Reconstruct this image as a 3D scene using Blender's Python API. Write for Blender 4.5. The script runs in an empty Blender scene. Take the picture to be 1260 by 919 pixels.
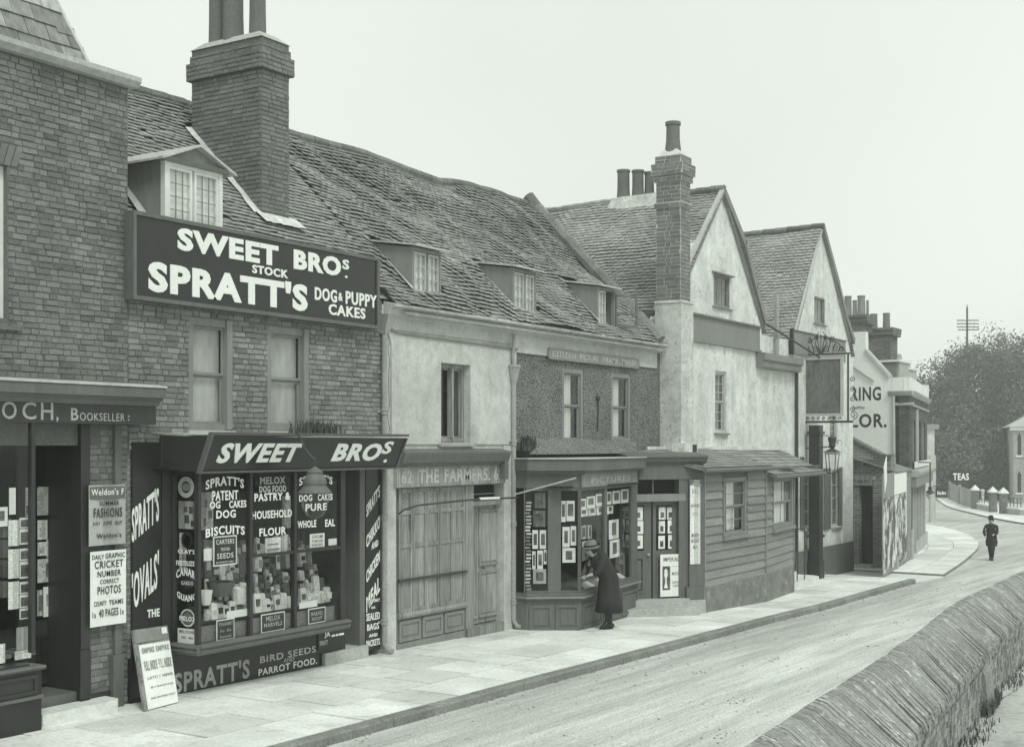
import bpy, math, random
from math import sin, cos, pi, radians, atan2, sqrt, floor
from mathutils import Vector, Matrix, noise
random.seed(7)
S = bpy.context.scene
COL = S.collection
# ------------------------------------------------------------------ camera
FPX, HOR, CXP = 1598.0, 548.0, 630.0
ANG = atan2(1010, 1598)
CAM = Vector((0, -12.5, 3.3))
FW = Vector((cos(ANG), sin(ANG), 0)); RT = Vector((sin(ANG), -cos(ANG), 0))
cd = bpy.data.cameras.new('camera'); cam = bpy.data.objects.new('camera', cd); COL.objects.link(cam)
cam.location = CAM; cam.rotation_euler = (pi/2, 0, ANG - pi/2)
cd.sensor_width = 36; cd.lens = 36*FPX/1260; cd.shift_y = (HOR-459.5)/1260
cd.clip_start = .1; cd.clip_end = 2000
S.camera = cam
# ------------------------------------------------------------------ world, sun, exposure
TINT = (.93, 1.0, .92)
w = bpy.data.worlds.new('World'); S.world = w; w.use_nodes = True
nt = w.node_tree; nt.nodes.clear()
sky = nt.nodes.new('ShaderNodeTexSky'); sky.sky_type = 'NISHITA'; sky.sun_disc = False
SUN_EL, SUN_AZ = radians(52), radians(215)      # compass angle from +Y, clockwise
sky.sun_elevation = SUN_EL; sky.sun_rotation = SUN_AZ; sky.dust_density = 4; sky.air_density = 1
bw = nt.nodes.new('ShaderNodeRGBToBW'); nt.links.new(sky.outputs[0], bw.inputs[0])
mx = nt.nodes.new('ShaderNodeMix'); mx.data_type = 'FLOAT'; mx.inputs[0].default_value = .86
nt.links.new(bw.outputs[0], mx.inputs[2]); mx.inputs[3].default_value = 9.5
tc = nt.nodes.new('ShaderNodeTexCoord'); cn_ = nt.nodes.new('ShaderNodeTexNoise'); cn_.inputs['Scale'].default_value = 1.6; cn_.inputs['Detail'].default_value = 3
nt.links.new(tc.outputs['Generated'], cn_.inputs['Vector']); mr_ = nt.nodes.new('ShaderNodeMapRange'); nt.links.new(cn_.outputs[0], mr_.inputs[0])
for i_, q_ in enumerate((.3, .7, 8.7, 10.1)): mr_.inputs[i_+1].default_value = q_
nt.links.new(mr_.outputs[0], mx.inputs[3])      # overcast veil
vm = nt.nodes.new('ShaderNodeVectorMath'); vm.operation = 'SCALE'; vm.inputs[0].default_value = TINT
nt.links.new(mx.outputs[0], vm.inputs['Scale'])
bg = nt.nodes.new('ShaderNodeBackground'); bg.inputs[1].default_value = .1
nt.links.new(vm.outputs[0], bg.inputs[0])
wo = nt.nodes.new('ShaderNodeOutputWorld'); nt.links.new(bg.outputs[0], wo.inputs[0])
sd = bpy.data.lights.new('sun', 'SUN'); sd.energy = 1.5; sd.angle = radians(18); sd.color = (.96, 1, .93)
sun = bpy.data.objects.new('sun', sd); COL.objects.link(sun)
sdir = Vector((sin(SUN_AZ)*cos(SUN_EL), cos(SUN_AZ)*cos(SUN_EL), sin(SUN_EL)))
sun.rotation_euler = sdir.to_track_quat('Z', 'Y').to_euler()
sun.location = (0, -20, 30)
S.view_settings.view_transform = 'Standard'; S.view_settings.look = 'None'
S.view_settings.exposure = .08; S.view_settings.gamma = 1
try: S.view_settings.use_curve_mapping = False
except Exception: pass
try: S.cycles.volume_bounces = 2
except Exception: pass
S.render.resolution_x = 1024; S.render.resolution_y = 746
# ------------------------------------------------------------------ pixel -> place helpers (photograph pixels, 1260 x 919)
def ray(px, py): return FW + RT*((px-CXP)/FPX) + Vector((0, 0, (HOR-py)/FPX))
def proj(p):
    d = Vector(p)-CAM; Z = d.dot(FW)
    return (CXP+FPX*d.dot(RT)/Z, HOR-FPX*d.z/Z, Z) if Z > .1 else (-999, -999, Z)
GP = [(-30,.5),(8,.05),(12,0),(16,-.05),(20,-.12),(25,-.25),(28,-.36),(39,-.57),(50,-.75),(75,-1.05),(110,-1.5),(160,-2.1),(900,-4)]
def gz(x):
    for (a,b),(c,d) in zip(GP, GP[1:]):
        if x <= c: return b+(d-b)*(x-a)/(c-a)
    return -4
def onG(px, py, off=0):
    z = 0
    for i in range(50):
        d = ray(px, py); t = (z-CAM.z)/d.z; p = CAM+d*t; z = .5*z+.5*(gz(p.x)+off)
    return p
class Fr:
    """vertical plane frame: a along it, d outward to the street, z up"""
    def __init__(s, p0, p1=None):
        s.o = Vector((p0[0], p0[1], 0))
        v = Vector((p1[0]-p0[0], p1[1]-p0[1], 0)) if p1 else Vector((1,0,0))
        s.len = v.length; s.r = v.normalized(); s.n = Vector((s.r.y, -s.r.x, 0))
    def P(s, a, d, z): return s.o+s.r*a+s.n*d+Vector((0,0,z))
    def pix(s, px, py, d=0):
        r = ray(px, py); t = (s.o+s.n*d-CAM).dot(s.n)/r.dot(s.n); p = CAM+r*t
        return ((p-s.o).dot(s.r), p.z)
    def X(s, px, d=0): return s.pix(px, 548, d)[0]
    def Z(s, px, py, d=0): return s.pix(px, py, d)[1]
    def R(s, l, r, t, b, d=0): return s.X(l,d), s.X(r,d), s.Z(l,b,d), s.Z(l,t,d)
W = Fr((0,0))
# ------------------------------------------------------------------ scene objects
WL = {}
def tag(o, label=None, cat=None, group=None, kind=None):
    if label: o['label'] = label
    if cat: o['category'] = cat
    if group: o['group'] = group
    if kind: o['kind'] = kind
    return o
def T(name, loc, label, cat, group=None, kind=None):
    o = bpy.data.objects.new(name, None); COL.objects.link(o); o.empty_display_size = .3
    o.location = loc; WL[o] = Vector(loc)
    return tag(o, label, cat, group, kind)
def link(name, me, loc, parent=None):
    o = bpy.data.objects.new(name, me); COL.objects.link(o)
    loc = Vector(loc); WL[o] = loc
    if parent: o.parent = parent; o.location = loc-WL[parent]
    else: o.location = loc
    return o
class MB:
    def __init__(s): s.v = []; s.f = []; s.sm = False
    def raw(s, vs, fs):
        n = len(s.v); s.v += [Vector(v) for v in vs]; s.f += [tuple(i+n for i in f) for f in fs]; return s
    def quad(s, a, b, c, d): return s.raw([a,b,c,d], [(0,1,2,3)])
    def box(s, a0, a1, d0, d1, z0, z1, fr=W):
        P = fr.P
        return s.raw([P(a0,d0,z0),P(a1,d0,z0),P(a1,d1,z0),P(a0,d1,z0),P(a0,d0,z1),P(a1,d0,z1),P(a1,d1,z1),P(a0,d1,z1)],
                     [(0,1,2,3),(7,6,5,4),(0,4,5,1),(1,5,6,2),(2,6,7,3),(3,7,4,0)])
    def prism(s, pts, d0, d1, fr=W):            # polygon in (a,z), thickness d0..d1
        n = len(pts)
        return s.raw([fr.P(a,d0,z) for a,z in pts]+[fr.P(a,d1,z) for a,z in pts],
                     [tuple(range(n-1,-1,-1)), tuple(range(n,2*n))]+[(i,(i+1)%n,n+(i+1)%n,n+i) for i in range(n)])
    def prof(s, pts, a0, a1, fr=W):             # moulding: profile in (d,z) swept a0..a1
        n = len(pts)
        return s.raw([fr.P(a0,d,z) for d,z in pts]+[fr.P(a1,d,z) for d,z in pts],
                     [tuple(range(n)), tuple(range(2*n-1,n-1,-1))]+[(i,n+i,n+(i+1)%n,(i+1)%n) for i in range(n)])
    def slab(s, poly, th):                      # any planar polygon given a downward thickness
        n = len(poly); q = [Vector(p) for p in poly]
        return s.raw(q+[p-Vector((0,0,th)) for p in q], [tuple(range(n)), tuple(range(2*n-1,n-1,-1))]+[(i,n+i,n+(i+1)%n,(i+1)%n) for i in range(n)])
    def tube(s, pts, r, n=8, r1=None):
        pts = [Vector(p) for p in pts]; k = len(pts); b = len(s.v); vs = []
        for i, p in enumerate(pts):
            t = (pts[min(i+1,k-1)]-pts[max(i-1,0)]).normalized()
            u = t.orthogonal().normalized() if i == 0 else (u-t*u.dot(t)).normalized()
            v = t.cross(u); rr = r if r1 is None else r+(r1-r)*i/(k-1)
            vs += [p+(u*cos(2*pi*j/n)+v*sin(2*pi*j/n))*rr for j in range(n)]
        fs = [(i*n+j, i*n+(j+1)%n, (i+1)*n+(j+1)%n, (i+1)*n+j) for i in range(k-1) for j in range(n)]
        fs += [tuple(range(n-1,-1,-1)), tuple(range((k-1)*n, k*n))]
        return s.raw(vs, fs)
    def lathe(s, c, prof, n=16):                # prof (r,z)
        c = Vector(c); k = len(prof)
        vs = [c+Vector((r*cos(2*pi*j/n), r*sin(2*pi*j/n), z)) for r,z in prof for j in range(n)]
        fs = [(i*n+j, i*n+(j+1)%n, (i+1)*n+(j+1)%n, (i+1)*n+j) for i in range(k-1) for j in range(n)]
        return s.raw(vs, fs+[tuple(range(n-1,-1,-1)), tuple(range((k-1)*n, k*n))])
    def mesh(s, name, mat, c):
        me = bpy.data.meshes.new(name); me.from_pydata([tuple(v-c) for v in s.v], [], s.f)
        if mat: me.materials.append(mat)
        if s.sm: me.polygons.foreach_set('use_smooth', [True]*len(me.polygons))
        me.update(); return me
    def build(s, name, mat, parent=None, label=None, cat=None, group=None, kind=None, base=False):
        lo = Vector([min(v[i] for v in s.v) for i in range(3)]); hi = Vector([max(v[i] for v in s.v) for i in range(3)])
        c = (lo+hi)/2
        if base: c.z = lo.z
        return tag(link(name, s.mesh(name, mat, c), c, parent), label, cat, group, kind)
def bx(name, mat, parent, *a, fr=W, **k): return MB().box(*a, fr=fr).build(name, mat, parent, **k)
# ------------------------------------------------------------------ materials (black-and-white world, one faint tint)
def gcol(v): return (v*.975, v, v*.965, 1)
class NT:
    def __init__(s, name):
        m = bpy.data.materials.new(name); m.use_nodes = True; s.m = m; s.t = m.node_tree; s.t.nodes.clear()
        s.out = s.n('ShaderNodeOutputMaterial'); s.g = s.n('ShaderNodeNewGeometry'); s.pos = s.g.outputs['Position']
    def n(s, t, **k):
        x = s.t.nodes.new(t)
        for a, b in k.items(): setattr(x, a, b)
        return x
    def l(s, a, b): s.t.links.new(a, b)
    def put(s, sock, v):
        if hasattr(v, 'links'): s.l(v, sock)
        else: sock.default_value = v
    def math(s, op, a, b=0., c=0., clamp=False):
        x = s.n('ShaderNodeMath', operation=op, use_clamp=clamp)
        for i, v in enumerate((a,b,c)): s.put(x.inputs[i], v)
        return x.outputs[0]
    def map(s, sc, vec=None):
        x = s.n('ShaderNodeMapping'); x.inputs['Scale'].default_value = sc; s.l(vec or s.pos, x.inputs[0]); return x.outputs[0]
    def noise(s, scale, detail=3., sc=(1,1,1), vec=None, rough=.55, dist=0.):
        x = s.n('ShaderNodeTexNoise'); x.inputs['Scale'].default_value = scale; x.inputs['Detail'].default_value = detail
        x.inputs['Roughness'].default_value = rough; x.inputs['Distortion'].default_value = dist
        s.l(s.map(sc, vec), x.inputs['Vector']); return x.outputs[0]
    def ramp(s, v, a, b, o0=0., o1=1.):
        x = s.n('ShaderNodeMapRange'); s.l(v, x.inputs[0])
        for i, q in enumerate((a,b,o0,o1)): x.inputs[i+1].default_value = q
        return x.outputs[0]
    def vary(s, base, n, amt):                  # base*(1+amt*(n-.5)*2)
        return s.math('MULTIPLY', base, s.math('MULTIPLY_ADD', n, 2*amt, 1-amt))
    def bsdf(s, val, rough=.85, bump=None, bs=.3, bd=.02, spec=.3, metal=0.):
        p = s.n('ShaderNodeBsdfPrincipled')
        c = s.n('ShaderNodeCombineColor')
        s.l(s.math('MULTIPLY', val, .975), c.inputs[0]); s.l(s.math('MULTIPLY', val, 1.), c.inputs[1]); s.l(s.math('MULTIPLY', val, .965), c.inputs[2])
        s.l(c.outputs[0], p.inputs['Base Color']); s.put(p.inputs['Roughness'], rough)
        p.inputs['Specular IOR Level'].default_value = spec; p.inputs['Metallic'].default_value = metal
        if bump is not None:
            b = s.n('ShaderNodeBump'); b.inputs['Strength'].default_value = bs; b.inputs['Distance'].default_value = bd
            s.l(bump, b.inputs['Height']); s.l(b.outputs[0], p.inputs['Normal'])
        s.l(p.outputs[0], s.out.inputs[0]); s.p = p; return s.m
def mk(name, v, rough=.85, big=.15, bigs=1.2, fine=.12, fines=25, isl=0., bs=.3, bd=.01, sc=(1,1,1), spec=.3, metal=0., spot=0., spots=3., spotv=.5):
    q = NT(name); val = q.math('ADD', v, 0.)
    n1 = q.noise(bigs, 4, sc); n2 = q.noise(fines, 5, sc)
    val = q.vary(val, q.ramp(n1, .25, .75), big); val = q.vary(val, q.ramp(n2, .25, .75), fine)
    if isl:
        oi = q.n('ShaderNodeObjectInfo')
        r = q.math('FRACT', q.math('ADD', q.g.outputs['Random Per Island'], oi.outputs['Random']))
        val = q.vary(val, r, isl)
    if spot:
        m = q.ramp(q.noise(spots, 6, sc, rough=.65), .56, .64)
        val = q.math('MULTIPLY', val, q.ramp(m, 0, 1, 1, spotv))
    return q.bsdf(val, rough, n2, bs, bd, spec, metal)
M = {}
M['brick'] = mk('brick', .185, isl=.26, big=.18, bigs=1.6, fine=.28, fines=60, bs=.6, bd=.006, spot=1, spots=9, spotv=.72)
M['brick_light'] = mk('brick_light', .215, isl=.30, big=.22, fine=.22, fines=60, bs=.6, bd=.006)
M['mortar'] = mk('mortar', .15, fine=.3, fines=30, bs=.5)
M['mortar_pale'] = mk('mortar_pale', .5, fine=.2, fines=30, bs=.4)
M['brick_stack'] = mk('brick_stack', .18, isl=.18, fine=.2, fines=60, bs=.6, bd=.006)
M['tile'] = mk('tile', .29, isl=.13, big=.24, bigs=.6, fine=.22, fines=22, bs=.4, bd=.008, spot=1, spots=6, spotv=1.3)
M['tile_pub'] = mk('tile_pub', .32, isl=.14, big=.25, bigs=.8, fine=.25, fines=18, bs=.5, bd=.01)
M['slate'] = mk('slate', .3, isl=.4, big=.2, fine=.35, fines=12, sc=(1,1,.3), bs=.4, rough=.6)
M['slate_mid'] = mk('slate_mid', .25, isl=.22, big=.15, fine=.2, fines=15, bs=.3, rough=.6)
M['ridge'] = mk('ridge', .18, isl=.25, big=.25, bigs=3, fine=.3, fines=20, bs=.6)
M['cement'] = mk('cement', .62, big=.25, bigs=3, fine=.25, fines=15, bs=.7, bd=.02)
M['stone'] = mk('stone', .42, big=.15, fine=.2, fines=18, bs=.4)
M['stone_pale'] = mk('stone_pale', .7, big=.12, bigs=4, fine=.15, fines=18, bs=.4)
M['plinth_render'] = mk('plinth_render', .2, big=.3, bigs=3, fine=.25, fines=18, bs=.4, spot=1, spots=4, spotv=1.5)
M['slab'] = mk('slab', .72, isl=.12, big=.2, bigs=.9, fine=.16, fines=22, bs=.3, bd=.008, spot=1, spots=3.5, spotv=.86)
M['kerb'] = mk('kerb', .24, isl=.12, big=.25, bigs=2, fine=.3, fines=25, bs=.6)
M['paint_dark'] = mk('paint_dark', .032, rough=.45, big=.2, fine=.2, fines=9, sc=(1,1,.3), bs=.1, spec=.5)
M['paint_black'] = mk('paint_black', .02, rough=.28, big=.2, fine=.15, fines=9, bs=.05, spec=.5)
M['paint_mid'] = mk('paint_mid', .135, rough=.6, big=.15, fine=.15, fines=14, sc=(1,1,.25), bs=.15)
M['paint_grey'] = mk('paint_grey', .24, rough=.7, big=.14, fine=.14, fines=12, sc=(1,1,.2), bs=.2)
M['paint_light'] = mk('paint_light', .46, rough=.6, big=.1, fine=.1, fines=12, bs=.15)
M['paint_white'] = mk('paint_white', .74, rough=.6, big=.08, fine=.08, fines=12, bs=.1)
M['wood_worn'] = mk('wood_worn', .27, rough=.8, isl=.14, big=.32, bigs=2.2, fine=.4, fines=16, sc=(3,3,.16), bs=.5, bd=.006, spot=1, spots=5, spotv=.6)
M['board'] = mk('board', .235, rough=.75, isl=.16, big=.2, bigs=1.5, fine=.25, fines=14, sc=(.35,.35,4), bs=.4, bd=.006)
M['sign_weathered'] = mk('sign_weathered', .16, rough=.7, big=.25, bigs=2.5, fine=.3, fines=14, sc=(1,1,.4), bs=.2)
M['lead'] = mk('lead', .5, rough=.6, big=.2, bigs=2, fine=.2, fines=12, bs=.3)
M['iron'] = mk('iron', .06, rough=.6, big=.2, fine=.3, fines=40, bs=.3)
M['pipe'] = mk('pipe', .33, rough=.6, big=.2, bigs=2, fine=.2, fines=30, bs=.3)
M['pot'] = mk('pot', .15, rough=.8, isl=.15, big=.2, fine=.2, fines=30, bs=.3)
M['pot_far'] = mk('pot_far', .22, rough=.8, isl=.15, big=.2, fine=.2, fines=30, bs=.3)
M['letter'] = mk('letter', .84, rough=.5, big=.04, fine=.05, bs=.05)
M['letter_worn'] = mk('letter_worn', .55, rough=.7, big=.2, bigs=3, fine=.3, fines=30, bs=.1)
M['letter_gilt'] = mk('letter_gilt', .4, rough=.5, big=.15, fine=.2, fines=30, bs=.1)
M['letter_faint'] = mk('letter_faint', .44, rough=.8, big=.15, fine=.3, fines=30, sc=(1,1,.2), bs=.2)
M['ink'] = mk('ink', .05, rough=.8, big=.1, fine=.1, bs=.05)
M['ink_pale'] = mk('ink_pale', .28, rough=.8, big=.1, fine=.1, bs=.05)
M['paper'] = mk('paper', .82, rough=.8, big=.05, fine=.06, fines=15, bs=.1)
M['paper_grey'] = mk('paper_grey', .42, rough=.8, big=.1, fine=.15, fines=25, isl=.2, bs=.1)
M['goods_mid'] = mk('goods_mid', .42, rough=.8, isl=.6, big=.2, fine=.5, fines=45, bs=.1)
M['goods_pale'] = mk('goods_pale', .74, rough=.8, isl=.25, big=.1, fine=.35, fines=50, bs=.1)
M['goods_dark'] = mk('goods_dark', .14, rough=.6, isl=.4, big=.1, fine=.4, fines=50, bs=.1)
M['interior_shade'] = mk('interior_shade', .018, rough=.9, big=.2, fine=.2, bs=.05)  # near-black colour stands in for the shade inside rooms
M['blind'] = mk('blind', .42, rough=.9, big=.22, bigs=2.5, fine=.1, fines=10, sc=(1,1,.4), bs=.1)
M['bright_backing'] = mk('bright_backing', .85, rough=.9, big=.12, fine=.15, fines=14, sc=(4,4,.1), bs=.2)  # white for sheets that brighten the dormer panes
M['curtain'] = mk('curtain', .62, rough=.9, big=.15, fine=.3, fines=14, sc=(4,4,.1), bs=.4)
M['cloth_dark'] = mk('cloth_dark', .035, rough=.95, big=.2, fine=.25, fines=60, bs=.3)
M['cloth_pale'] = mk('cloth_pale', .17, rough=.95, big=.2, fine=.2, fines=60, bs=.3)
M['skin'] = mk('skin', .42, rough=.6, big=.05, fine=.05, bs=.05)
M['shoe'] = mk('shoe', .02, rough=.4, big=.1, fine=.1, bs=.05)
M['bark'] = mk('bark', .1, rough=.95, big=.2, fine=.4, fines=9, sc=(1,1,.3), bs=.6, bd=.03)
M['white_wall'] = mk('white_wall', .74, rough=.9, big=.1, bigs=.7, fine=.07, fines=14, sc=(1,1,.5), bs=.3)
M['far_stone'] = mk('far_stone', .34, rough=.9, big=.12, fine=.2, fines=6, bs=.2)
M['timber_fence'] = mk('timber_fence', .3, isl=.2, big=.2, fine=.3, fines=6, sc=(2,2,.2), bs=.3)
M['coping'] = mk('coping', .27, isl=.2, big=.28, bigs=1.4, fine=.35, fines=28, bs=.7, bd=.008, spot=1, spots=7, spotv=1.7)
M['wall_brick'] = mk('wall_brick', .26, isl=.35, big=.3, bigs=1.5, fine=.35, fines=28, bs=.7, bd=.008)
def m_plaster(name, v, patch, pv, sc=1.):
    q = NT(name); n1 = q.noise(1.1*sc, 6, (1,1,.6)); n2 = q.noise(22, 5); val = q.math('ADD', v, 0.)
    val = q.vary(val, q.ramp(n1, .25, .75), .22); val = q.vary(val, q.ramp(n2, .2, .8), .12); val = q.vary(val, q.ramp(q.noise(5, 6, rough=.7), .35, .7), .14)
    m = q.ramp(q.noise(2.6*sc, 8, (1,1,.75), rough=.72, dist=.3), patch, patch+.05)
    m2 = q.ramp(q.noise(14, 6, rough=.7), .5, .6); m = q.math('MULTIPLY', m, m2)
    val = q.math('MULTIPLY', val, q.ramp(m, 0, 1, 1, pv))
    st = q.ramp(q.noise(3.2, 5, (1,1,.12)), .5, .8, 1, .8); val = q.math('MULTIPLY', val, st)
    h = q.math('SUBTRACT', q.math('ADD', n2, q.math('MULTIPLY', n1, 2.)), q.math('MULTIPLY', m, .8))
    return q.bsdf(val, .9, h, .5, .012)
M['plaster'] = m_plaster('plaster', .54, .62, .75)
M['plaster_white'] = m_plaster('plaster_white', .68, .53, .7, 1.2)
M['plaster_stack'] = m_plaster('plaster_stack', .6, .5, .66, 2.)
def m_roughcast():
    q = NT('roughcast'); v = q.n('ShaderNodeTexVoronoi'); v.inputs['Scale'].default_value = 34; q.l(q.pos, v.inputs['Vector'])
    n = q.noise(55, 4); big = q.noise(1.3, 5)
    val = q.math('MULTIPLY', q.ramp(v.outputs['Distance'], 0., .75, .39, .12), 1.)
    val = q.vary(val, q.ramp(n, .25, .75), .35); val = q.vary(val, q.ramp(big, .3, .7), .22)
    return q.bsdf(val, .95, q.math('SUBTRACT', q.math('MULTIPLY', n, .4), v.outputs['Distance']), 1., .03)
M['roughcast'] = m_roughcast()
def m_brickwork(name, v, mort, contrast=1.):
    q = NT(name); s = q.n('ShaderNodeSeparateXYZ'); q.l(q.pos, s.inputs[0]); c = q.n('ShaderNodeCombineXYZ')
    q.l(q.math('ADD', s.outputs[0], s.outputs[1]), c.inputs[0]); q.l(s.outputs[2], c.inputs[1])
    b = q.n('ShaderNodeTexBrick'); q.l(c.outputs[0], b.inputs['Vector']); b.inputs['Scale'].default_value = 1
    b.inputs['Brick Width'].default_value = .23; b.inputs['Row Height'].default_value = .078; b.inputs['Mortar Size'].default_value = .009
    b.inputs['Color1'].default_value = gcol(v*.75); b.inputs['Color2'].default_value = gcol(v*1.25); b.inputs['Mortar'].default_value = gcol(mort)
    bwn = q.n('ShaderNodeRGBToBW'); q.l(b.outputs[0], bwn.inputs[0])
    val = q.vary(bwn.outputs[0], q.ramp(q.noise(1.2, 5), .25, .75), .2); n2 = q.noise(30, 4); val = q.vary(val, n2, .2)
    return q.bsdf(val, .9, q.math('SUBTRACT', n2, b.outputs['Fac']), .6, .01)
M['brickwork'] = m_brickwork('brickwork', .21, .38)
M['brickwork_far'] = m_brickwork('brickwork_far', .13, .2)
M['brickwork_red'] = m_brickwork('brickwork_red', .085, .12)
def m_road():
    q = NT('road_dust'); val = q.math('ADD', .60, 0.)
    a = q.noise(2.2, 6, (.10, 1.5, 1)); b = q.noise(7, 6, (.16, 2.2, 1)); c = q.noise(35, 6, (.6, 1, 1)); d = q.noise(.35, 4, (.4,1,1))
    val = q.vary(val, q.ramp(a, .35, .65), .17); val = q.vary(val, q.ramp(b, .3, .7), .09); val = q.vary(val, q.ramp(c, .25, .75), .22); val = q.vary(val, q.ramp(q.noise(90, 4), .3, .7), .3)
    val = q.vary(val, q.ramp(d, .3, .7), .14)
    sp = q.ramp(q.noise(16, 3, (.6,1,1)), .66, .7, 1, .62); val = q.math('MULTIPLY', val, sp)
    sxy = q.n('ShaderNodeSeparateXYZ'); q.l(q.pos, sxy.inputs[0])
    edge = q.ramp(sxy.outputs[1], -5.2, -3.2, 1, .78)       # darker towards the kerb
    val = q.math('MULTIPLY', val, edge)
    h = q.math('ADD', q.math('MULTIPLY', b, 1.2), c)
    return q.bsdf(val, .95, h, .9, .02)
M['road'] = m_road()
M['litter'] = mk('litter', .16, isl=.7, fine=.3, fines=60)
M['ground'] = mk('ground', .5, big=.2, bigs=.6, fine=.2, fines=12, bs=.5, bd=.02, spot=1, spots=2.5, spotv=.75)
def m_leaf(name, v, lo=.6, hi=1.5):
    q = NT(name); r = q.ramp(q.g.outputs['Random Per Island'], 0, 1, lo, hi)
    val = q.math('MULTIPLY', q.math('ADD', v, 0.), r); val = q.vary(val, q.ramp(q.noise(.28, 4), .3, .7), .35)
    m = q.bsdf(val, .8); q.p.inputs['Transmission Weight'].default_value = 0
    return m
M['leaf'] = m_leaf('leaf', .12, .8, 1.2); M['weed'] = m_leaf('weed', .1); M['grass'] = m_leaf('grass', .13)
def m_glass(name, refl=.10, tint=.9):
    q = NT(name); t = q.n('ShaderNodeBsdfTransparent'); t.inputs[0].default_value = (tint, tint, tint, 1)
    g = q.n('ShaderNodeBsdfGlossy'); g.inputs['Roughness'].default_value = .03; g.inputs[0].default_value = gcol(.9)
    f = q.n('ShaderNodeLayerWeight'); f.inputs[0].default_value = .5
    b = q.n('ShaderNodeBump'); b.inputs['Strength'].default_value = .12; b.inputs['Distance'].default_value = .02; q.l(q.noise(2.5, 2), b.inputs['Height'])
    q.l(b.outputs[0], g.inputs['Normal'])
    fac = q.math('MULTIPLY', q.math('MULTIPLY_ADD', q.math('POWER', f.outputs['Facing'], 4.), .8, .05), refl*10, clamp=True)
    x = q.n('ShaderNodeMixShader'); q.l(fac, x.inputs[0]); q.l(t.outputs[0], x.inputs[1]); q.l(g.outputs[0], x.inputs[2])
    q.l(x.outputs[0], q.out.inputs[0]); return q.m
M['glass'] = m_glass('glass', .04, .96); M['glass_sash'] = m_glass('glass_sash', .09, .96)
def m_print(name, paper, ink, sx, sz, th, boxes=0.):
    """newsprint: uneven rows of small dark marks on paper"""
    q = NT(name); s = q.n('ShaderNodeSeparateXYZ'); q.l(q.pos, s.inputs[0]); c = q.n('ShaderNodeCombineXYZ')
    q.l(q.math('ADD', s.outputs[0], s.outputs[1]), c.inputs[0]); q.l(s.outputs[2], c.inputs[1])
    n = q.noise(1, 3, (sx, sz, 1), vec=c.outputs[0]); m = q.ramp(n, th, th+.08)
    big = q.noise(1, 1, (sx*.15, sz*.12, 1), vec=c.outputs[0]); m = q.math('MULTIPLY', m, q.ramp(big, .42, .5))
    val = q.ramp(m, 0, 1, paper, ink)
    return q.bsdf(val, .8)
M['news'] = m_print('newsprint', .6, .12, 60, 90, .5)
M['image'] = mk('image', .12, rough=.6, big=.7, bigs=7, fine=.5, fines=30, bs=.05, isl=.3)
M['image_pale'] = mk('image_pale', .5, rough=.6, big=.5, bigs=8, fine=.4, fines=30, bs=.05, isl=.2)
M['mottled'] = mk('mottled', .2, rough=.9, big=.3, bigs=30, fine=.5, fines=90, bs=.3)
# ------------------------------------------------------------------ lettering
def text(s, a0, a1, z0, z1, d, mat, parent, fr=W, bold=.03, rise=0., arc=0., shear=0., name='lettering', th=.008, serif=False):
    cu = bpy.data.curves.new('t', 'FONT'); cu.body = s; cu.offset = bold*.55; cu.resolution_u = 3; cu.space_character = 1.12
    ob = bpy.data.objects.new('t', cu); me = bpy.data.meshes.new_from_object(ob)
    vs = [v.co.copy() for v in me.vertices]; fs = [tuple(p.vertices) for p in me.polygons]
    bpy.data.objects.remove(ob); bpy.data.curves.remove(cu); bpy.data.meshes.remove(me)
    if not vs: return
    x0 = min(v.x for v in vs); x1 = max(v.x for v in vs); y0 = min(v.y for v in vs); y1 = max(v.y for v in vs)
    out = []
    n = len(vs); sx = (a1-a0)/(x1-x0)
    front = []
    for v in vs:
        u = (v.x-x0)/(x1-x0); t = (v.y-y0)/(y1-y0)
        a = a0+(a1-a0)*u+shear*t*(z1-z0); z = z0+(z1-z0)*t+rise*(a1-a0)*u+arc*(1-(2*u-1)**2)
        front.append((a, z))
    m = MB(); m.raw([fr.P(a, d+th, z) for a, z in front], fs)
    # side walls along boundary edges
    cnt = {}
    for f in fs:
        for i in range(len(f)):
            e = (f[i], f[(i+1)%len(f)]); cnt[e] = 1
    sides = [e for e in cnt if (e[1], e[0]) not in cnt]
    b = len(m.v); m.v += [fr.P(a, d, z) for a, z in front]
    m.f += [(e[1], e[0], b+e[0], b+e[1]) for e in sides]
    return m.build(name, mat, parent)
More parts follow.
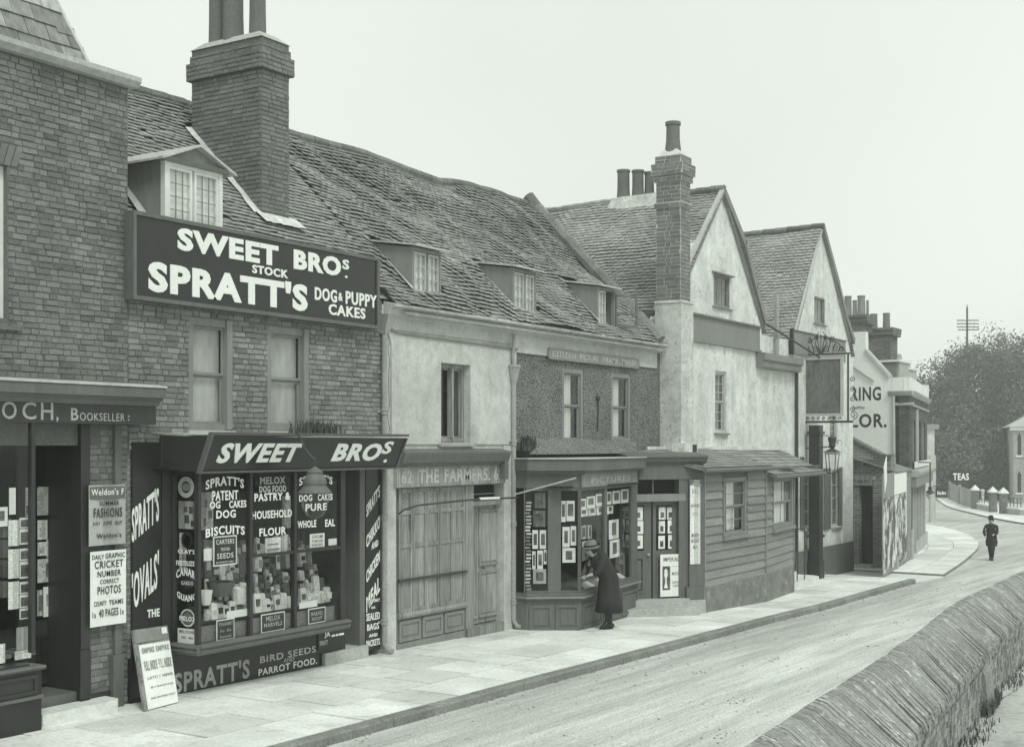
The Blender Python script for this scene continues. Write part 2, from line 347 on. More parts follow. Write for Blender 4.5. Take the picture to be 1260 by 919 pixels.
# ------------------------------------------------------------------ bricks / tiles
BR = {}
def inview(p, mar=6):
    x, y, Z = proj(p); return -mar < x < 1260+mar and -mar < y < 919+mar
def brick_wall(fr, a0, a1, z0, z1, d, holes, parent, mat, pw=.225, ph=.0755, limit=300, clip=None, th=.012, name='brick', jit=1., seed=1):
    """bricks standing proud of a mortar face at depth d; nearest ones are parts, the rest one joined part"""
    rnd = random.Random(seed); L = []
    r = 0; z = z0
    while z < z1-.02:
        zt = min(z+ph, z1); a = a0 - rnd.random()*.1 - (r % 2)*pw*.38; k = r % 2
        while a < a1:
            wd = pw if (k % 2 == 0) else pw*.52
            if rnd.random() < .05: wd = pw
            wd *= 1+jit*.06*(rnd.random()-.5)
            b0, b1 = max(a, a0), min(a+wd, a1); a += wd; k += 1
            if b1-b0 < .035: continue
            segs = [(b0, b1)]
            for (h0, h1, g0, g1) in holes:
                if zt <= g0+.02 or z >= g1-.02: continue
                ns = []
                for s0, s1 in segs:
                    if s1 <= h0 or s0 >= h1: ns.append((s0, s1)); continue
                    if s0 < h0: ns.append((s0, h0))
                    if s1 > h1: ns.append((h1, s1))
                segs = ns
            for s0, s1 in segs:
                if s1-s0 < .03: continue
                if clip and not clip((s0+s1)/2, (z+zt)/2): continue
                L.append((s0, s1, z, zt))
        z += ph; r += 1
    def shape(wd, hh, v):
        rn = random.Random(int(wd*1000)*7+v); j = lambda s: (rn.random()-.5)*s*jit
        g = .0045; x = wd/2-g; y = hh/2-g; pr = th*(.5+rn.random()*.9)
        b = [(-x,-y),(x,-y),(x,y),(-x,y)]
        fr_ = [(bx_*(1-.004/x)+j(.006), by_*(1-.004/y)+j(.005)) for bx_, by_ in b]
        return ([(p, -.004, q) for p, q in b]+[(p, pr+j(.003), q) for p, q in fr_],
                [(4,5,6,7),(0,1,5,4),(1,2,6,5),(2,3,7,6),(3,0,4,7)])
    vis = []
    for i, (s0, s1, q0, q1) in enumerate(L):
        p = fr.P((s0+s1)/2, d, (q0+q1)/2); vis.append((0 if inview(p) else 1, (p-CAM).length, i))
    vis.sort(); keep = set(i for v, _, i in vis[:limit] if v == 0)
    rest = MB()
    for i, (s0, s1, q0, q1) in enumerate(L):
        v = rnd.randrange(4); wd = round((s1-s0)/.01)*.01 if i in keep else s1-s0
        c = fr.P((s0+s1)/2, d, (q0+q1)/2+jit*(rnd.random()-.5)*.006)
        if i in keep:
            key = (round(wd, 3), round(q1-q0, 3), v, mat.name, round(fr.r.x, 3), round(fr.r.y, 3), th)
            if key not in BR:
                vs, fs = shape(max(wd,.03), q1-q0, v); m = MB(); m.raw([fr.r*a+fr.n*dd+Vector((0,0,zz)) for a, dd, zz in vs], fs)
                BR[key] = m.mesh('brick', mat, Vector((0,0,0)))
            link(name, BR[key], c, parent)
        else:
            vs, fs = shape(wd, q1-q0, v); rest.raw([c+fr.r*a+fr.n*dd+Vector((0,0,zz)) for a, dd, zz in vs], fs)
    if rest.v: rest.build(name+'_rest' if False else 'brickwork', mat, parent, kind='stuff')
def wall_holes(fr, a0, a1, z0, z1, d0, d1, holes, name, mat, parent):
    """solid wall with openings, made of butted boxes in one mesh"""
    m = MB(); xs = sorted(set([a0, a1]+[min(max(h,a0),a1) for hh in holes for h in hh[:2]])); zs = sorted(set([z0, z1]+[min(max(h,z0),z1) for hh in holes for h in hh[2:]]))
    for i in range(len(xs)-1):
        run = None
        for j in range(len(zs)-1):
            cx, cz = (xs[i]+xs[i+1])/2, (zs[j]+zs[j+1])/2
            inside = any(h[0] < cx < h[1] and h[2] < cz < h[3] for h in holes)
            if not inside:
                if run is None: run = zs[j]
            if inside and run is not None: m.box(xs[i], xs[i+1], d0, d1, run, zs[j], fr); run = None
        if run is not None: m.box(xs[i], xs[i+1], d0, d1, run, zs[-1], fr)
    return m.build(name, mat, parent)
def tiles(Pf, u0, u1, v0, v1, parent, mat, tw=.16, gauge=.094, lim=None, hole=None, seed=1, th=.014, jit=1., name='tile_courses', parts=False, pname='slate'):
    """Pf(u,v)->(point, up-slope unit, across unit, normal). Overlapping tiles, one raised tail each."""
    rnd = random.Random(seed); m = MB(); r = 0; v = v0; nrm = None
    while v < v1:
        lo, hi = lim(v) if lim else (u0, u1)
        u = lo - tw*(.5 if r % 2 else 0) + rnd.random()*.02
        while u < hi:
            a, b = max(u, lo), min(u+tw, hi); u += tw
            if b-a < .03 or (hole and hole((a+b)/2, v+gauge*.5)): continue
            p, up, ac, nn = Pf((a+b)/2, v); g = .003+rnd.random()*.004*jit
            w2 = (b-a)/2-g; L = gauge*1.35; dv = (rnd.random()-.5)*.012*jit; lift = th*(2.0+rnd.random()*.7*jit); rot = (rnd.random()-.5)*.04*jit
            slip = -rnd.random()*.07 if rnd.random() < .02*jit else 0
            q = []
            for (s, t) in ((-1,0),(1,0),(1,1),(-1,1)):
                base = p+ac*(s*w2)+up*(t*L+dv+slip+s*rot*tw)
                h = lift*(1-t)+.006; q.append((base+nn*(h-th if t == 0 else h-th*.6), base+nn*h))
            vs = [x[0] for x in q]+[x[1] for x in q]; fs = [(4,5,6,7),(0,1,5,4),(1,2,6,5),(3,0,4,7)]
            if parts:
                k = MB(); k.raw(vs, fs+[(2,3,7,6)]); k.build(pname, mat, parent)
            else: m.raw(vs, fs)
        v += gauge*(1+.05*jit*(rnd.random()-.5)); r += 1
    if m.v: return m.build(name, mat, parent, kind='stuff')
def roof_fn(z0, y0, k, sag=.05, seed=0, x0=0):
    """front slope of a roof running along x; v measured up the slope"""
    L = sqrt(1+k*k); up = Vector((0, 1/L, k/L)); nn = Vector((0, -k/L, 1/L)); ac = Vector((1,0,0))
    def f(u, v):
        s = sag*(noise.noise(Vector((u*.45+seed, v*.6, seed)))+.5*noise.noise(Vector((u*1.6+seed, v*1.5, 3))))
        return Vector((u, y0, z0))+up*v+nn*s, up, ac, nn
    return f
def pt_on_roof(px, py, z0=5.5, y0=-.25, k=1.0):
    d = ray(px, py); t = (z0+k*(CAM.y-y0)-CAM.z)/(d.z-k*d.y); return CAM+d*t
# ------------------------------------------------------------------ windows, doors
def sash(parent, a0, a1, z0, z1, d, fr=W, fm='paint_light', cols=1, rows=1, back='blind', fw=.06, name='window', mid=True, glass='glass_sash', back_z=None, cover=(0, 1)):
    """frame, two sashes with their bars and panes, and a blind or curtain behind"""
    m = MB(); b = .05
    m.box(a0, a0+fw, d-b, d+.03, z0, z1, fr); m.box(a1-fw, a1, d-b, d+.03, z0, z1, fr)
    m.box(a0+fw, a1-fw, d-b, d+.03, z1-fw, z1, fr); m.box(a0+fw, a1-fw, d-b, d+.03, z0, z0+fw*.8, fr)
    wn = m.build(name, M[fm], parent)
    i0, i1, j0, j1 = a0+fw, a1-fw, z0+fw*.8, z1-fw; jm = (j0+j1)/2
    leaves = [(j0, jm, -.035), (jm, j1, -.005)] if mid else [(j0, j1, -.01)]
    for (s0, s1, dd) in leaves:
        k = MB(); t = .035
        k.box(i0, i0+t, d+dd-.02, d+dd, s0, s1, fr); k.box(i1-t, i1, d+dd-.02, d+dd, s0, s1, fr)
        k.box(i0+t, i1-t, d+dd-.02, d+dd, s0, s0+t, fr); k.box(i0+t, i1-t, d+dd-.02, d+dd, s1-t, s1, fr)
        for c in range(1, cols):
            x = i0+t+(i1-i0-2*t)*c/cols; k.box(x-.008, x+.008, d+dd-.018, d+dd-.002, s0+t, s1-t, fr)
        for r in range(1, rows):
            z = s0+t+(s1-s0-2*t)*r/rows; k.box(i0+t, i1-t, d+dd-.017, d+dd-.003, z-.008, z+.008, fr)
        k.build('sash', M[fm], wn)
        for c in range(cols):
            for r in range(rows):
                x0 = i0+t+(i1-i0-2*t)*c/cols; x1 = i0+t+(i1-i0-2*t)*(c+1)/cols
                y0 = s0+t+(s1-s0-2*t)*r/rows; y1 = s0+t+(s1-s0-2*t)*(r+1)/rows
                tl = (random.random()-.5)*.006
                MB().raw([fr.P(x0,d+dd-.012+tl,y0),fr.P(x1,d+dd-.012-tl,y0),fr.P(x1,d+dd-.010-tl,y1),fr.P(x0,d+dd-.010+tl,y1)],[(0,1,2,3)]).build('pane', M[glass], wn)
    bx('room_shade', M['interior_shade'], wn, a0, a1, d-.5, d-.48, z0, z1, fr=fr)  # dark sheet behind the glass, painted as the room's shade
    if back: 
        zz = back_z if back_z is not None else j0
        k = MB(); n = 14
        for i in range(int(n*cover[0]), int(n*cover[1]+.5)):
            u0, u1 = i0+(i1-i0)*i/n, i0+(i1-i0)*(i+1)/n; w0, w1 = (.012 if back == 'curtain' else .003)*sin(i*2.3), (.012 if back == 'curtain' else .003)*sin((i+1)*2.3)
            k.quad(fr.P(u0,d-.09+w0,zz), fr.P(u1,d-.09+w1,zz), fr.P(u1,d-.09+w1,z1), fr.P(u0,d-.09+w0,z1))
        k.build('curtain' if back == 'curtain' else 'blind', M[back], wn)
    return wn
def sill(parent, a0, a1, z, d0, d1, fr=W, m='stone', h=.07):
    return MB().prof([(d0,z-h),(d1,z-h),(d1+.005,z-.015),(d0,z)], a0, a1, fr).build('sill', M[m], parent)
def panel(parent, a0, a1, z0, z1, d, fr=W, m='paint_mid', name='panel', fw=.04):
    k = MB(); k.box(a0, a1, d-.03, d-.015, z0, z1, fr)
    for (p0,p1,q0,q1) in ((a0,a0+fw,z0,z1),(a1-fw,a1,z0,z1),(a0+fw,a1-fw,z0,z0+fw),(a0+fw,a1-fw,z1-fw,z1)): k.box(p0,p1,d-.015,d+.004,q0,q1,fr)
    g = fw*1.8
    if a1-a0 > 3*g and z1-z0 > 3*g: k.box(a0+g, a1-g, d-.015, d-.002, z0+g, z1-g, fr)
    return k.build(name, M[m], parent)
def card(name, label, cat, fr, r, d, mat='paper', pic=None, txt=None, group=None, tilt=0., th=.006, parent=None, pm='image', pr=(.15,.85,.15,.85), curl=.0):
    a0, a1, z0, z1 = r
    m = MB(); n = 5
    for i in range(n):
        u0, u1 = i/n, (i+1)/n; A = a0+(a1-a0)*u0; B = a0+(a1-a0)*u1; c0 = curl*(2*u0-1)**2; c1 = curl*(2*u1-1)**2
        m.raw([fr.P(A,d+c0,z0+tilt*u0),fr.P(B,d+c1,z0+tilt*u1),fr.P(B,d+c1,z1+tilt*u1),fr.P(A,d+c0,z1+tilt*u0),
               fr.P(A,d+c0+th,z0+tilt*u0),fr.P(B,d+c1+th,z0+tilt*u1),fr.P(B,d+c1+th,z1+tilt*u1),fr.P(A,d+c0+th,z1+tilt*u0)],
              [(4,5,6,7),(3,2,1,0),(0,1,5,4),(2,3,7,6)]+([(3,0,4,7)] if i == 0 else [])+([(1,2,6,5)] if i == n-1 else []))
    o = m.build(name, M[mat], parent, label, cat, group, base=not parent)
    if pic:
        for (u0,u1,v0,v1) in (pic if isinstance(pic, list) else [pr]):
            bx('picture', M[pm], o, a0+(a1-a0)*u0, a0+(a1-a0)*u1, d+th, d+th+.003+curl, z0+(z1-z0)*v0+tilt*(u0+u1)/2, z0+(z1-z0)*v1+tilt*(u0+u1)/2, fr=fr)
    if txt:
        for (s, u0, u1, v0, v1, *rest) in txt:
            text(s, a0+(a1-a0)*u0, a0+(a1-a0)*u1, z0+(z1-z0)*v0, z0+(z1-z0)*v1, d+th+curl, M[rest[0] if rest else 'ink'], o, fr, bold=.02, th=.002, rise=tilt/(a1-a0))
    return o
# ================================================================== SETTING
def sheet(name, mat, rows, off, kind='structure', label=None):
    """rows: list of x with list of y; surface follows the fall of the street"""
    m = MB(); n = len(rows[0][1])
    vs = [(x, y, gz(x)+off) for x, ys in rows for y in ys]
    m.raw(vs, [(i*n+j, (i+1)*n+j, (i+1)*n+j+1, i*n+j+1) for i in range(len(rows)-1) for j in range(n-1)])
    return m.build(name, mat, None, kind=kind)
xs = [-30, -5, 8, 12, 16, 20, 25, 28, 34, 39, 50, 62, 75, 92, 110, 135, 160, 300, 900]
sheet('ground', M['ground'], [(x, (900, 60, 10, 3, -3, -8, -9, -20, -60, -900)) for x in reversed(xs)][::-1], -.02)
def kerbY(x): return -3.2 if x < 20 else -3.2+.25*(x-20)/7.4 if x < 27.4 else -2.95+.25*(x-27.4)/9
road = MB()
rx = [-12, -4, 4, 8, 12, 16, 20, 25, 28, 34, 39, 45, 50, 62, 75, 92, 110, 135, 170]
vs = []; fs = []
for x in rx:
    top = -2.6 if x < 45 else 8 if x < 60 else 45
    for j in range(9): 
        y = -8.75+(top+8.75)*j/8; vs.append((x, y, gz(x)-.004+.03*sin(pi*min(1,(y+8.75)/6))))
fs = [(i*9+j, (i+1)*9+j, (i+1)*9+j+1, i*9+j+1) for i in range(len(rx)-1) for j in range(8)]
road.raw(vs, fs); road.sm = True; road = road.build('road', M['road'], None, kind='structure')
rdb = random.Random(44); dm = MB()
for i in range(900):
    x = 7+rdb.random()**1.3*30; y = kerbY(x)-.02-(rdb.random()**3)*5.2; s_ = (.004+.010*rdb.random()**2)*(1+x/30); zz = gz(x)+.03*sin(pi*min(1,(y+8.75)/6))
    q = [Vector((x+s_*cos(t)*(.7+.6*rdb.random()), y+s_*sin(t)*(.7+.6*rdb.random()), zz)) for t in (0,1.3,2.6,3.9,5.2)]; dm.raw(q+[Vector((x,y,zz+s_*.4))], [(0,1,5),(1,2,5),(2,3,5),(3,4,5),(4,0,5)])
for i in range(7):
    cx_ = 9+rdb.random()*20; cy_ = -4.2-rdb.random()*2.5
    for j in range(14):
        x = cx_+rdb.gauss(0,.22); y = cy_+rdb.gauss(0,.07); s_ = .008+.014*rdb.random(); zz = gz(x)+.03*sin(pi*min(1,(y+8.75)/6))
        q = [Vector((x+s_*cos(t)*(.7+.8*rdb.random()), y+s_*sin(t)*.8, zz)) for t in (0,1.3,2.6,3.9,5.2)]; dm.raw(q+[Vector((x,y,zz+s_*.4))], [(0,1,5),(1,2,5),(2,3,5),(3,4,5),(4,0,5)])
dm.build('road_litter', M['litter'], None, 'loose grit and small scattered droppings on the dusty roadway', 'grit', kind='stuff')
# pavement: bed, flagstones, kerbstones
m = MB(); px_ = [4, 8, 12, 16, 20, 24, 28, 32, 36.5]
for x0, x1 in zip(px_, px_[1:]):
    m.slab([(x0,.9,gz(x0)+.107),(x0,kerbY(x0)+.16,gz(x0)+.107),(x1,kerbY(x1)+.16,gz(x1)+.107),(x1,.9,gz(x1)+.107)], .3)
pave = m.build('pavement', M['kerb'], None, kind='structure')
rnd = random.Random(3)
for band in range(4):
    x = 5.5+rnd.random()*.6
    while x < 36.4:
        w_ = .62+rnd.random()*.75; x2 = min(x+w_, 36.48); f0, f1 = band/4, (band+1)/4; yk0, yk1 = kerbY(x)+.165, kerbY(x2)+.165
        yb = .25; sh = (rnd.random()-.5)*.04
        def Y_(yk, f): return yb+(yk-yb)*f
        g = .011; dz = (rnd.random()-.5)*.007
        k = MB(); k.slab([(x+g,Y_(yk0,f0)-g,gz(x)+.122+dz),(x+g+sh,Y_(yk0,f1)+g,gz(x)+.12+dz+(rnd.random()-.5)*.004),(x2-g+sh,Y_(yk1,f1)+g,gz(x2)+.12+dz),(x2-g,Y_(yk1,f0)-g,gz(x2)+.122+dz)], .05)
        k.build('paving_slab', M['slab'], pave); x = x2
kerb = MB(); 
for x0, x1 in zip(px_, px_[1:]): kerb.slab([(x0,kerbY(x0)+.155,gz(x0)+.06),(x0,kerbY(x0)+.02,gz(x0)+.06),(x1,kerbY(x1)+.02,gz(x1)+.06),(x1,kerbY(x1)+.155,gz(x1)+.06)], .3)
kerb = kerb.build('kerb', M['kerb'], None, kind='structure')
x = 5.
while x < 36.4:
    x2 = min(x+.75+rnd.random()*.5, 36.5); k = MB(); g = .004; j = lambda: (rnd.random()-.5)*.012
    y0, y1 = kerbY(x), kerbY(x2); a, b = gz(x)+.118+j()*.5, gz(x2)+.118+j()*.5
    k.prof([], 0, 0) if False else None
    P0 = [(x+g,y0+.158,a),(x+g,y0+.02,a),(x+g,y0+j(),a-.025),(x+g,y0-.012+j(),a-.3),(x+g,y0+.158,a-.3)]
    P1 = [(x2-g,y1+.158,b),(x2-g,y1+.02,b),(x2-g,y1+j(),b-.025),(x2-g,y1-.012+j(),b-.3),(x2-g,y1+.158,b-.3)]
    k.raw(P0+P1, [(0,1,2,3,4),(9,8,7,6,5)]+[(i,5+i,5+(i+1)%5,(i+1)%5) for i in range(5)])
    k.build('kerbstone', M['kerb'], kerb); x = x2
def poly_pavement(name, edge, inner, zo=.1, mat='slab'):
    """raised pavement between a kerb edge line and an inner line (same number of points)"""
    m = MB(); k = MB(); r = random.Random(5); top = []
    o = None
    for (p, q, a, b) in zip(edge, edge[1:], inner, inner[1:]):
        P3 = lambda t, off=0: (t[0], t[1], gz(t[0])+off)
        m.slab([P3(a,zo-.012),P3(p,zo-.012),P3(q,zo-.012),P3(b,zo-.012)], .3)
    o = m.build(name, M['kerb'], None, kind='structure')
    for (p, q, a, b) in zip(edge, edge[1:], inner, inner[1:]):
        for i in range(3):
            f0, f1 = i/3+.004, (i+1)/3-.004
            def L(s, t, f, e): return Vector((s[0]+(t[0]-s[0])*f+e*0, s[1]+(t[1]-s[1])*f, 0))
            A, B, C_, D = L(p,a,f0,0), L(p,a,f1,0), L(q,b,f1,0), L(q,b,f0,0)
            A, D = A.lerp(D,.004), D.lerp(A,.004); B, C_ = B.lerp(C_,.004), C_.lerp(B,.004)
            for v in (A,B,C_,D): v.z = gz(v.x)+zo+(.0 if i else .0)
            MB().slab([A,B,C_,D], .05).build('paving_slab', M[mat], o)
    return o
def smooth(pts, n=4):
    out = []
    for i in range(len(pts)-1):
        p0, p1, p2, p3 = [Vector(pts[max(0,min(len(pts)-1,k))]) for k in (i-1,i,i+1,i+2)]
        for s in range(n):
            t = s/n; out.append(.5*((2*p1)+(p2-p0)*t+(2*p0-5*p1+4*p2-p3)*t*t+(3*p1-p0-3*p2+p3)*t**3))
    return out+[Vector(pts[-1])]
e2 = smooth([tuple(onG(px,py,.1).xy) for px,py in [(1161,706),(1185,690),(1204,672),(1200,663),(1186,655),(1161,648)]], 3)
e2.append(Vector((84, 14)))
i2 = []
base2 = [(39.1,.2),(44,.3),(50,1.4),(54,2.6),(56,4.5),(60,8),(68,16)]
for i in range(len(e2)):
    t = i/(len(e2)-1)*(len(base2)-1); a = min(int(t), len(base2)-2); f = t-a; i2.append(Vector(base2[a]).lerp(Vector(base2[a+1]), f))
poly_pavement('corner_pavement', e2, i2)
# crossing between the two pavements, nearly level with them
k = MB(); k.slab([(36.49,.4,gz(36.5)+.05),(36.49,-2.72,gz(36.5)+.03),(39.05,-2.84,gz(39)+.03),(39.1,.4,gz(39)+.05)], .2); k.build('crossing', M['slab'], None, kind='structure')
fe = smooth([tuple(onG(px,py,.1).xy) for px,py in [(1300,647),(1260,643),(1225,637),(1190,629),(1165,622),(1151,612)]], 3); fe.append(Vector((150,28)))
nrm = []
for i, p in enumerate(fe):
    t = (fe[min(i+1,len(fe)-1)]-fe[max(i-1,0)]).normalized(); nrm.append(Vector((t.y, -t.x)))
fi = [p+n*3.6 for p, n in zip(fe, nrm)]
poly_pavement('far_pavement', fe, fi)
# ================================================================== BOOKSELLER (left)
def close_house(B, x0, x1, zt=5.4, zf=3.25):
    bx('party_wall', M['interior_shade'], B, x0+.002, x0+.1, -6.2, -.31, -.6, zt); bx('party_wall', M['interior_shade'], B, x1-.1, x1-.002, -6.2, -.31, -.6, zt)
    bx('back_wall', M['brickwork'], B, x0+.1, x1-.1, -6.2, -6.1, -.6, zt)
    bx('room_wall', M['interior_shade'], B, x0+.101, x1-.101, -2.6, -2.5, -.6, zt-.01)
    bx('upper_floor', M['interior_shade'], B, x0+.101, x1-.101, -2.49, -.31, zf, zf+.1); bx('upper_ceiling', M['interior_shade'], B, x0+.101, x1-.101, -6, -.31, zt, zt+.03)
def build_bookseller():
    B = T('bookseller_building', (9.2,.5,gz(9)), 'dark brick building with slate mansard roof and bookseller shopfront at far left', 'building')
    x0, x1 = 7.2, 10.95
    wx1 = W.X(9); wz0 = W.Z(8,392); wz1 = W.Z(8,204); wx0 = wx1-1.15
    holes = [(wx0, wx1, wz0, wz1)]
    wall_holes(W, x0, x1, 3.3, 7.68, -.3, 0, holes, 'wall', M['mortar'], B)
    close_house(B, x0, x1, 7.6, 3.3)
    arch = (wx0-.05, wx1+.12, wz1, wz1+.24)
    brick_wall(W, x0, x1, 3.92, 7.66, 0, holes+[arch], B, M['brick'], pw=.205, ph=.0705, jit=1.3, seed=11)
    n = 15
    for i in range(n):                                              # flat arch of bricks on end
        a = wx0-.05+(wx1-wx0+.17)*i/n; b = a+(wx1-wx0+.17)/n-.008; t = (i-(n-1)/2)*.012
        MB().prism([(a,wz1+.004),(b,wz1+.004),(b+t,wz1+.235),(a+t,wz1+.235)], 0, .014).build('arch_brick', M['brick'], B)
    sash(B, wx0, wx1, wz0, wz1, -.1, fm='paint_white', cols=2, fw=.09)
    sill(B, wx0-.06, W.X(28,.06), W.Z(10,396,.06), -.1, .07, m='brick', h=.09)
    # parapet coping and slate mansard
    MB().prof([(-.32,7.68),(.10,7.68),(.16,7.74),(.16,7.80),(-.32,7.84)], x0, 11.03).build('coping', M['stone'], B)
    k = 2.6; L = sqrt(1+k*k); up = Vector((0,1/L,k/L)); nn = Vector((0,-k/L,1/L)); zb = 7.85; yb = .25
    def f(u, v): return Vector((u,yb,zb))+up*v, up, Vector((1,0,0)), nn
    r0 = W.X(110,-.25); 
    def lim(v): return (x0, r0-v*.30)
    m = MB(); m.raw([(x0,yb,zb-.1),(r0,yb,zb-.1),(r0-.6,yb+2/L,zb+2*k/L),(x0,yb+2/L,zb+2*k/L),(r0+.3,yb+5,zb-.1),(r0-.3,yb+5,zb+2*k/L)],[(0,1,2,3),(1,4,5,2)]); mr = m.build('roof', M['slate'], B)
    tiles(f, x0, r0, 0, 1.7, mr, M['slate'], tw=.30, gauge=.235, lim=lim, parts=True, seed=4, th=.012, jit=.8)
    MB().tube([(r0+.02,yb-.02,zb),(r0-.5,yb+1.7/L,zb+1.7*k/L)], .03, 6).build('hip_roll', M['lead'], mr)
    # shopfront
    SF = 'paint_dark'
    ft, fb = W.Z(100,497,.32), W.Z(100,521,.32); xr = W.X(192,.32)
    s = MB(); s.box(x0, xr, 0.012, .32, fb, ft+.0); 
    fascia = s.build('shop_fascia', M[SF], B)
    ct = W.Z(100,471,.45)
    MB().prof([(0.012,ft+.002),(.34,ft+.002),(.36,ft+.05),(.42,ft+.09),(.46,ft+.10),(.46,ct-.02),(.40,ct),(0.012,ct+.06)], x0, W.X(204,.46)).build('cornice', M['paint_mid'], fascia)
    MB().prof([(.30,ct+.0),(.475,ct-.015),(.475,ct+.005),(.30,ct+.03)], x0, W.X(205,.46)).build('lead_flashing', M['lead'], fascia)
    d = .321
    zt, zq = W.Z(30,494.5,d), W.Z(30,516,d); h = zt-zq
    for ch, l, r in (('O',2,20),('C',27,44),('H',50,65)):
        text(ch, W.X(l,d), W.X(r,d), zq, zt, d, M['letter_gilt'], fascia, bold=.015)
    text(',', W.X(69,d), W.X(71.5,d), zq-.02, zq+.035, d, M['letter_gilt'], fascia)
    text('B', W.X(87,d), W.X(96,d), zq+.0, zt-.05, d, M['letter_gilt'], fascia)
    text('OOKSELLER', W.X(98,d), W.X(153,d), zq, zt-.1, d, M['letter_gilt'], fascia, bold=.0)
    text(':', W.X(157,d), W.X(159,d), zq+.01, zt-.12, d, M['letter_gilt'], fascia)
    # door wall under the fascia, recessed
    zf = gz(10)+.12
    xa, xb = W.X(100), W.X(157)-.002
    bx('pilaster', M[SF], B, W.X(99,.05), W.X(111,.06), -.9, .06, zf, fb)
    m_ = W.X(112,.0); m2 = W.X(140,.02)
    bx('pier', M['brick'], B, W.X(111,.06), W.X(148,.0), -.3, -.01, zf, fb)
    brick_wall(W, W.X(111,.06)+.002, W.X(141,.0), zf+.25, fb, -.008, [], B, M['brick'], seed=5, th=.008, limit=60)
    bx('pilaster', M['paint_mid'], B, W.X(141,.04), W.X(150,.05), -.1, .05, zf+.62, fb)
    bx('pilaster_base', M['paint_mid'], B, W.X(139,.07), W.X(153,.08), -.1, .08, zf, zf+.62)
    bx('pilaster_base', M[SF], B, W.X(99,.09), W.X(112,.09), .061, .09, zf+.18, zf+.75)
    bx('plinth', M[SF], B, W.X(112,.03), W.X(139,.03), -.009, .03, zf, zf+.2)
    brick_wall(W, W.X(150,.05)+.004, xb, zf+.02, fb, -.002, [], B, M['brick'], seed=6, limit=80)
    bx('corner_wall', M['mortar'], B, W.X(148,0), xb+.0, -.3, -.003, zf-.2, fb)
    # door
    dd = -.55; Dl, Dr = W.X(44,dd)-.25, W.X(100,dd)+.1; dz = zf+.30
    door = MB(); gl, gr, gb, gt = W.X(44,dd), W.X(74,dd), W.Z(60,762,dd), W.Z(60,540,dd)
    door.box(Dl, gl, dd-.04, dd, dz, gt+.15); door.box(gr, Dr, dd-.04, dd, dz, gt+.15); door.box(gl, gr, dd-.04, dd, dz, gb); door.box(gl, gr, dd-.04, dd, gt, gt+.15)
    door = door.build('door', M[SF], B); panel(door, gl, gr, W.Z(60,825,dd), W.Z(60,780,dd), dd+.02, m='paint_black')
    bx('pane', M['glass'], door, gl, gr, dd-.02, dd-.016, gb, gt)
    bx('room_shade', M['interior_shade'], B, Dl-1.2, Dr+.2, -2.2, -2.15, 0, 3.2); bx('ceiling_panel', M['interior_shade'], B, Dl-2, Dr+.4, -2.2, .3, fb-.0, fb+.01) if False else None
    bx('transom', M[SF], B, Dl, Dr, dd-.04, dd+.02, gt+.16, fb)
    step = MB().box(W.X(40,-.1), W.X(103,-.02), -.6, -.02, zf-.05, zf+.26).build('door_step', M['paint_mid'], B)
    # window bay with stallriser
    bd = .30; br = W.X(43.5,bd); 
    bx('mullion', M[SF], B, br-.05, br+.0, bd-.06, bd, 1.0, fb)
    bx('pane', M['glass'], B, x0, br-.05, bd-.035, bd-.03, 1.0, fb)
    bx('pane', M['glass'], B, br-.03, br-.026, -.5, bd-.06, 1.0, fb)
    sr = W.X(51,.42); zt_ = W.Z(50,818,.42)
    s = MB(); s.box(x0, sr, -.5, .42, zf-.1, zt_-.05); st = s.build('stallriser', M['paint_black'], B)
    MB().prof([(-.5,zt_-.048),(.43,zt_-.048),(.46,zt_-.02),(.44,zt_),(-.5,zt_)], x0, sr+.04).build('window_board', M['paint_mid'], st)
    MB().prof([(.421,zt_-.36),(.445,zt_-.36),(.445,zt_-.33),(.421,zt_-.32)], x0, sr+.01).build('moulding', M['paint_mid'], st)
    panel(st, W.X(2,.44)-.6, W.X(46,.44), zt_-.30, zt_-.09, .445, m='paint_dark')
    bx('shelf', M[SF], B, x0, sr-.1, -.45, .35, zt_+.002, zt_+.02)
    # stone step on the pavement
    r = random.Random(2); L_, R_ = W.X(55,.35), W.X(147,.3)
    zs = zf+.15
    MB().slab([(L_,-.02,zs),(L_+.01,-.30,zs-.01),(L_+.7,-.36,zs),(R_-.08,-.36,zs+.01),(R_,-.28,zs),(R_+.02,-.02,zs)], .18).build('stone_step', M['stone_pale'], B)
    return zf, fb, br, bd
zf, fb, br, bd = build_bookseller()
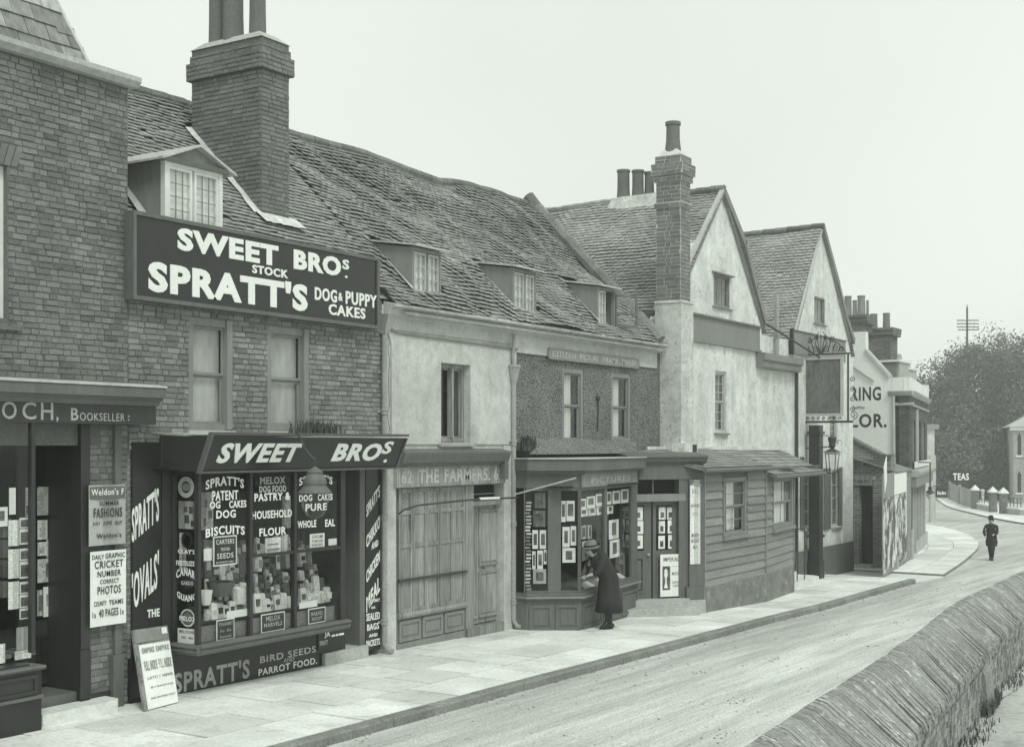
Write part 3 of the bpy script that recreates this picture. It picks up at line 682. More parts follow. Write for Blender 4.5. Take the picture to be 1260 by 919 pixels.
# papers hanging in the bookseller window and door
dd = -.535
r_ = lambda l,r,t,b,d: W.R(l,r,t,b,d)
for (l,r,t,b,nm,lab,cat,kw) in [
    (45.5,71,599,634,'newspaper','open newspaper pinned highest in the glass of the bookseller door','newspaper',dict(mat='news',pic=[(.52,.62,.2,.5),(.7,.9,.15,.35)])),
    (46,58,640,664,'magazine','pale magazine below the top newspaper in the bookseller door, on the left','magazine',dict(mat='goods_pale',pic=[(.2,.8,.15,.6)],pm='image_pale')),
    (59,71,638,662,'magazine','pale magazine below the top newspaper in the bookseller door, on the right','magazine',dict(mat='goods_pale',pic=[(.15,.8,.5,.85)],pm='image_pale')),
    (46,57,667,684,'magazine','magazine in the left middle of the bookseller door glass','magazine',dict(mat='goods_pale',pic=[(.2,.7,.2,.7)],pm='image_pale')),
    (57,71,664,686,'magazine','tilted dark framed magazine in the right middle of the bookseller door glass','magazine',dict(mat='goods_mid',pic=[(.15,.85,.15,.85)],pm='image_pale',tilt=.02)),
    (46,71,688,717,'newspaper','illustrated newspaper with two dark photographs in the bookseller door','newspaper',dict(mat='news',pic=[(.4,.6,.2,.8),(.72,.92,.3,.8)])),
    (53,73,722,759,'magazine','large white magazine with a round drawing lowest in the bookseller door','magazine',dict(mat='paper',pic=[(.18,.72,.35,.75)],pm='image_pale')),
    (45.5,53,726,758,'magazine','dark magazine partly behind the white one low in the bookseller door','magazine',dict(mat='goods_mid',pic=[(.2,.8,.2,.8)]))]:
    card(nm, lab, cat, W, r_(l,r,t,b,dd), dd, group='papers in the bookseller door', **kw)
d = .16
for i, (t, b) in enumerate([(637,650),(651,670),(675,690),(691,712),(716,731),(732,748),(749,762)]):
    card('postcard', 'picture postcard on the hanging card rack, number %s from the top'%['one','two','three','four','five','six','seven'][i], 'postcard', W, r_(24,38,t,b,d), d, mat='paper', pic=[(.08,.92,.12,.8)], group='postcards on the hanging rack in the bookseller window')
for (l,r,t,b,lab,kw) in [
    (11,19,600,633,'narrow white leaflet hanging high in the bookseller window',{}),
    (31,39,600,636,'torn newspaper strip beside the rack in the bookseller window',dict(pic=[(.1,.9,.1,.4)],mat='news')),
    (10,23,640,672,'grey paper sheet left of the postcard rack, upper one',dict(mat='goods_pale')),
    (10,23,676,712,'grey paper sheet left of the postcard rack, middle one',dict(mat='goods_pale')),
    (10,23,716,750,'grey paper sheet left of the postcard rack, lower one',dict(mat='goods_pale')),
    (20,34,772,800,'folded pale paper low in the bookseller window',dict(mat='paper_grey')),
    (-4,9,624,648,'white magazine with dark title at the left edge of the bookseller window',dict(pic=[(.1,.7,.3,.8)])),
    (-6,6,793,817,'upright white book standing at the left in the bookseller window',dict(mat='goods_pale')),
    (18,38,801,812,'white book lying against the glass above the window board',dict(mat='goods_pale'))]:
    card('paper_sheet', lab, 'paper', W, r_(l,r,t,b,.13), .13, group='papers in the bookseller window', **kw)
m = MB()
for i in range(5): m.box(W.X(-8+i*10,.05), W.X(-1+i*10,.05), -.2-.02*i, .12, zf+.80+.0*i, zf+.83+.01*(i%3))
m.build('book_stack', M['goods_dark'], None, 'dark books lying flat on the bookseller window board', 'books', kind=None)
for i in range(4): MB().box(W.X(-8,.0)+.05, W.X(4,.0)+i*.01, -.12, .1, 1.62+i*.22, 1.80+i*.22+.01*i).build('dark_box', M['goods_dark'], None, 'dark box on the bookseller window shelf, %s from the bottom'%['first','second','third','fourth'][i], 'box', 'dark boxes stacked in the bookseller window')
# bills on the pier
o = card('fashion_bill', 'grey bill headed Weldon\'s Summer Fashions pinned above the white cricket poster', 'poster', W, r_(108,153,597,672,.10), .10, mat='paper_grey', curl=.015)
a0,a1,z0,z1 = r_(108,153,597,672,.10); H_ = z1-z0; W_ = a1-a0
bx('title_band', M['paint_mid'], o, a0+.01, a1-.01, .122, .126, z0+H_*.77, z0+H_*.97)
text("Weldon's F", a0+.03, a1-.03, z0+H_*.83, z0+H_*.94, .126, M['paper'], o, bold=.02, th=.002)
for s, u0, u1, v0, v1 in (('SUMMER',.28,.82,.66,.73),('FASHIONS',.12,.9,.46,.62),('JUST',.1,.3,.33,.39),('JUNE',.38,.62,.32,.40),('OUT',.7,.9,.33,.39),("Weldon's",.2,.88,.12,.2)):
    text(s, a0+W_*u0, a0+W_*u1, z0+H_*v0, z0+H_*v1, .124, M['ink'], o, bold=.03, th=.002)
o = card('newspaper_poster', 'white Daily Graphic cricket number poster hanging on the bookseller pier', 'poster', W, r_(110,154,679,772,.10), .10, curl=.01,
    txt=[('DAILY',.05,.38,.895,.955),('GRAPHIC',.42,.97,.895,.965),('CRICKET',.12,.92,.77,.87),('NUMBER',.2,.85,.655,.735),('CORRECT',.27,.8,.56,.62),('PHOTOS',.2,.85,.42,.53),('. .',.45,.55,.385,.395),('COUNTY',.1,.45,.27,.335),('TEAMS',.52,.92,.27,.335),('1s',.06,.15,.12,.2),('40 PAGES',.24,.78,.12,.225),('1s',.84,.93,.12,.2)])
# ================================================================== PET FOOD SHOP
def stepped_mat(): pass
def build_petshop():
    B = T('pet_food_shop', (13.5,.5,gz(13)), 'brick house with large projecting shop window of painted lettering and tiled roof', 'building')
    x0, x1 = 10.955, 15.985
    zf = gz(13)+.12
    w1 = W.R(232,285,390,530); w2 = W.R(329,379,402,526)
    sz = W.Z(250,529); holes = [(w1[0],w1[1],sz,4.97),(w2[0],w2[1],sz,4.97)]
    wall_holes(W, x0, x1, 3.2, 5.55, -.3, 0, holes, 'wall', M['mortar'], B)
    brick_wall(W, x0, x1, 3.24, 5.45, 0, holes, B, M['brick_light'], ph=.0725, pw=.205, jit=1.8, seed=21, th=.014)
    bx('low_wall', M['brickwork'], B, x0, W.X(197), -.3, -.02, 0, 3.2)
    for h in holes:
        wn = sash(B, h[0], h[1], h[2], h[3], -.05, fm='paint_grey', fw=.10, back='blind')
        sill(B, h[0]-.03, h[1]+.03, h[2]+.005, -.05, .05, m='paint_light', h=.05)
        bx('lining', M['paint_grey'], wn, h[1]-.10, h[1]-.002, -.02, .02, h[2]+.01, h[3]-.002)
    # roof
    f = roof_fn(5.5, -.25, 1.0, .05, 3)
    vmax = (2.95+.25)*sqrt(2)
    ch = (14.2, 14.95, .85, 2.5)
    def hole(u, v):
        y = -.25+v/sqrt(2)
        if ch[0] < u < ch[1] and ch[2]-.02 < y < ch[3]: return True
        if W.X(203,-.1)-.0 < u < W.X(273,-.1) and .08 < y < 1.1: return True
        return False
    close_house(B, x0, x1)
    roof = MB().quad((x0,-.02,5.71),(16.35,-.02,5.71),(16.35,2.95,8.68),(x0,2.95,8.68)); roof.quad((x0,2.95,8.68),(16.35,2.95,8.68),(16.35,6.2,5.5),(x0,6.2,5.5)); roof = roof.build('roof', M['tile'], B)
    [setattr(v_.co, 'z', v_.co.z-.13) for v_ in roof.data.vertices]
    tiles(f, x0, 16.3, .34, vmax, roof, M['tile'], hole=hole, seed=31, jit=1.3)
    r = random.Random(9); x = x0
    while x < 16.2:
        MB().tube([(x,2.95,8.70),(x+.36,2.95,8.70+r.random()*.02)], .11, 8).build('ridge_tile', M['ridge'], roof); x += .37
    # chimney stack
    cx0, cx1, cy0, cy1 = 14.28, 14.88, .92, 2.36
    C_ = T('chimney_stack', (14.65,1.6,7.2), 'massive dark brick chimney stack with three pots on the pet food shop roof', 'chimney')
    zt = W.Z(322,42,-cy0); st = MB()
    st.box(cx0, cx1, -cy1, -cy0, 6.3, zt-.02); stk = st.build('mortar_core', M['mortar'], C_)
    fS = Fr((cx0,cy1),(cx0,cy0)); fF = Fr((cx0,cy0),(cx1,cy0))
    bands = [(W.Z(322,84,-cy0),W.Z(322,62,-cy0),.06),(W.Z(322,62,-cy0),W.Z(322,52,-cy0),.02),(W.Z(322,52,-cy0),zt-.03,-.03)]
    zlow = bands[0][0]
    brick_wall(fS, 0, fS.len, 6.5, zlow, .0, [], C_, M['brick_stack'], pw=.2, ph=.068, limit=180, seed=41, clip=lambda a, z: z > 5.75+(cy1-a)-.12)
    brick_wall(fF, 0, fF.len, 6.5, zlow, .0, [], C_, M['brick_stack'], pw=.2, ph=.068, limit=110, seed=42)
    for k_, (b0, b1, p) in enumerate(bands):
        bx('corbel', M['mortar'], C_, cx0-p, cx1+p, -cy1-p, -cy0+p, b0+.002, b1-.001)
        fa = Fr((cx0-p,cy1+p),(cx0-p,cy0-p)); fb_ = Fr((cx0-p,cy0-p),(cx1+p,cy0-p))
        brick_wall(fa, 0, fa.len, b0, b1, 0, [], C_, M['brick_stack'], pw=.2, ph=.068, limit=0, seed=43+k_); brick_wall(fb_, 0, fb_.len, b0, b1, 0, [], C_, M['brick_stack'], pw=.2, ph=.068, limit=0, seed=53+k_)
    cap = MB(); cap.raw([(cx0-.02,cy0-.02,zt-.03),(cx1+.02,cy0-.02,zt-.03),(cx1+.02,cy1+.02,zt-.03),(cx0-.02,cy1+.02,zt-.03),(cx0+.12,cy0+.15,zt+.1),(cx1-.12,cy0+.15,zt+.1),(cx1-.12,cy1-.15,zt+.1),(cx0+.12,cy1-.15,zt+.1)],[(0,1,5,4),(1,2,6,5),(2,3,7,6),(3,0,4,7),(4,5,6,7)])
    cap.build('flaunching', M['stone'], C_)
    for (y_, r_, h_) in ((1.22,.125,1.2),(1.72,.155,1.2),(2.08,.115,1.2)):
        MB().lathe((14.52,y_,zt+.05), [(r_*1.05,0),(r_*.98,.4),(r_*.95,h_)], 14).build('chimney_pot', M['pot'], C_)
    # cement fillets where stack meets the tiles
    k = MB()
    def strip(p, q, w_, t_):
        p, q = Vector(p), Vector(q); n = 9; r = random.Random(3); A = []
        for i in range(n+1):
            c = p.lerp(q, i/n); j = (r.random()-.5)*.05; up = Vector((0,-1,1)).normalized()
            A.append((c+Vector((-w_*(1+.5*r.random()),0,0)) if t_ == 0 else c+Vector((0,-w_*(1+.6*r.random()),-w_))))
        for i in range(n): k.raw([p.lerp(q,i/n)+Vector((.0,0,.09)), p.lerp(q,(i+1)/n)+Vector((.0,0,.09)), A[i+1]+Vector((0,-.03,.06)), A[i]+Vector((0,-.03,.06))],[(0,1,2,3)])
        return k
    zr = lambda y: 5.5+(y+.25)
    strip((cx0,cy1,zr(cy1)),(cx0,cy0,zr(cy0)), .13, 0); strip((cx0-.12,cy0-.0,zr(cy0)),(cx1+.15,cy0-.0,zr(cy0)), .14, 1)
    k.build('cement_fillet', M['cement'], roof)
    # dormer with leaded casements
    D = MB(); fd = -.1; da, db = W.X(203,fd), W.X(274,fd); zt2, zb2 = W.Z(204,196,fd), 6.0
    yb2 = lambda z: z-5.5-.25
    y0 = -fd
    D.box(da, da+.07, fd-.08, fd, zb2, zt2); D.box(db-.06, db, fd-.08, fd, zb2, zt2); D.box(da+.07, db-.06, fd-.08, fd, zt2-.06, zt2)
    D = D.build('dormer', M['paint_white'], B)
    for xx in (da, db-.02): MB().raw([(xx,y0+.08,zb2),(xx+.02,y0+.08,zb2),(xx,y0+.08,zt2),(xx+.02,y0+.08,zt2),(xx,yb2(zt2),zt2),(xx+.02,yb2(zt2),zt2)],[(0,1,3,2),(2,3,5,4),(0,2,4),(1,5,3),(0,4,5,1)]).build('cheek', M['paint_grey'], D)
    ov = .16; ap = zt2+.27; mx_ = (da+db)/2
    MB().prism([(da-.08,zt2+.0),(db+.08,zt2+.0),(mx_,ap-.03)], fd-.06, fd+.01).build('pediment', M['paint_grey'], D)
    MB().prof([(fd-.05,zt2-.02),(fd+.05,zt2-.02),(fd+.09,zt2+.03),(fd-.05,zt2+.04)], da-.06, db+.06).build('eaves_moulding', M['paint_grey'], D)
    R_ = MB()
    for (xa, za, xb, zb_) in ((da-.14,zt2+.0,mx_,ap),(mx_,ap,db+.14,zt2+.0)):
        R_.raw([(xa,y0-.12,za),(xb,y0-.12,zb_),(xb,yb2(zb_)+.1,zb_),(xa,yb2(za)+.1,za),(xa,y0-.12,za-.03),(xb,y0-.12,zb_-.03),(xb,yb2(zb_)+.1,zb_-.03),(xa,yb2(za)+.1,za-.03)],[(0,1,2,3),(7,6,5,4),(0,4,5,1),(1,5,6,2),(2,6,7,3),(3,7,4,0)])
    R_.build('dormer_roof', M['lead'], D)
    bx('room_shade', M['interior_shade'], D, da+.02, db-.02, fd-.5, fd-.48, zb2, zt2)
    bx('blind', M['bright_backing'], D, da+.075, db-.065, fd-.095, fd-.085, zb2, zt2-.08)  # white sheet added close behind the leaded panes to brighten them
    bx('curtain', M['curtain'], D, db-.4, db-.1, fd-.18, fd-.17, zb2, zt2-.15); bx('curtain', M['curtain'], D, da+.1, da+.3, fd-.18, fd-.17, zb2, zt2-.3)
    mid = (da+db)/2
    for (a, b) in ((da+.07, mid-.02), (mid+.02, db-.06)):
        c = MB(); c.box(a, a+.035, fd-.06, fd-.02, zb2, zt2-.06); c.box(b-.035, b, fd-.06, fd-.02, zb2, zt2-.06); c.box(a+.035, b-.035, fd-.06, fd-.02, zt2-.10, zt2-.06)
        c = c.build('casement', M['paint_white'], D); n, rr = 3, 5; A, B_ = a+.035, b-.035; Z0, Z1 = zb2, zt2-.10
        for i in range(n):
            for j_ in range(rr):
                u0, u1 = A+(B_-A)*i/n+.005, A+(B_-A)*(i+1)/n-.005; v0, v1 = Z0+(Z1-Z0)*j_/rr+.005, Z0+(Z1-Z0)*(j_+1)/rr-.005; t = (random.random()-.5)*.02
                MB().raw([W.P(u0,fd-.04+t,v0),W.P(u1,fd-.04-t,v0),W.P(u1,fd-.04-t*.3,v1),W.P(u0,fd-.04+t,v1)],[(0,1,2,3)]).build('pane', M['glass_sash'], c)
        l = MB()
        for i in range(1, n): u = A+(B_-A)*i/n; l.box(u-.005, u+.005, fd-.046, fd-.034, Z0, Z1)
        for j_ in range(1, rr): v = Z0+(Z1-Z0)*j_/rr; l.box(A, B_, fd-.045, fd-.035, v-.005, v+.005)
        l.build('lead_cames', M['paint_grey'], c)
    k = MB().raw([(da-.02,.0,5.75),(da-.2,.0,5.75),(da-.1,yb2(zt2)-.1,zt2-.05),(da-.0,yb2(zt2)-.1,zt2-.05)],[(0,1,2,3)])
    for v in k.v: v.z += .09; v.y -= .02
    k.build('lead_soaker', M['lead'], D)
    # ---------------- shopfront
    SFm = 'paint_dark'; bdp = .5
    xa = 11.64; xe = W.X(421,bdp); zs = W.Z(246,793,bdp); zt_ = W.Z(246,583,bdp); xd = W.X(446)
    sh = bx('stallriser', M['paint_black'], B, x0+.0, W.X(425,.04), -.4, .04, zf-.2, zs-.12)
    bx('plinth', M['stone'], sh, W.X(236,.05), W.X(425,.05), .041, .055, zf-.2, W.Z(389,821,.05))
    for s, l, r, py, t, b, mt, bo in (("SPRATT'S",214,307,305,810,834,'letter_gilt',.05),('BIRD SEEDS',320,388.5,388,794,802,'letter_worn',.02),('AND',349,362,362,807.5,812.5,'letter_worn',.0),('PARROT FOOD.',318,390,390,808,816,'letter',.03)):
        text(s, W.X(l,.041), W.X(r,.041), W.Z(py,b,.041), W.Z(py,t,.041), .041, M[mt], sh, bold=bo, th=.004)
    bay = T('shop_window', (13.1,-.25,zs), None, None) if False else None
    # sill, corner posts, mullions, head
    sl = MB(); pr = [(0,zs-.13),(bdp+.04,zs-.13),(bdp+.07,zs-.09),(bdp+.05,zs-.06),(bdp+.09,zs-.03),(bdp+.03,zs),(0,zs)]
    sl.prof(pr, xa-.02, xe+.12); sl = sl.build('window_sill', M['paint_mid'], B)
    sd_ = Fr((xa,0),(xa,-bdp))
    MB().prof([(-.02,zs-.128),(.05,zs-.128),(.08,zs-.088),(.06,zs-.058),(.09,zs-.03),(.03,zs-.002),(-.02,zs-.002)], 0, bdp+.05, fr=sd_).build('side_sill', M['paint_mid'], B)
    wf = MB(); t = .05
    lights = [247.5, 309.5, 364, 420]
    X = [xa]+[W.X(p,bdp) for p in lights[1:3]]+[xe]
    for i, x in enumerate(X): wf.box(x-(0 if i == 0 else t/2), x+(t if i == 0 else t/2), bdp-.07, bdp, zs, zt_)
    wf.box(xa, xe+.1, bdp-.07, bdp, zt_, zt_+.05)
    zr_ = W.Z(313,684,bdp); wf.box(X[1]+t/2, X[3]-t/2, bdp-.05, bdp-.005, zr_-.02, zr_+.02)
    wf.box(xa, xa+.07, -.02, .05, zs, zt_)
    wf.box(xa+.001, xa+.06, .05, bdp-.07, zt_-.02, zt_+.05)
    wf = wf.build('shop_window', M[SFm], B)
    for i in range(3):
        a, b = X[i]+(t if i == 0 else t/2), X[i+1]-t/2
        if i == 0: bx('pane', M['glass'], wf, a, b, bdp-.04, bdp-.035, zs, zt_)
        else:
            bx('pane', M['glass'], wf, a, b, bdp-.04, bdp-.035, zr_+.02, zt_); bx('pane', M['glass'], wf, a, b, bdp-.04, bdp-.035, zs, zr_-.02)
    bx('pane', M['glass'], wf, xa+.02, xa+.025, .05, bdp-.07, zs, zt_)
    bx('window_bed', M['paint_mid'], B, xa+.03, xe, -.6, bdp-.08, zs-.02, zs+.0)
    rm = MB(); rm.box(xa-.3, xe+1.4, -1.9, -1.85, zf, 3.3); rm.box(xa-.35, xa-.3, -1.85, -.41, zf, 3.2); rm.box(xa-.3, x1, -1.85, .3, zt_+.06, zt_+.1) ; rm.build('room_shade', M['interior_shade'], B)
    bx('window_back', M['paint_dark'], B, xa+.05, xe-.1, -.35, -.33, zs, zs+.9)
    bx('end_board', M['paint_dark'], B, xe+.0, xe+.03, -.35, bdp-.08, zs, zt_)
    bx('net_screen', M['mottled'], B, xa+.08, xe-.04, bdp-.12, bdp-.11, zs, zs+.2)
    bx('net_screen', M['mottled'], B, xa+.06, xa+.07, .1, bdp-.12, zs, zs+.16)
    # return post left with recessed wall board
    bx('return_board', M[SFm], B, W.X(198,.0), xa, -.02, .02, zs-.13, zt_+.05) 
    # gilt and white lettering on the glass, one line each
    gd = bdp-.033
    def line(s, l, r, t_, b_, mt='letter', arc=0, bold=.05, rise=0):
        a0, a1 = W.X(l,gd), W.X(r,gd); text(s, a0, a1, W.Z(l,b_,gd), W.Z(l,t_,gd), gd, M[mt], wf, arc=arc, bold=bold, th=.003, rise=rise)
    for a in (("SPRATT'S",253,300,591,603,'letter',.05),('PATENT',261,293,604,616),('OG',258,271,617,626),('CAKES',282,303,616,625),('DOG',266,290,628,638),('BISCUITS',253,301,651,662,'letter',.03),
              ('MELOX',320,351,587,596,'letter_gilt'),('DOG FOOD',319,352,598,606,'letter_worn'),('PASTRY &',313,357,607,617),('HOUSEHOLD',310,359,629,639),('FLOUR',319,352,650,660),
              ("SPRATT'S",368,409,588,598,'letter',.05),('DOG',368,384,609,617),('CAKES',391,409,608,616),('PURE',376,402,620,629),('WHOLE',366,389,641,650),('EAL',400,412,639,648)):
        line(*a)
    gs = Fr((xa,0),(xa,-bdp)); ds = .002-.018
    def R2(l, r, t_, b_, d=ds): return gs.R(l, r, t_, b_, d)
    def sline(s, l, r, t_, b_, mt='letter', arc=0, bold=.05):
        a0, a1, z0, z1 = R2(l, r, t_, b_); text(s, a0, a1, z0, z1, ds, M[mt], wf, fr=gs, arc=arc, bold=bold, th=.003)
    sline("CLAY'S", 219,240,675,680.5); sline('FERTILIZER', 217,243,689,695)
    sline('CANAR', 217,240,702,712, arc=.05); sline('GUANO', 218,242,726,734, arc=-.05)
    def disc(l, r, t_, b_, mt, rr=1., ring=None, name='emblem'):
        a0, a1, z0, z1 = R2(l, r, t_, b_); c = ((a0+a1)/2, (z0+z1)/2); n = 20; pts = [(c[0]+(a1-a0)/2*cos(2*pi*i/n), c[1]+(z1-z0)/2*sin(2*pi*i/n)) for i in range(n)]
        k = MB()
        if ring:
            q = [(c[0]+(x-c[0])*ring, c[1]+(y-c[1])*ring) for x, y in pts]
            for i in range(n): j = (i+1)%n; k.raw([gs.P(*[pts[i][0], ds+.002, pts[i][1]]), gs.P(pts[j][0], ds+.002, pts[j][1]), gs.P(q[j][0], ds+.002, q[j][1]), gs.P(q[i][0], ds+.002, q[i][1])], [(0,1,2,3)])
        else: k.prism(pts, ds, ds+.002, gs)
        return k.build(name, M[mt], wf)
    disc(219,239,586,612,'letter_gilt', ring=.55); disc(224,234,594,604,'paint_grey')
    disc(223,237,654,674,'paint_black'); disc(226,234,657,672,'letter')
    disc(223,238,708,724,'paint_black'); sline('GARDO', 223,238,714,719,'letter_worn')
    disc(222,240,748,770,'letter_worn', ring=.8); disc(225,237,752,767,'paint_mid'); sline('MELOX', 221,241,757,763)
    # canopy fascia, leaning out at the top
    fa0, fz0, fz1 = W.X(248,.62), W.Z(250,580,.62), W.Z(262,535,.82)
    fxe = W.X(487,.62)
    def cp(a, t_, o=0): 
        return Vector((a, -(.62+.2*t_+o), fz0+(fz1-fz0)*t_))
    k = MB(); k.raw([cp(fa0,0),cp(fxe,0),cp(fxe,1),cp(fa0,1),cp(fa0,0,-.04),cp(fxe,0,-.04),cp(fxe,1,-.04),cp(fa0,1,-.04)],[(0,1,2,3),(7,6,5,4),(0,4,5,1),(1,5,6,2),(2,6,7,3),(3,7,4,0)])
    fs_ = k.build('shop_fascia', M['paint_black'], B)
    k = MB(); fw = .035
    for (u0,u1,t0,t1) in ((fa0,fxe,-.06,0),(fa0,fxe,1,1.08)): k.raw([cp(u0,t0,.02),cp(u1,t0,.02),cp(u1,t1,.02),cp(u0,t1,.02),cp(u0,t0,-.06),cp(u1,t0,-.06),cp(u1,t1,-.06),cp(u0,t1,-.06)],[(0,1,2,3),(7,6,5,4),(0,4,5,1),(1,5,6,2),(2,6,7,3),(3,7,4,0)])
    for (u0,u1) in ((fa0-.03,fa0),(fxe,fxe+.03)): k.raw([cp(u0,-.06,.02),cp(u1,-.06,.02),cp(u1,1.08,.02),cp(u0,1.08,.02),cp(u0,-.06,-.06),cp(u1,-.06,-.06),cp(u1,1.08,-.06),cp(u0,1.08,-.06)],[(0,1,2,3),(7,6,5,4),(0,4,5,1),(1,5,6,2),(2,6,7,3),(3,7,4,0)])
    k.build('fascia_frame', M['paint_mid'], fs_)
    for s, l, r in (('SWEET',268,366),('BRO',410,467)):
        o = text(s, W.X(l,.72), W.X(r,.72), fz0+.10, fz1-.10, .645, M['letter'], fs_, bold=.07, shear=.18, th=.012)
    text('S', W.X(470,.74), W.X(481,.74), fz0+.20, fz1-.07, .645, M['letter'], fs_, bold=.06, shear=.15); text('.', W.X(474,.7), W.X(478,.7), fz0+.07, fz0+.12, .645, M['letter'], fs_)
    # lean the lettering back onto the board
    for o in [c for c in fs_.children if c.name.startswith('lettering')]:
        me = o.data; loc = WL[o]
        for v in me.vertices:
            z = v.co.z+loc.z; t_ = (z-fz0)/(fz1-fz0); v.co.y += -(.2*t_+.622-.645)
    cn = MB(); cn.quad((x0+.02,0,fz1+.04),(fa0,-.02,fz1+.03),(fa0,-.82,fz1+.0),(x0+.5,-.05,fz1+.02)); 
    cn.slab([(W.X(197,.0),0,fz1+.03),(fa0-.02,-.80,fz1+.01),(fxe+.02,-.84,fz1+.01),(fxe-.1,0,fz1+.05)], .03); cn.build('canopy_top', M['lead'], fs_)
    bs = MB(); bl = W.X(198,.04); bs.box(bl, fa0-.0, 0.0, .045, fz0, fz1); bs.raw([(fa0-.02,-.62,fz0),(fa0-.02,-.82,fz1),(bl+.03,-.045,fz1),(bl+.03,-.045,fz0)],[(0,1,2,3)])
    bs.build('canopy_side', M[SFm], B)
    bx('canopy_soffit', M[SFm], B, xa, x1-.1, 0, .58, fz0+.0, fz0+.02)
    # door recess, jamb, step
    jl, jr = W.X(442,.02), W.X(449,.03)
    bx('door_jamb', M['paint_mid'], B, jl, jr, -.4, .03, zf+.12, fz0)
    bx('door_step', M['stone'], B, xe+.1, jr, -.5, .1, zf-.1, zf+.16)
    bx('door_post', M[SFm], B, xe+.04, xe+.1, -.4, bdp-.02, zs, fz0-.0)
    bx('door', M['paint_mid'], B, jr-.06, jr-.02, -1.5, -.42, zf+.16, 2.5)
    bx('fanlight_board', M['paint_mid'], B, xe+.1, jl, -.42, -.38, W.Z(430,609,-.4), fz0)
    return zf, zs, zt_, X, bdp, xa, gs, xe, fz0, fz1
zf2, zs, zt_, SX, bdp, xa, gs, xe, fz0, fz1 = build_petshop()
# the great name board
a0, a1 = W.X(164,.18), W.X(467,.18); z0, z1 = W.Z(165,368,.18), W.Z(165,258.5,.18)
SG = T('name_board', ((a0+a1)/2,-.1,z0), 'huge dark glossy board of white lettering across the brick upper wall', 'sign')
bx('board', M['paint_black'], SG, a0+.05, a1-.05, .08, .16, z0+.05, z1-.05)
k = MB()
for (p0,p1,q0,q1) in ((a0,a0+.05,z0,z1),(a1-.05,a1,z0,z1),(a0+.05,a1-.05,z0,z0+.05),(a0+.05,a1-.05,z1-.05,z1)): k.box(p0,p1,.02,.185,q0,q1)
k.build('frame', M['paint_mid'], SG)
d = .161; xL = lambda p: W.X(p,d); zL = lambda px,py: W.Z(px,py,d)
def BL(s, l, r, pt, pb, mt='letter', bold=.05):
    a, b = xL(l), xL(r); return text(s, a, b, zL(l,pb), zL(l,pt), d, M[mt], SG, bold=bold, th=.012)
BL('SWEET', 218, 342, 279.5, 307.5, bold=.085); BL('BRO', 361, 419, 306.5, 331, bold=.085); BL('S', 421, 429, 319, 331, bold=.06); BL('.', 424, 427, 339, 342)
BL('STOCK', 310, 354, 325.5, 336, bold=.06); BL("SPRATT'S", 182, 378, 319.5, 358.5, bold=.085)
BL('DOG', 387, 414, 353, 369, bold=.05); BL('&', 416, 421, 360, 370, bold=.03); BL('PUPPY', 425, 463, 358, 374, bold=.045); BL('CAKES', 404, 449, 373.5, 387, bold=.05)
# painted side boards
a0, a1, z0, z1 = W.R(161,196,542,864,.0); z0 = zf2+.02
PB = bx('side_board', M['paint_black'], None, a0, a1, .0, .03, z0, z1-.02, label="tall black board with slanting white Spratt's Ovals lettering left of the shop window", cat='sign')
text("SPRATT'S", W.X(162,.031), W.X(195,.031), W.Z(162,668,.031), W.Z(162,625,.031), .031, M['letter'], PB, bold=.03, rise=.60)
text("'OVALS'", W.X(162,.031), W.X(195,.031), W.Z(162,752,.031), W.Z(162,706,.031), .031, M['letter'], PB, bold=.03, rise=.62)
text('THE', W.X(181,.031), W.X(196,.031), W.Z(181,760,.031), W.Z(181,750,.031), .031, M['letter'], PB, bold=.05)
text('BI', W.X(161,.031), W.X(169,.031), W.Z(161,848,.031), W.Z(161,829,.031), .031, M['letter_gilt'], PB, bold=.02)
a0, a1 = W.X(450,.03), W.X(468,.03); z1 = fz0+.05; z0 = W.Z(450,802,.03)
PR = bx('side_board', M['paint_black'], None, a0, a1, .0, .03, z0, z1, label='narrow black board of slanting white lettering between the shop door and the drainpipe', cat='sign')
A = .031
for s, t, b, rs in (("SPRATT'S",625,637,.42),('CHIKKO',664,675,.42),('AND',676,682,.12),('CHICKEN',707,718,.42),('MEAL',739,754,.42)):
    if s == 'AND': text(s, W.X(457,A), W.X(465,A), W.Z(457,t,A), W.Z(457,t-8,A), A, M['letter'], PR, bold=.03, rise=.3); continue
    text(s, W.X(450.5,A), W.X(467,A), W.Z(450,b,A), W.Z(450,t-4,A), A, M['letter'], PR, bold=.04, rise=.95)
for s, l, r, t, b in (('SOLD ONLY',451,467,738,742),('IN',457,461,746,749),('SEALED',450.5,467,755,764),('BAGS',451.5,466,768,776),('AND',454,464,780,784),('PACKETS',450.5,467,788,796)):
    text(s, W.X(l,A), W.X(r,A), W.Z(l,b,A), W.Z(l,t,A), A, M['letter'], PR, bold=.03)
pr_ = W.R(391.5,424,774,798,.06)
PX = bx('small_plate', M['paint_black'], None, pr_[0], pr_[1], .041, .06, W.Z(424,793,.06), W.Z(392,777,.06), label='black plate of small white lettering low beside the pet food shop doorway', cat='sign')
text('JA', W.X(399,.061), W.X(406,.061), W.Z(406,784,.061), W.Z(406,776.5,.061), .061, M['letter'], PX, bold=.06)
for u, v in ((408,412),(413,416),(417,423)): bx('lettering', M['letter'], PX, W.X(u,.061), W.X(v,.061), .0605, .064, W.Z(415,782,.061), W.Z(415,777,.061)-.03)
text('SPRATT', W.X(393,.061), W.X(403,.061), W.Z(403,795,.061)+.03, W.Z(403,791,.061)+.05, .061, M['letter_worn'], PX, bold=.03)
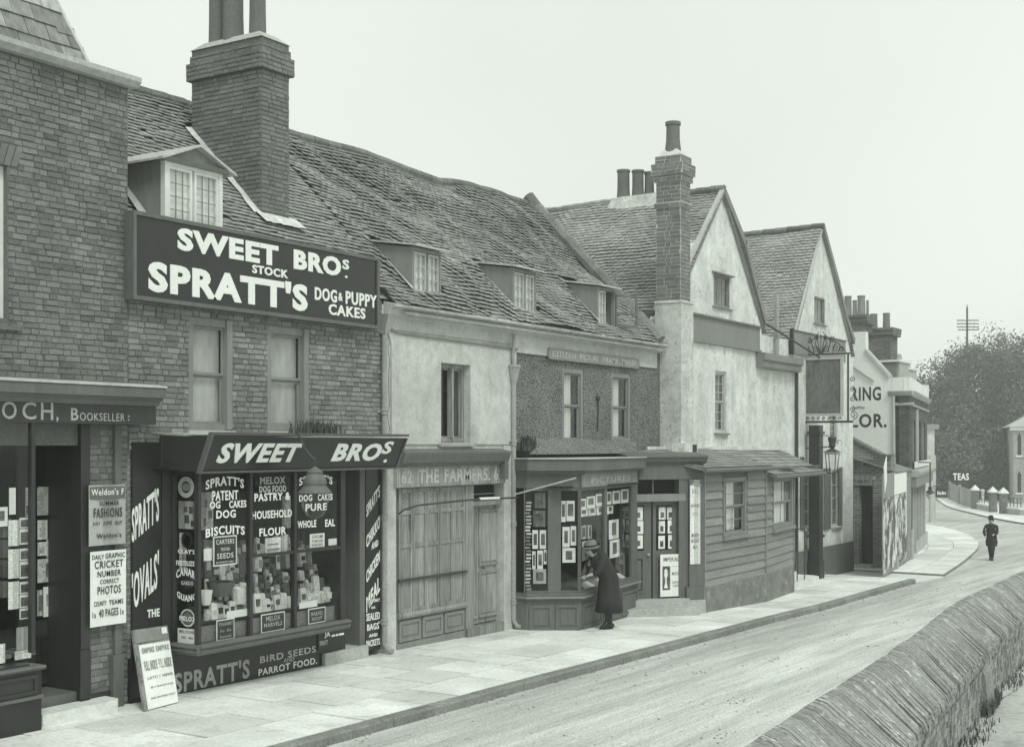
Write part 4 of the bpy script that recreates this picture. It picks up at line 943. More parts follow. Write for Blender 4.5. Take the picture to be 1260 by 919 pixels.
# ================================================================== TERRACE: boarded shop and roughcast house
EZ, EY, RK = 5.5, -.25, 1.0
rf = roof_fn(EZ, EY, RK, .13, 3)
def ridge_dz(x): return (rf(x, 4.5)[0]-(Vector((x,EY,EZ))+Vector((0,1,1)).normalized()*4.5)).z
def yroof(z): return EY+(z-EZ)/RK
def shed_dormer(parent, l, r, t, b, shut=False, lab=None):
    fd = -.06; a0, a1 = W.X(l,fd), W.X(r,fd); z0, z1 = W.Z(l,b,fd), W.Z(l,t,fd)
    D = MB(); D.box(a0, a0+.06, fd-.08, fd, z0, z1); D.box(a1-.05, a1, fd-.08, fd, z0, z1); D.box(a0+.06, a1-.05, fd-.08, fd, z1-.06, z1); D.box(a0-.03, a1+.03, fd-.08, fd+.05, z0-.06, z0)
    D = D.build('dormer', M['paint_grey'], parent)
    zb = z1+.12; yb = yroof(zb)
    for x in (a0, a1-.02): MB().raw([(x,.14,z0-.05),(x+.02,.14,z0-.05),(x,.14,z1),(x+.02,.14,z1),(x,yb,zb),(x+.02,yb,zb)],[(0,1,3,2),(2,3,5,4),(0,2,4),(1,5,3),(0,4,5,1)]).build('cheek', M['paint_grey'], D)
    R_ = MB(); o = .07
    R_.raw([(a0-o,-.06,z1),(a1+o,-.06,z1),(a1+o,yb+.12,zb+.04),(a0-o,yb+.12,zb+.04),(a0-o,-.06,z1+.03),(a1+o,-.06,z1+.03),(a1+o,yb+.12,zb+.07),(a0-o,yb+.12,zb+.07)],[(3,2,1,0),(4,5,6,7),(0,1,5,4),(1,2,6,5),(2,3,7,6),(3,0,4,7)])
    R_.build('dormer_roof', M['lead'], D)
    MB().raw([(a0-o-.02,yb-.05,zb+.02),(a0+.08,yb+.12,zb+.09),(a0-.05,yb+.14,zb+.16),(a0-.16,yb+.02,zb+.08)],[(0,1,2,3)]).build('lead_apron', M['paint_light'], D)
    k = MB(); k.raw([(a0-.02,.0,EZ+.33),(a0-.09,.0,EZ+.33),(a0-.09,yb-.05,zb+.0),(a0-.02,yb,zb+.02)],[(0,1,2,3)]); k.build('lead_soaker', M['lead'], D)
    bx('room_shade', M['interior_shade'], D, a0+.02, a1-.02, fd-.55, fd-.52, z0, z1)
    mid = (a0+a1)/2+.02
    for i, (p, q) in enumerate(((a0+.07, mid-.03), (mid+.03, a1-.06))):
        if shut and i == 1: continue
        c = MB(); c.box(p, p+.03, fd-.05, fd-.01, z0, z1-.07); c.box(q-.03, q, fd-.05, fd-.01, z0, z1-.07); c.box(p+.03, q-.03, fd-.05, fd-.01, z0, z0+.04); c.box(p+.03, q-.03, fd-.05, fd-.01, z1-.11, z1-.07)
        mdl = (p+q)/2; c.box(mdl-.008, mdl+.008, fd-.045, fd-.015, z0+.04, z1-.11)
        zz = [z0+.04+(z1-.15-z0)*j/3 for j in range(4)]
        for z in zz[1:3]: c.box(p+.03, q-.03, fd-.044, fd-.016, z-.008, z+.008)
        c = c.build('casement', M['paint_light'], D)
        for (u, v) in ((p+.03, mdl-.008), (mdl+.008, q-.03)):
            for j in range(3): MB().raw([W.P(u,fd-.03,zz[j]),W.P(v,fd-.03,zz[j]),W.P(v,fd-.028,zz[j+1]),W.P(u,fd-.028,zz[j+1])],[(0,1,2,3)]).build('pane', M['glass_sash'], c)
        bx('curtain', M['bright_backing'], D, p, q, fd-.075, fd-.07, z0, z1-.05)  # added white sheet, makes the casement panes look bright
    if shut:
        p = a1; c = MB(); f2 = Fr((a1-.0,.06),(a1+.42,-.30)); c.box(0,.04,-.02,.02,z0,z1-.1,f2); c.box(.46,.50,-.02,.02,z0,z1-.1,f2)
        for z in (z0, z0+.26, z1-.14): c.box(.04,.46,-.02,.02,z,z+.04,f2)
        c = c.build('open_casement', M['paint_mid'], D); bx('pane', M['glass_sash'], c, .04, .46, -.003, .003, z0, z1-.1, fr=f2)
        bx('curtain', M['curtain'], D, mid+.02, mid+.16, fd-.2, fd-.19, z0, z1-.3)
    return D, (a0-.03, a1+.05, .02, yb+.1)
def dormer_hole(rects):
    def h(u, v):
        y = EY+v/sqrt(2)
        return any(a < u < b and c < y < d-max(0,(d-c))*.0 and True for a, b, c, d in rects)
    return h
def ridge_bed(parent, x0, x1, flat=False):
    m = MB(); n = 14; X = [x0+(x1-x0)*i/n for i in range(n+1)]; z = lambda x: 8.72+(0 if flat else ridge_dz(x))
    for a, b in zip(X, X[1:]): m.raw([(a,2.80,8.3),(b,2.80,8.3),(b,2.84,z(b)-.08),(a,2.84,z(a)-.08),(b,3.0,z(b)),(a,3.0,z(a)),(a,3.3,8.2),(b,3.3,8.2)], [(0,1,2,3),(3,2,4,5),(5,4,7,6)])
    m.build('ridge_bed', M['ridge'], parent)
ridge_bed(bpy.data.objects['pet_food_shop'], 10.96, 16.2, True)
def build_boarded():
    B = T('boarded_shop', (17.9,.5,gz(18)), 'pale plastered house with boarded up shopfront and sagging tiled roof', 'building')
    x0, x1 = 15.99, 19.83; zf = gz(18)+.12
    h = W.R(541,577,446,546); holes = [h]
    wall_holes(W, x0, x1, 3.1, 5.5, -.3, 0, holes, 'wall', M['plaster'], B)
    # raised plaster field with ragged left edge
    xl = W.X(482,.03); pts = [(xl,3.32),(xl+.0,4.9),(xl-.05,5.02),(xl-.14,5.10),(xl+.02,5.085),(xl+.35,5.05),(x1-.6,5.02),(x1+.06,5.02),(x1+.06,4.7),(x1-.04,4.6),(x1-.04,3.32)]
    k = MB(); k.prism([(xl,3.32),(h[0],3.32),(h[0],5.045),(xl+.35,5.05),(xl-.14,5.09),(xl-.05,5.0),(xl,4.88)], 0, .03)
    k.prism([(h[0],3.32),(h[1],3.32),(h[1],h[2]),(h[0],h[2])], 0, .03); k.prism([(h[0],h[3]),(h[1],h[3]),(h[1],5.03),(h[0],5.045)], 0, .03)
    k.prism([(h[1],3.32),(x1-.03,3.32),(x1-.03,4.62),(x1+.05,4.72),(x1+.05,5.02),(h[1],5.03)], 0, .03); k.build('render_coat', M['plaster'], B)
    MB().tube([W.P(a,.05,z) for a, z in ((xl-.14,5.13),(xl+.1,5.08),(xl+.35,5.065),(x1-.9,5.045),(x1+.05,5.035))], .018, 6).build('drip_mould', M['paint_grey'], B)
    cr = MB(); r = random.Random(1); z = 4.9; a = xl-.04
    while z > 3.4: z2 = z-.12; a2 = xl-.045+(r.random()-.5)*.05; cr.raw([W.P(a,.0015,z),W.P(a+.012,.0015,z),W.P(a2+.012,.0015,z2),W.P(a2,.0015,z2)],[(0,1,2,3)]); z = z2; a = a2
    cr.build('crack', M['ink'], B)
    w_ = sash(B, h[0], h[1], h[2]+.04, h[3], -.13, fm='wood_worn', mid=False, back=None, fw=.07)
    k = MB(); mx_ = (h[0]+h[1])/2+.04; k.box(mx_-.03, mx_+.03, -.16, -.06, h[2]+.1, h[3]-.07); k.box(mx_+.12,mx_+.16,-.2,-.15,h[2]+.1,h[3]-.07); k.build('mullion', M['wood_worn'], w_)
    bx('curtain', M['goods_mid'], w_, h[0]+.25, h[0]+.36, -.3, -.29, h[2]+.2, h[3]-.4)
    sill(B, h[0]-.06, h[1]+.08, h[2]+.03, -.12, .09, m='stone')
    close_house(B, x0, x1)
    # roof
    D, rc = shed_dormer(B, 507, 543, 303, 358)
    roof = MB().quad((16.3,EY,EZ-.02),(x1,EY,EZ-.02),(x1,2.95,8.68),(16.3,2.95,8.68)); roof.quad((16.3,2.95,8.68),(x1,2.95,8.68),(x1,6.2,5.5),(16.3,6.2,5.5)); roof = roof.build('roof', M['tile'], B); [setattr(v_.co, 'z', v_.co.z-.13) for v_ in roof.data.vertices]
    hole = dormer_hole([rc]); tiles(rf, 16.05, x1, 0, 4.5, roof, M['tile'], hole=lambda u, v: hole(u, v) or (u < 16.32 and v > .35), seed=61, jit=1.5)
    k = MB(); r = random.Random(9); x = 16.25
    while x < x1: 
        y = 8.73+ridge_dz(x); link_ = MB().tube([(x,2.95,y),(x+.36,2.95,8.73+ridge_dz(x+.36))], .10, 8).build('ridge_tile', M['ridge'], roof); x += .37
    ridge_bed(B, 16.2, x1)
    # eaves: fascia, gutter
    MB().prof([(-.0,5.12),(.02,5.12),(.02,5.30),(.10,5.34),(.13,5.42),(.24,5.46),(.24,5.50),(-.0,5.55)], x0+.04, x1).build('eaves_cornice', M['plaster'], B)
    # shopfront
    fl, frr = W.X(488,.1), W.X(622,.1); zb, zt = W.Z(488,600,.1), W.Z(488,575,.1)
    ct = W.Z(500,556,.25)
    MB().prof([(0.002,zt+.002),(.12,zt+.002),(.16,zt+.05),(.22,zt+.07),(.27,ct-.03),(.27,ct),(.0305,ct+.05),(0.002,ct+.05)], W.X(497,.25), W.X(628,.25)).build('cornice', M['paint_mid'], B)
    fa = bx('shop_fascia', M['wood_worn'], B, fl, frr, .01, .1, zb, zt)
    for s, l, r_ in (('62', 494,507),('THE',515,540),('FARMERS.',547,603),('62',608,618)):
        text(s, W.X(l,.101), W.X(r_,.101), zb+.05, zt-.04, .101, M['letter_faint'], fa, bold=.05, th=.003)
    MB().prism([(W.X(620,.2),zt-.25),(W.X(620,.2)+.12,zt-.25),(W.X(620,.2)+.12,ct-.02),(W.X(620,.2),ct-.02)], .005, .22).build('console', M['paint_mid'], B)
    # piers either side
    bx('pier', M['plaster'], B, x0, W.X(487.5,.04), -.3, .04, zf-.2, 3.3)
    bx('pier', M['plaster'], B, W.X(620,.04), x1, -.3, .04, zf-.2, 3.3)
    bx('shop_head', M['wood_worn'], B, W.X(487.5,.04)+.002, W.X(620,.04)-.002, -.3, .005, zb-.02, 3.12)
    # shutters
    sl, sr = W.X(491), W.X(573); zs0, zs1 = W.Z(491,755), zb-.02
    n = 5; rr = random.Random(8)
    for i in range(n):
        a, b = sl+(sr-sl)*i/n+.006, sl+(sr-sl)*(i+1)/n-.006; e = rr.random()*.012
        k = MB(); k.box(a, b, -.06, -.03+e, zs0, zs1); k.box(a, a+.05, -.03+e, -.012+e, zs0, zs1); k.box(b-.05, b, -.03+e, -.012+e, zs0, zs1)
        for zz in (zs1-.07, zs1-.42, zs0+(zs1-zs0)*.52, zs0+.0): k.box(a+.05, b-.05, -.03+e, -.012+e, zz, zz+.06)
        sh = k.build('shutter', M['wood_worn'], B)
        c = ((a+b)/2, zs1-.20)
        for (u, v) in ((0,0),(-.035,.035),(.035,.035),(-.035,-.035),(.035,-.035),(0,.075),(0,-.075)):
            pts = [(c[0]+u+.011*cos(2*pi*q/8), c[1]+v+.011*sin(2*pi*q/8)) for q in range(8)]
            MB().prism(pts, -.03+e, -.0285+e).build('vent_hole', M['interior_shade'], sh)
    zr = W.Z(491,715,.03)
    MB().box(sl-.02, sr+.02, -.01, .03, zr-.02, zr+.02).build('shutter_bar', M['iron'], B)
    MB().prof([(-.06,zs0-.09),(.02,zs0-.09),(.04,zs0-.05),(.03,zs0),(-.06,zs0)], sl-.03, sr+.03).build('shop_sill', M['wood_worn'], B)
    bx('stallriser', M['paint_grey'], B, sl-.03, sr+.0, -.3, -.045, zf-.2, zs0-.09)
    for i in range(3): a, b = sl+(sr-sl)*i/3+.03, sl+(sr-sl)*(i+1)/3-.03; panel(B, a, b, zf+.14, zs0-.13, -.012, m='paint_grey', fw=.05)
    bx('skirting', M['paint_grey'], B, sl-.03, sr, -.044, -.02, zf-.2, zf+.12)
    # door
    dl, dr = W.X(577,-.1), W.X(612,-.1); z0, z1 = zf+.16, W.Z(580,622,-.1)
    bx('door_post', M['wood_worn'], B, sr+.002, dl-.0, -.2, 0, zf, zs1)
    bx('transom', M['wood_worn'], B, dl, W.X(618,0), -.2, -.0, z1, z1+.07)
    Dr = bx('door', M['wood_worn'], B, dl, dr+.1, -.16, -.13, z0, z1)
    k = (dl+dr)/2-.15
    panel(Dr, dl+.02, k-.03, z0+.1, z1-.08, -.10, m='wood_worn'); panel(Dr, k+.02, dr+.04, z0+1.0, z1-.08, -.10, m='wood_worn'); panel(Dr, k+.02, dr+.04, z0+.1, z0+.9, -.10, m='wood_worn')
    MB().lathe(W.P(k+.1,-.07,z0+.95), [(.02,0),(.03,.015),(.02,.03)], 8).build('door_knob', M['iron'], Dr)
    bx('fanlight', M['interior_shade'], B, dl, W.X(618,0), -.25, -.2, z1+.07, zs1); bx('glazing_bar', M['wood_worn'], B, dl+.02, W.X(618,0)-.02, -.19, -.17, z1+.18, z1+.2)
    bx('reveal', M['paint_mid'], B, dr+.1, W.X(620,.04)-.004, -.3, -.165, zf, zs1)
    bx('door_step', M['wood_worn'], B, sr+.01, W.X(620,.04), -.3, .05, zf-.15, zf+.14)
    # blind roller pole
    p = [W.P(W.X(491,.12),.12,W.Z(491,632,.12)), W.P(W.X(497,.14),.14,W.Z(497,627,.14)), W.P(W.X(515,.16),.16,W.Z(515,621.5,.16)), W.P(W.X(576,.16),.16,W.Z(576,615,.16)), W.P(W.X(637,.16),.16,W.Z(637,612,.16))]
    b_ = MB().tube(p, .018, 6).build('blind_rod', M['iron'], B); MB().tube([W.P(W.X(590,.16),.16,W.Z(590,613.6,.16)), W.P(W.X(614,.16),.16,W.Z(614,612.6,.16))], .024, 6).build('rod_wrap', M['paper'], b_)
build_boarded()
def pipe(px_, ptop, pbot, label, hopper=False, d=.07, r=.045, zb=None):
    a = W.X(px_, d); z1 = W.Z(px_, ptop, d); z0 = gz(a)+.16
    P_ = T('drainpipe', (a,-d,z0), label, 'drainpipe')
    MB().tube([(a,-d,z1),(a,-d,z0+.12),(a+.02,-d-.06,z0+.02),(a+.03,-d-.14,z0)], r, 10).build('pipe', M['pipe'], P_)
    for z in (z0+.45, z0+(z1-z0)*.42, z0+(z1-z0)*.75):
        c = MB(); c.lathe((a,-d,z-.04), [(r,0),(r*1.35,.005),(r*1.35,.03),(r*1.15,.035),(r*1.15,.055),(r*1.35,.06),(r*1.35,.085),(r,.09)], 12); c.box(a-.11, a+.11, .0, .03, z-.01, z+.03); c.build('collar', M['pipe'], P_)
    if hopper:
        MB().lathe((a,-d,z1-.05), [(r,0),(r*1.5,.08),(r*2.6,.3),(r*2.9,.31),(r*2.9,.35),(r*2.5,.36)], 12).build('hopper_head', M['pipe'], P_)
        MB().tube([(a,-d,z1+.28),(a-.03,-d,z1+.45),(a-.05,-.12,5.3)], r*.7, 8).build('swan_neck', M['pipe'], P_)
    else: MB().raw([(a-.08,-d-.14,z1+.28),(a+.16,-d-.1,z1+.24),(a+.05,-d-.05,z1-.02),(a-.05,-d-.05,z1-.02),(a-.08,0,z1+.28),(a+.16,0,z1+.24),(a+.05,0,z1-.02),(a-.05,0,z1-.02)],[(0,1,2,3),(7,6,5,4),(0,4,5,1),(1,5,6,2),(2,6,7,3),(3,7,4,0)]).build('hopper_head', M['pipe'], P_)
pipe(473, 409, 800, 'grey drainpipe between the pet food shop brickwork and the boarded shop')
pipe(632, 470, 770, 'grey drainpipe with round hopper between plaster and roughcast walls', hopper=True)
def build_roughcast():
    B = T('picture_shop', (22.8,.5,gz(23)), 'roughcast house with canted picture shop window and two dormers in its long roof', 'building')
    x0, x1 = 19.835, 25.9; zf = gz(22)+.12
    holes = [W.R(692,718,455,545), W.R(752,776,460,543)]
    holes = [(h[0],h[1],h[2],W.Z(700,453)) for h in holes]
    wall_holes(W, x0, x1, 3.0, 5.5, -.3, 0, holes, 'wall', M['roughcast'], B)
    fl = MB(); r = random.Random(4)                          # flared foot of the roughcast over the shop cornice
    n = 30
    for i in range(n):
        a, b = x0+(24.1-x0)*i/n, x0+(24.1-x0)*(i+1)/n; f0 = .42*min(1,(a-x0)/.8)+.05*noise.noise(Vector((a*3,0,0))); f1 = .42*min(1,(b-x0)/.8)+.05*noise.noise(Vector((b*3,0,0)))
        fl.raw([W.P(a,.003,3.42),W.P(b,.003,3.42),W.P(b,f1,3.14),W.P(a,f0,3.14),W.P(a,.1,3.35),W.P(b,.1,3.35)],[(0,1,5,4),(4,5,2,3)])
    fl.build('roughcast_skirt', M['roughcast'], B)
    for h in holes:
        sash(B, h[0], h[1], h[2], h[3], -.04, fm='paint_grey', back='curtain', fw=.09, cover=(0,.72)); sill(B, h[0]-.05, h[1]+.05, h[2], -.05, .10, m='paint_grey', h=.11)
    cx_ = W.X(735,.02); MB().tube([W.P(cx_,.03,W.Z(735,530)),W.P(cx_+.03,.03,W.Z(735,490)),W.P(cx_,.03,W.Z(735,488))], .014, 6).build('wall_tie', M['iron'], B)
    MB().lathe(W.P(cx_,.04,W.Z(735,492)), [(.01,0),(.05,.02),(.05,.06),(.01,.08)], 8).build('tie_boss', M['iron'], B)
    fz = 5.10
    bx('frieze', M['plaster'], B, x0, x1-.25, .001, .035, 4.98, 5.32)
    MB().prof([(0.002,5.321),(.05,5.321),(.10,5.36),(.13,5.42),(.24,5.46),(.24,5.50),(0.002,5.55)], x0, x1-.1).build('eaves_cornice', M['plaster'], B)
    # ghost sign with rounded ends
    l, r_, zt, zb = W.X(675,.07), W.X(787,.07), W.Z(680,428,.07), W.Z(680,442,.07)
    pts = []; rr = .08
    for cx, cz, s0 in ((r_-rr,zt-rr,0),(l+rr,zt-rr,90),(l+rr,zb+rr,180),(r_-rr,zb+rr,270)):
        for t in range(5): q = radians(s0+t*22.5); pts.append((cx+rr*cos(q), cz+rr*sin(q)))
    G = MB().prism(pts, .036, .07).build('ghost_sign', M['paint_grey'], None, 'long faded board with rounded ends and worn lettering under the eaves', 'sign')
    for s, u0, u1 in (('CITIZEN',.04,.27),('PICTURE',.32,.52),('FRAME',.57,.74),('MAKER',.79,.96)): text(s, l+(r_-l)*u0, l+(r_-l)*u1, zb+.05, zt-.05, .07, M['letter_faint'], G, bold=.02, th=.002)
    close_house(B, x0, x1)
    # roof
    D1, rc1 = shed_dormer(B, 631, 660, 329, 381); D2, rc2 = shed_dormer(B, 735, 757, 352, 399, shut=True)
    xr_ = 25.55
    roof = MB().quad((x0,EY,EZ-.02),(xr_,EY,EZ-.02),(xr_,2.95,8.68),(x0,2.95,8.68)); roof.quad((x0,2.95,8.68),(xr_,2.95,8.68),(xr_,6.2,5.5),(x0,6.2,5.5)); roof = roof.build('roof', M['tile'], B); [setattr(v_.co, 'z', v_.co.z-.13) for v_ in roof.data.vertices]
    tiles(rf, x0, xr_, 0, 4.5, roof, M['tile'], hole=dormer_hole([rc1, rc2]), seed=62, jit=1.5)
    x = x0+.0; r = random.Random(10)
    while x < 24.9: MB().tube([(x,2.95,8.73+ridge_dz(x)),(x+.36,2.95,8.73+ridge_dz(x+.36))], .10, 8).build('ridge_tile', M['ridge'], roof); x += .37
    ridge_bed(B, x0, 25.2)
    v = 0
    while v < 4.45:                                            # raised verge of half-round tiles
        p = Vector((25.35+.1*v/4,EY+v/sqrt(2),EZ+v/sqrt(2)+.06)); q = p+Vector((0,1,1)).normalized()*.38
        if v > 4.1: q = p+Vector((-.02,.25,.30))
        MB().tube([p,q+Vector((0,0,.02))], .14, 8).build('verge_tile', M['ridge'], roof); v += .37
    MB().tube([(24.98,2.9,8.72),(25.3,2.85,8.6)], .1, 8).build('ridge_end', M['ridge'], roof)
    # ---- shopfront frames
    P0, P1, P2 = (19.75,-.32), (20.36,-1.10), (23.35,-.72)
    FL, FF, FD = Fr(P0,P1), Fr(P1,P2), Fr((22.95,-.42),(24.5,-1.62))
    PM = 'paint_mid'
    zs = FF.Z(716,729); zst = FF.Z(716,735); ft = FF.Z(716,583,.0); fb = FF.Z(716,600,.0); ct = FF.Z(721,565,.2)
    def poly_band(off, z0, z1, name, mat, extra=0, pts=None, par=B):
        q = []
        for (p, nn) in ((P0,FL.n),(P1,(FL.n+FF.n).normalized()*1.08),(P2,FF.n)): q.append((p[0]+nn[0]*off, p[1]+nn[1]*off))
        q += [(P2[0],.0),(P0[0]-.02,.0)]
        n = len(q); k = MB(); k.raw([(x,y,z0) for x,y in q]+[(x,y,z1) for x,y in q],[tuple(range(n-1,-1,-1)),tuple(range(n,2*n))]+[(i,(i+1)%n,n+(i+1)%n,n+i) for i in range(n)])
        return k.build(name, M[mat], par)
    st = poly_band(0, zf-.3, zst-.03, 'stallriser', PM)
    poly_band(.06, zst-.028, zs-.0, 'window_sill', PM)
    poly_band(.09, zst+.0, zst+.03, 'sill_moulding', 'paint_grey')
    for fr_, a, b in ((FL,.05,FL.len/2-.03),(FL,FL.len/2+.03,FL.len-.04),(FF,.06,1.0),(FF,1.08,2.0),(FF,2.08,FF.len-.05)): panel(st, a, b, zf+.05, zst-.12, .02, fr=fr_, m=PM, fw=.05)
    poly_band(.02, fb, ft, 'shop_fascia', PM); poly_band(.10, ft+.002, ft+.06, 'fascia_moulding', PM); poly_band(.18, ft+.062, ct, 'cornice', PM); poly_band(.22, ct+.002, ct+.02, 'lead_top', 'lead')
    g = bx('sign_board', M['paint_grey'], B, FF.X(717,.05), FF.X(784,.05), .021, .05, fb+.01, ft-.0, fr=FF)
    text('PICTURES', FF.X(728,.051), FF.X(775,.051), fb+.07, ft-.07, .051, M['letter_faint'], g, fr=FF, bold=.0, th=.002)
    fr_m = MB(); t = .06
    gl0 = [(FL,FL.X(645),FL.X(674)),(FL,FL.X(690),FL.X(712)),(FF,FF.X(714),FF.X(744)),(FF,FF.X(747),FF.X(777))]
    fr_m.box(-.02, gl0[0][1], -.06, 0, zs, fb, FL); fr_m.box(gl0[0][2], gl0[1][1], -.08, .02, zs, fb, FL); fr_m.box(gl0[1][2], FL.len, -.05, 0, zs, fb, FL)
    fr_m.box(0, gl0[2][1], -.05, 0, zs, fb, FF); fr_m.box(gl0[2][2], gl0[3][1], -.05, 0, zs, fb, FF); fr_m.box(gl0[3][2], FF.len, -.05, 0, zs, fb, FF)
    for F__ in (FL, FF): fr_m.box(0, F__.len, -.055, .004, zs+.0, zs+.045, F__); fr_m.box(0, F__.len, -.055, .004, fb-.05, fb-.001, F__)
    fr_m = fr_m.build('shop_window', M[PM], B)
    for f_, a, b in gl0: bx('pane', M['glass'], fr_m, a, b, -.03, -.025, zs, fb, fr=f_)
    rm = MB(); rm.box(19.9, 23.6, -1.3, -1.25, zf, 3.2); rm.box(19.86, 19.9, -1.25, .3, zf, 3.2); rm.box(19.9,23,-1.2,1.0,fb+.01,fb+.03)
    rm.build('room_shade', M['interior_shade'], B)
    bx('window_bed', M['paint_dark'], B, 20.0, 23.2, -.3, .60, zs-.04, zs-.005)
    # ---- door set
    sx = lambda p, d=0: FD.X(p, d)
    th_ = FD.Z(800,737); dh = FD.Z(800,618); tb, tt = FD.Z(790,617), FD.Z(790,608); ftb, ftt = FD.Z(800,590,.04), FD.Z(800,571,.04)
    a_l, a_r = sx(777), sx(836)
    bx('shop_fascia', M[PM], B, sx(786,.04), sx(866,.04), -.3, .04, ftb, ftt, fr=FD)
    text('TEPHENS', sx(818,.05), sx(848,.05), ftb+.08, ftt-.08, .04, M['letter_faint'], B, fr=FD, bold=0, th=.002) if False else None
    MB().prof([(-.3,ftt+.002),(.06,ftt+.002),(.14,ftt+.06),(.16,ftt+.12),(.2,ftt+.14),(.2,ftt+.18),(-.3,ftt+.24)], sx(788,.2)-.3, sx(872,.2), fr=FD).build('cornice', M[PM], B)
    bx('transom', M['paint_grey'], B, a_l-.2, sx(843), -.1, .03, tb, tt, fr=FD)
    bx('fanlight', M['interior_shade'], B, a_l-.2, a_r, -.25, -.2, tt, ftb, fr=FD); bx('glazing_bar', M[PM], B, sx(804), sx(804)+.03, -.1, -.05, tt, ftb, fr=FD)
    bx('door_jamb', M[PM], B, a_r-.02, sx(847), -.2, .02, zf-.1, ftb, fr=FD)
    for i, (l, r_2, gl, gr) in enumerate(((777-12,804,779,795),(806,836,810,830))):
        p, q, u, v = sx(l), sx(r_2), sx(gl), sx(gr); gb, gt = FD.Z(790,678), FD.Z(790,622)
        D = MB(); D.box(p, u, -.14, -.1, th_, tb, FD); D.box(v, q, -.14, -.1, th_, tb, FD); D.box(u, v, -.14, -.1, th_, gb, FD); D.box(u, v, -.14, -.1, gt, tb, FD)
        D = D.build('door', M[PM], B); bx('pane', M['glass'], D, u, v, -.13, -.125, gb, gt, fr=FD)
        panel(D, u+.0, v+.0, th_+.12, gb-.12, -.085, fr=FD, m=PM)
        if i == 0: MB().lathe(FD.P(q-.08,-.06,gb-.1), [(.02,0),(.035,.02),(.02,.04)], 8).build('door_knob', M['lead'], D)
    bx('door_step', M['stone'], B, a_l-.3, sx(845), -.3, .12, zf-.3, th_, fr=FD)
    bx('door_step', M['stone'], B, a_l-.3, sx(858,.3), .121, .42, zf-.35, th_-.13, fr=FD)
    pc = FD.P(sx(855), -.02, 0)
    c = MB(); c.box(sx(846), sx(864), -.2, .08, zf-.2, ftb, FD); c = c.build('corner_post', M[PM], B)
    bx('post_base', M[PM], B, sx(845,.1), sx(866,.1), -.22, .11, zf-.3, FD.Z(855,722,.1), fr=FD)
    bx('post_plinth', M['stone'], B, sx(845,.13), sx(868,.13), -.23, .14, zf-.35, FD.Z(855,738,.13), fr=FD)
    MB().lathe(FD.P(sx(855,.0),-.02,ftb-.14), [(.12,0),(.15,.02),(.15,.05),(.12,.07),(.14,.13)], 12).build('capital', M['stone'], c)
    return FL, FF, FD, zs, fb, zf
FL, FF, FD, pzs, pfb, pzf = build_roughcast()
MB().tube([W.P(W.X(634,.25),.25,W.Z(634,608,.25)), W.P(W.X(704,1.0)-.3,1.25,W.Z(704,588,1.2))], .015, 6).build('blind_pole', M['stone'], None, 'pale wooden blind pole jutting across the picture shop fascia', 'pole')
# pictures in the window (image rectangles on mounts)
def pic(fr, l, r, t, b, lab, d=-.06, mat='paper', pr=(.18,.82,.2,.8), pm='image', group='prints hung in the picture shop window', tilt=0):
    return card('print', lab, 'picture', fr, fr.R(l,r,t,b,d), d, mat=mat, pic=[pr] if pr else None, pm=pm, group=group, tilt=tilt)
pls = ['first','second','third','fourth','fifth','sixth','seventh']
for i, (l, r, t, b) in enumerate([(712.5,721,613,624),(722,732,610,621.5),(733,743.5,607,619)]):
    pic(FF, l, r, t+1, b+4, 'mounted landscape print in the top row left of the mullion, %s from the corner'%pls[i], pr=(.15,.8,.3,.85))
for i, (l, r, t, b) in enumerate([(746,752,605,621),(753.5,763,604,620),(764,773,602,619)]):
    pic(FF, l, r, t, b, 'mounted portrait print in the top row right of the mullion, %s from it'%pls[i], pr=(.2,.8,.25,.85))
for i, (l, r) in enumerate([(713,723),(724,733),(734,743),(747,754)]):
    pic(FF, l, r, 626-i*1.2, 636-i*1.2, 'small print in the second row hung below the top prints, %s from the corner'%pls[i], pr=(.25,.75,.35,.85), d=-.09, mat='goods_pale')
for i, (l, r, t, b, m_) in enumerate([(714,722,647,664,'goods_mid'),(723,728,646,663,'goods_mid'),(716,727,666,690,'goods_mid'),(749,761,640,664,'goods_pale'),(750,762,665,687,'goods_pale')]):
    pic(FF, l, r, t, b, ['upright dark print beside the corner, middle row','narrow upright print next to the corner one, middle row','grey print low beside the corner of the front window','full length figure of a standing man, upper print right of the mullion','full length figure print below the other figure'][i], pr=(.3,.7,.2,.85), mat=m_, d=-.08)
for i, (l, r, t, b) in enumerate([(690.5,696,616,642),(697,707,616,641)]): pic(FL, l, r, t, b, 'large upright print in a white mount at the top of the side light, %s'%('left','right')[i], pr=(.15,.85,.25,.85))
for i, (l, r, t, b) in enumerate([(692,701,648,673),(702,709,647,671),(692,708,674,692)]): pic(FL, l, r, t, b, ['upright print left of its twin in the side light','upright print right of its twin in the side light','dark bordered print lowest in the side light'][i], pr=(.25,.75,.2,.8))
for i, (l, r, t, b, m_) in enumerate([(658,671,606,625,'goods_dark'),(656,671,628,648,'goods_dark'),(655,662,652,675,'paper'),(664,672,652,675,'paper'),(661,668,677,700,'paper'),(669,673,676,694,'paper'),(655,659,678,700,'goods_pale'),(656,672,700,718,'paper_grey')]):
    pic(FL, l, r, t, b, ['dark framed picture at the top of the left end light','dark framed picture under the topmost one in the left end light','white mounted print in the left end light beside the hanging cards','white mounted print against the pilaster in the left end light','tall white mounted print below the paired ones in the left end light','narrow print cut off by the pilaster in the left end light','pale strip of print low in the left end light','large grey print standing lowest in the left end light'][i], mat=m_, pm='image', pr=(.2,.8,.2,.8))
k = MB(); r = random.Random(6)
for i in range(26): a = FL.X(650.5,-.05)+(r.random()-.5)*.03; z = pzs+.05+i*.062; k.box(a-.05, a+.04, -.09-r.random()*.05, -.07, z, z+.035, FL)
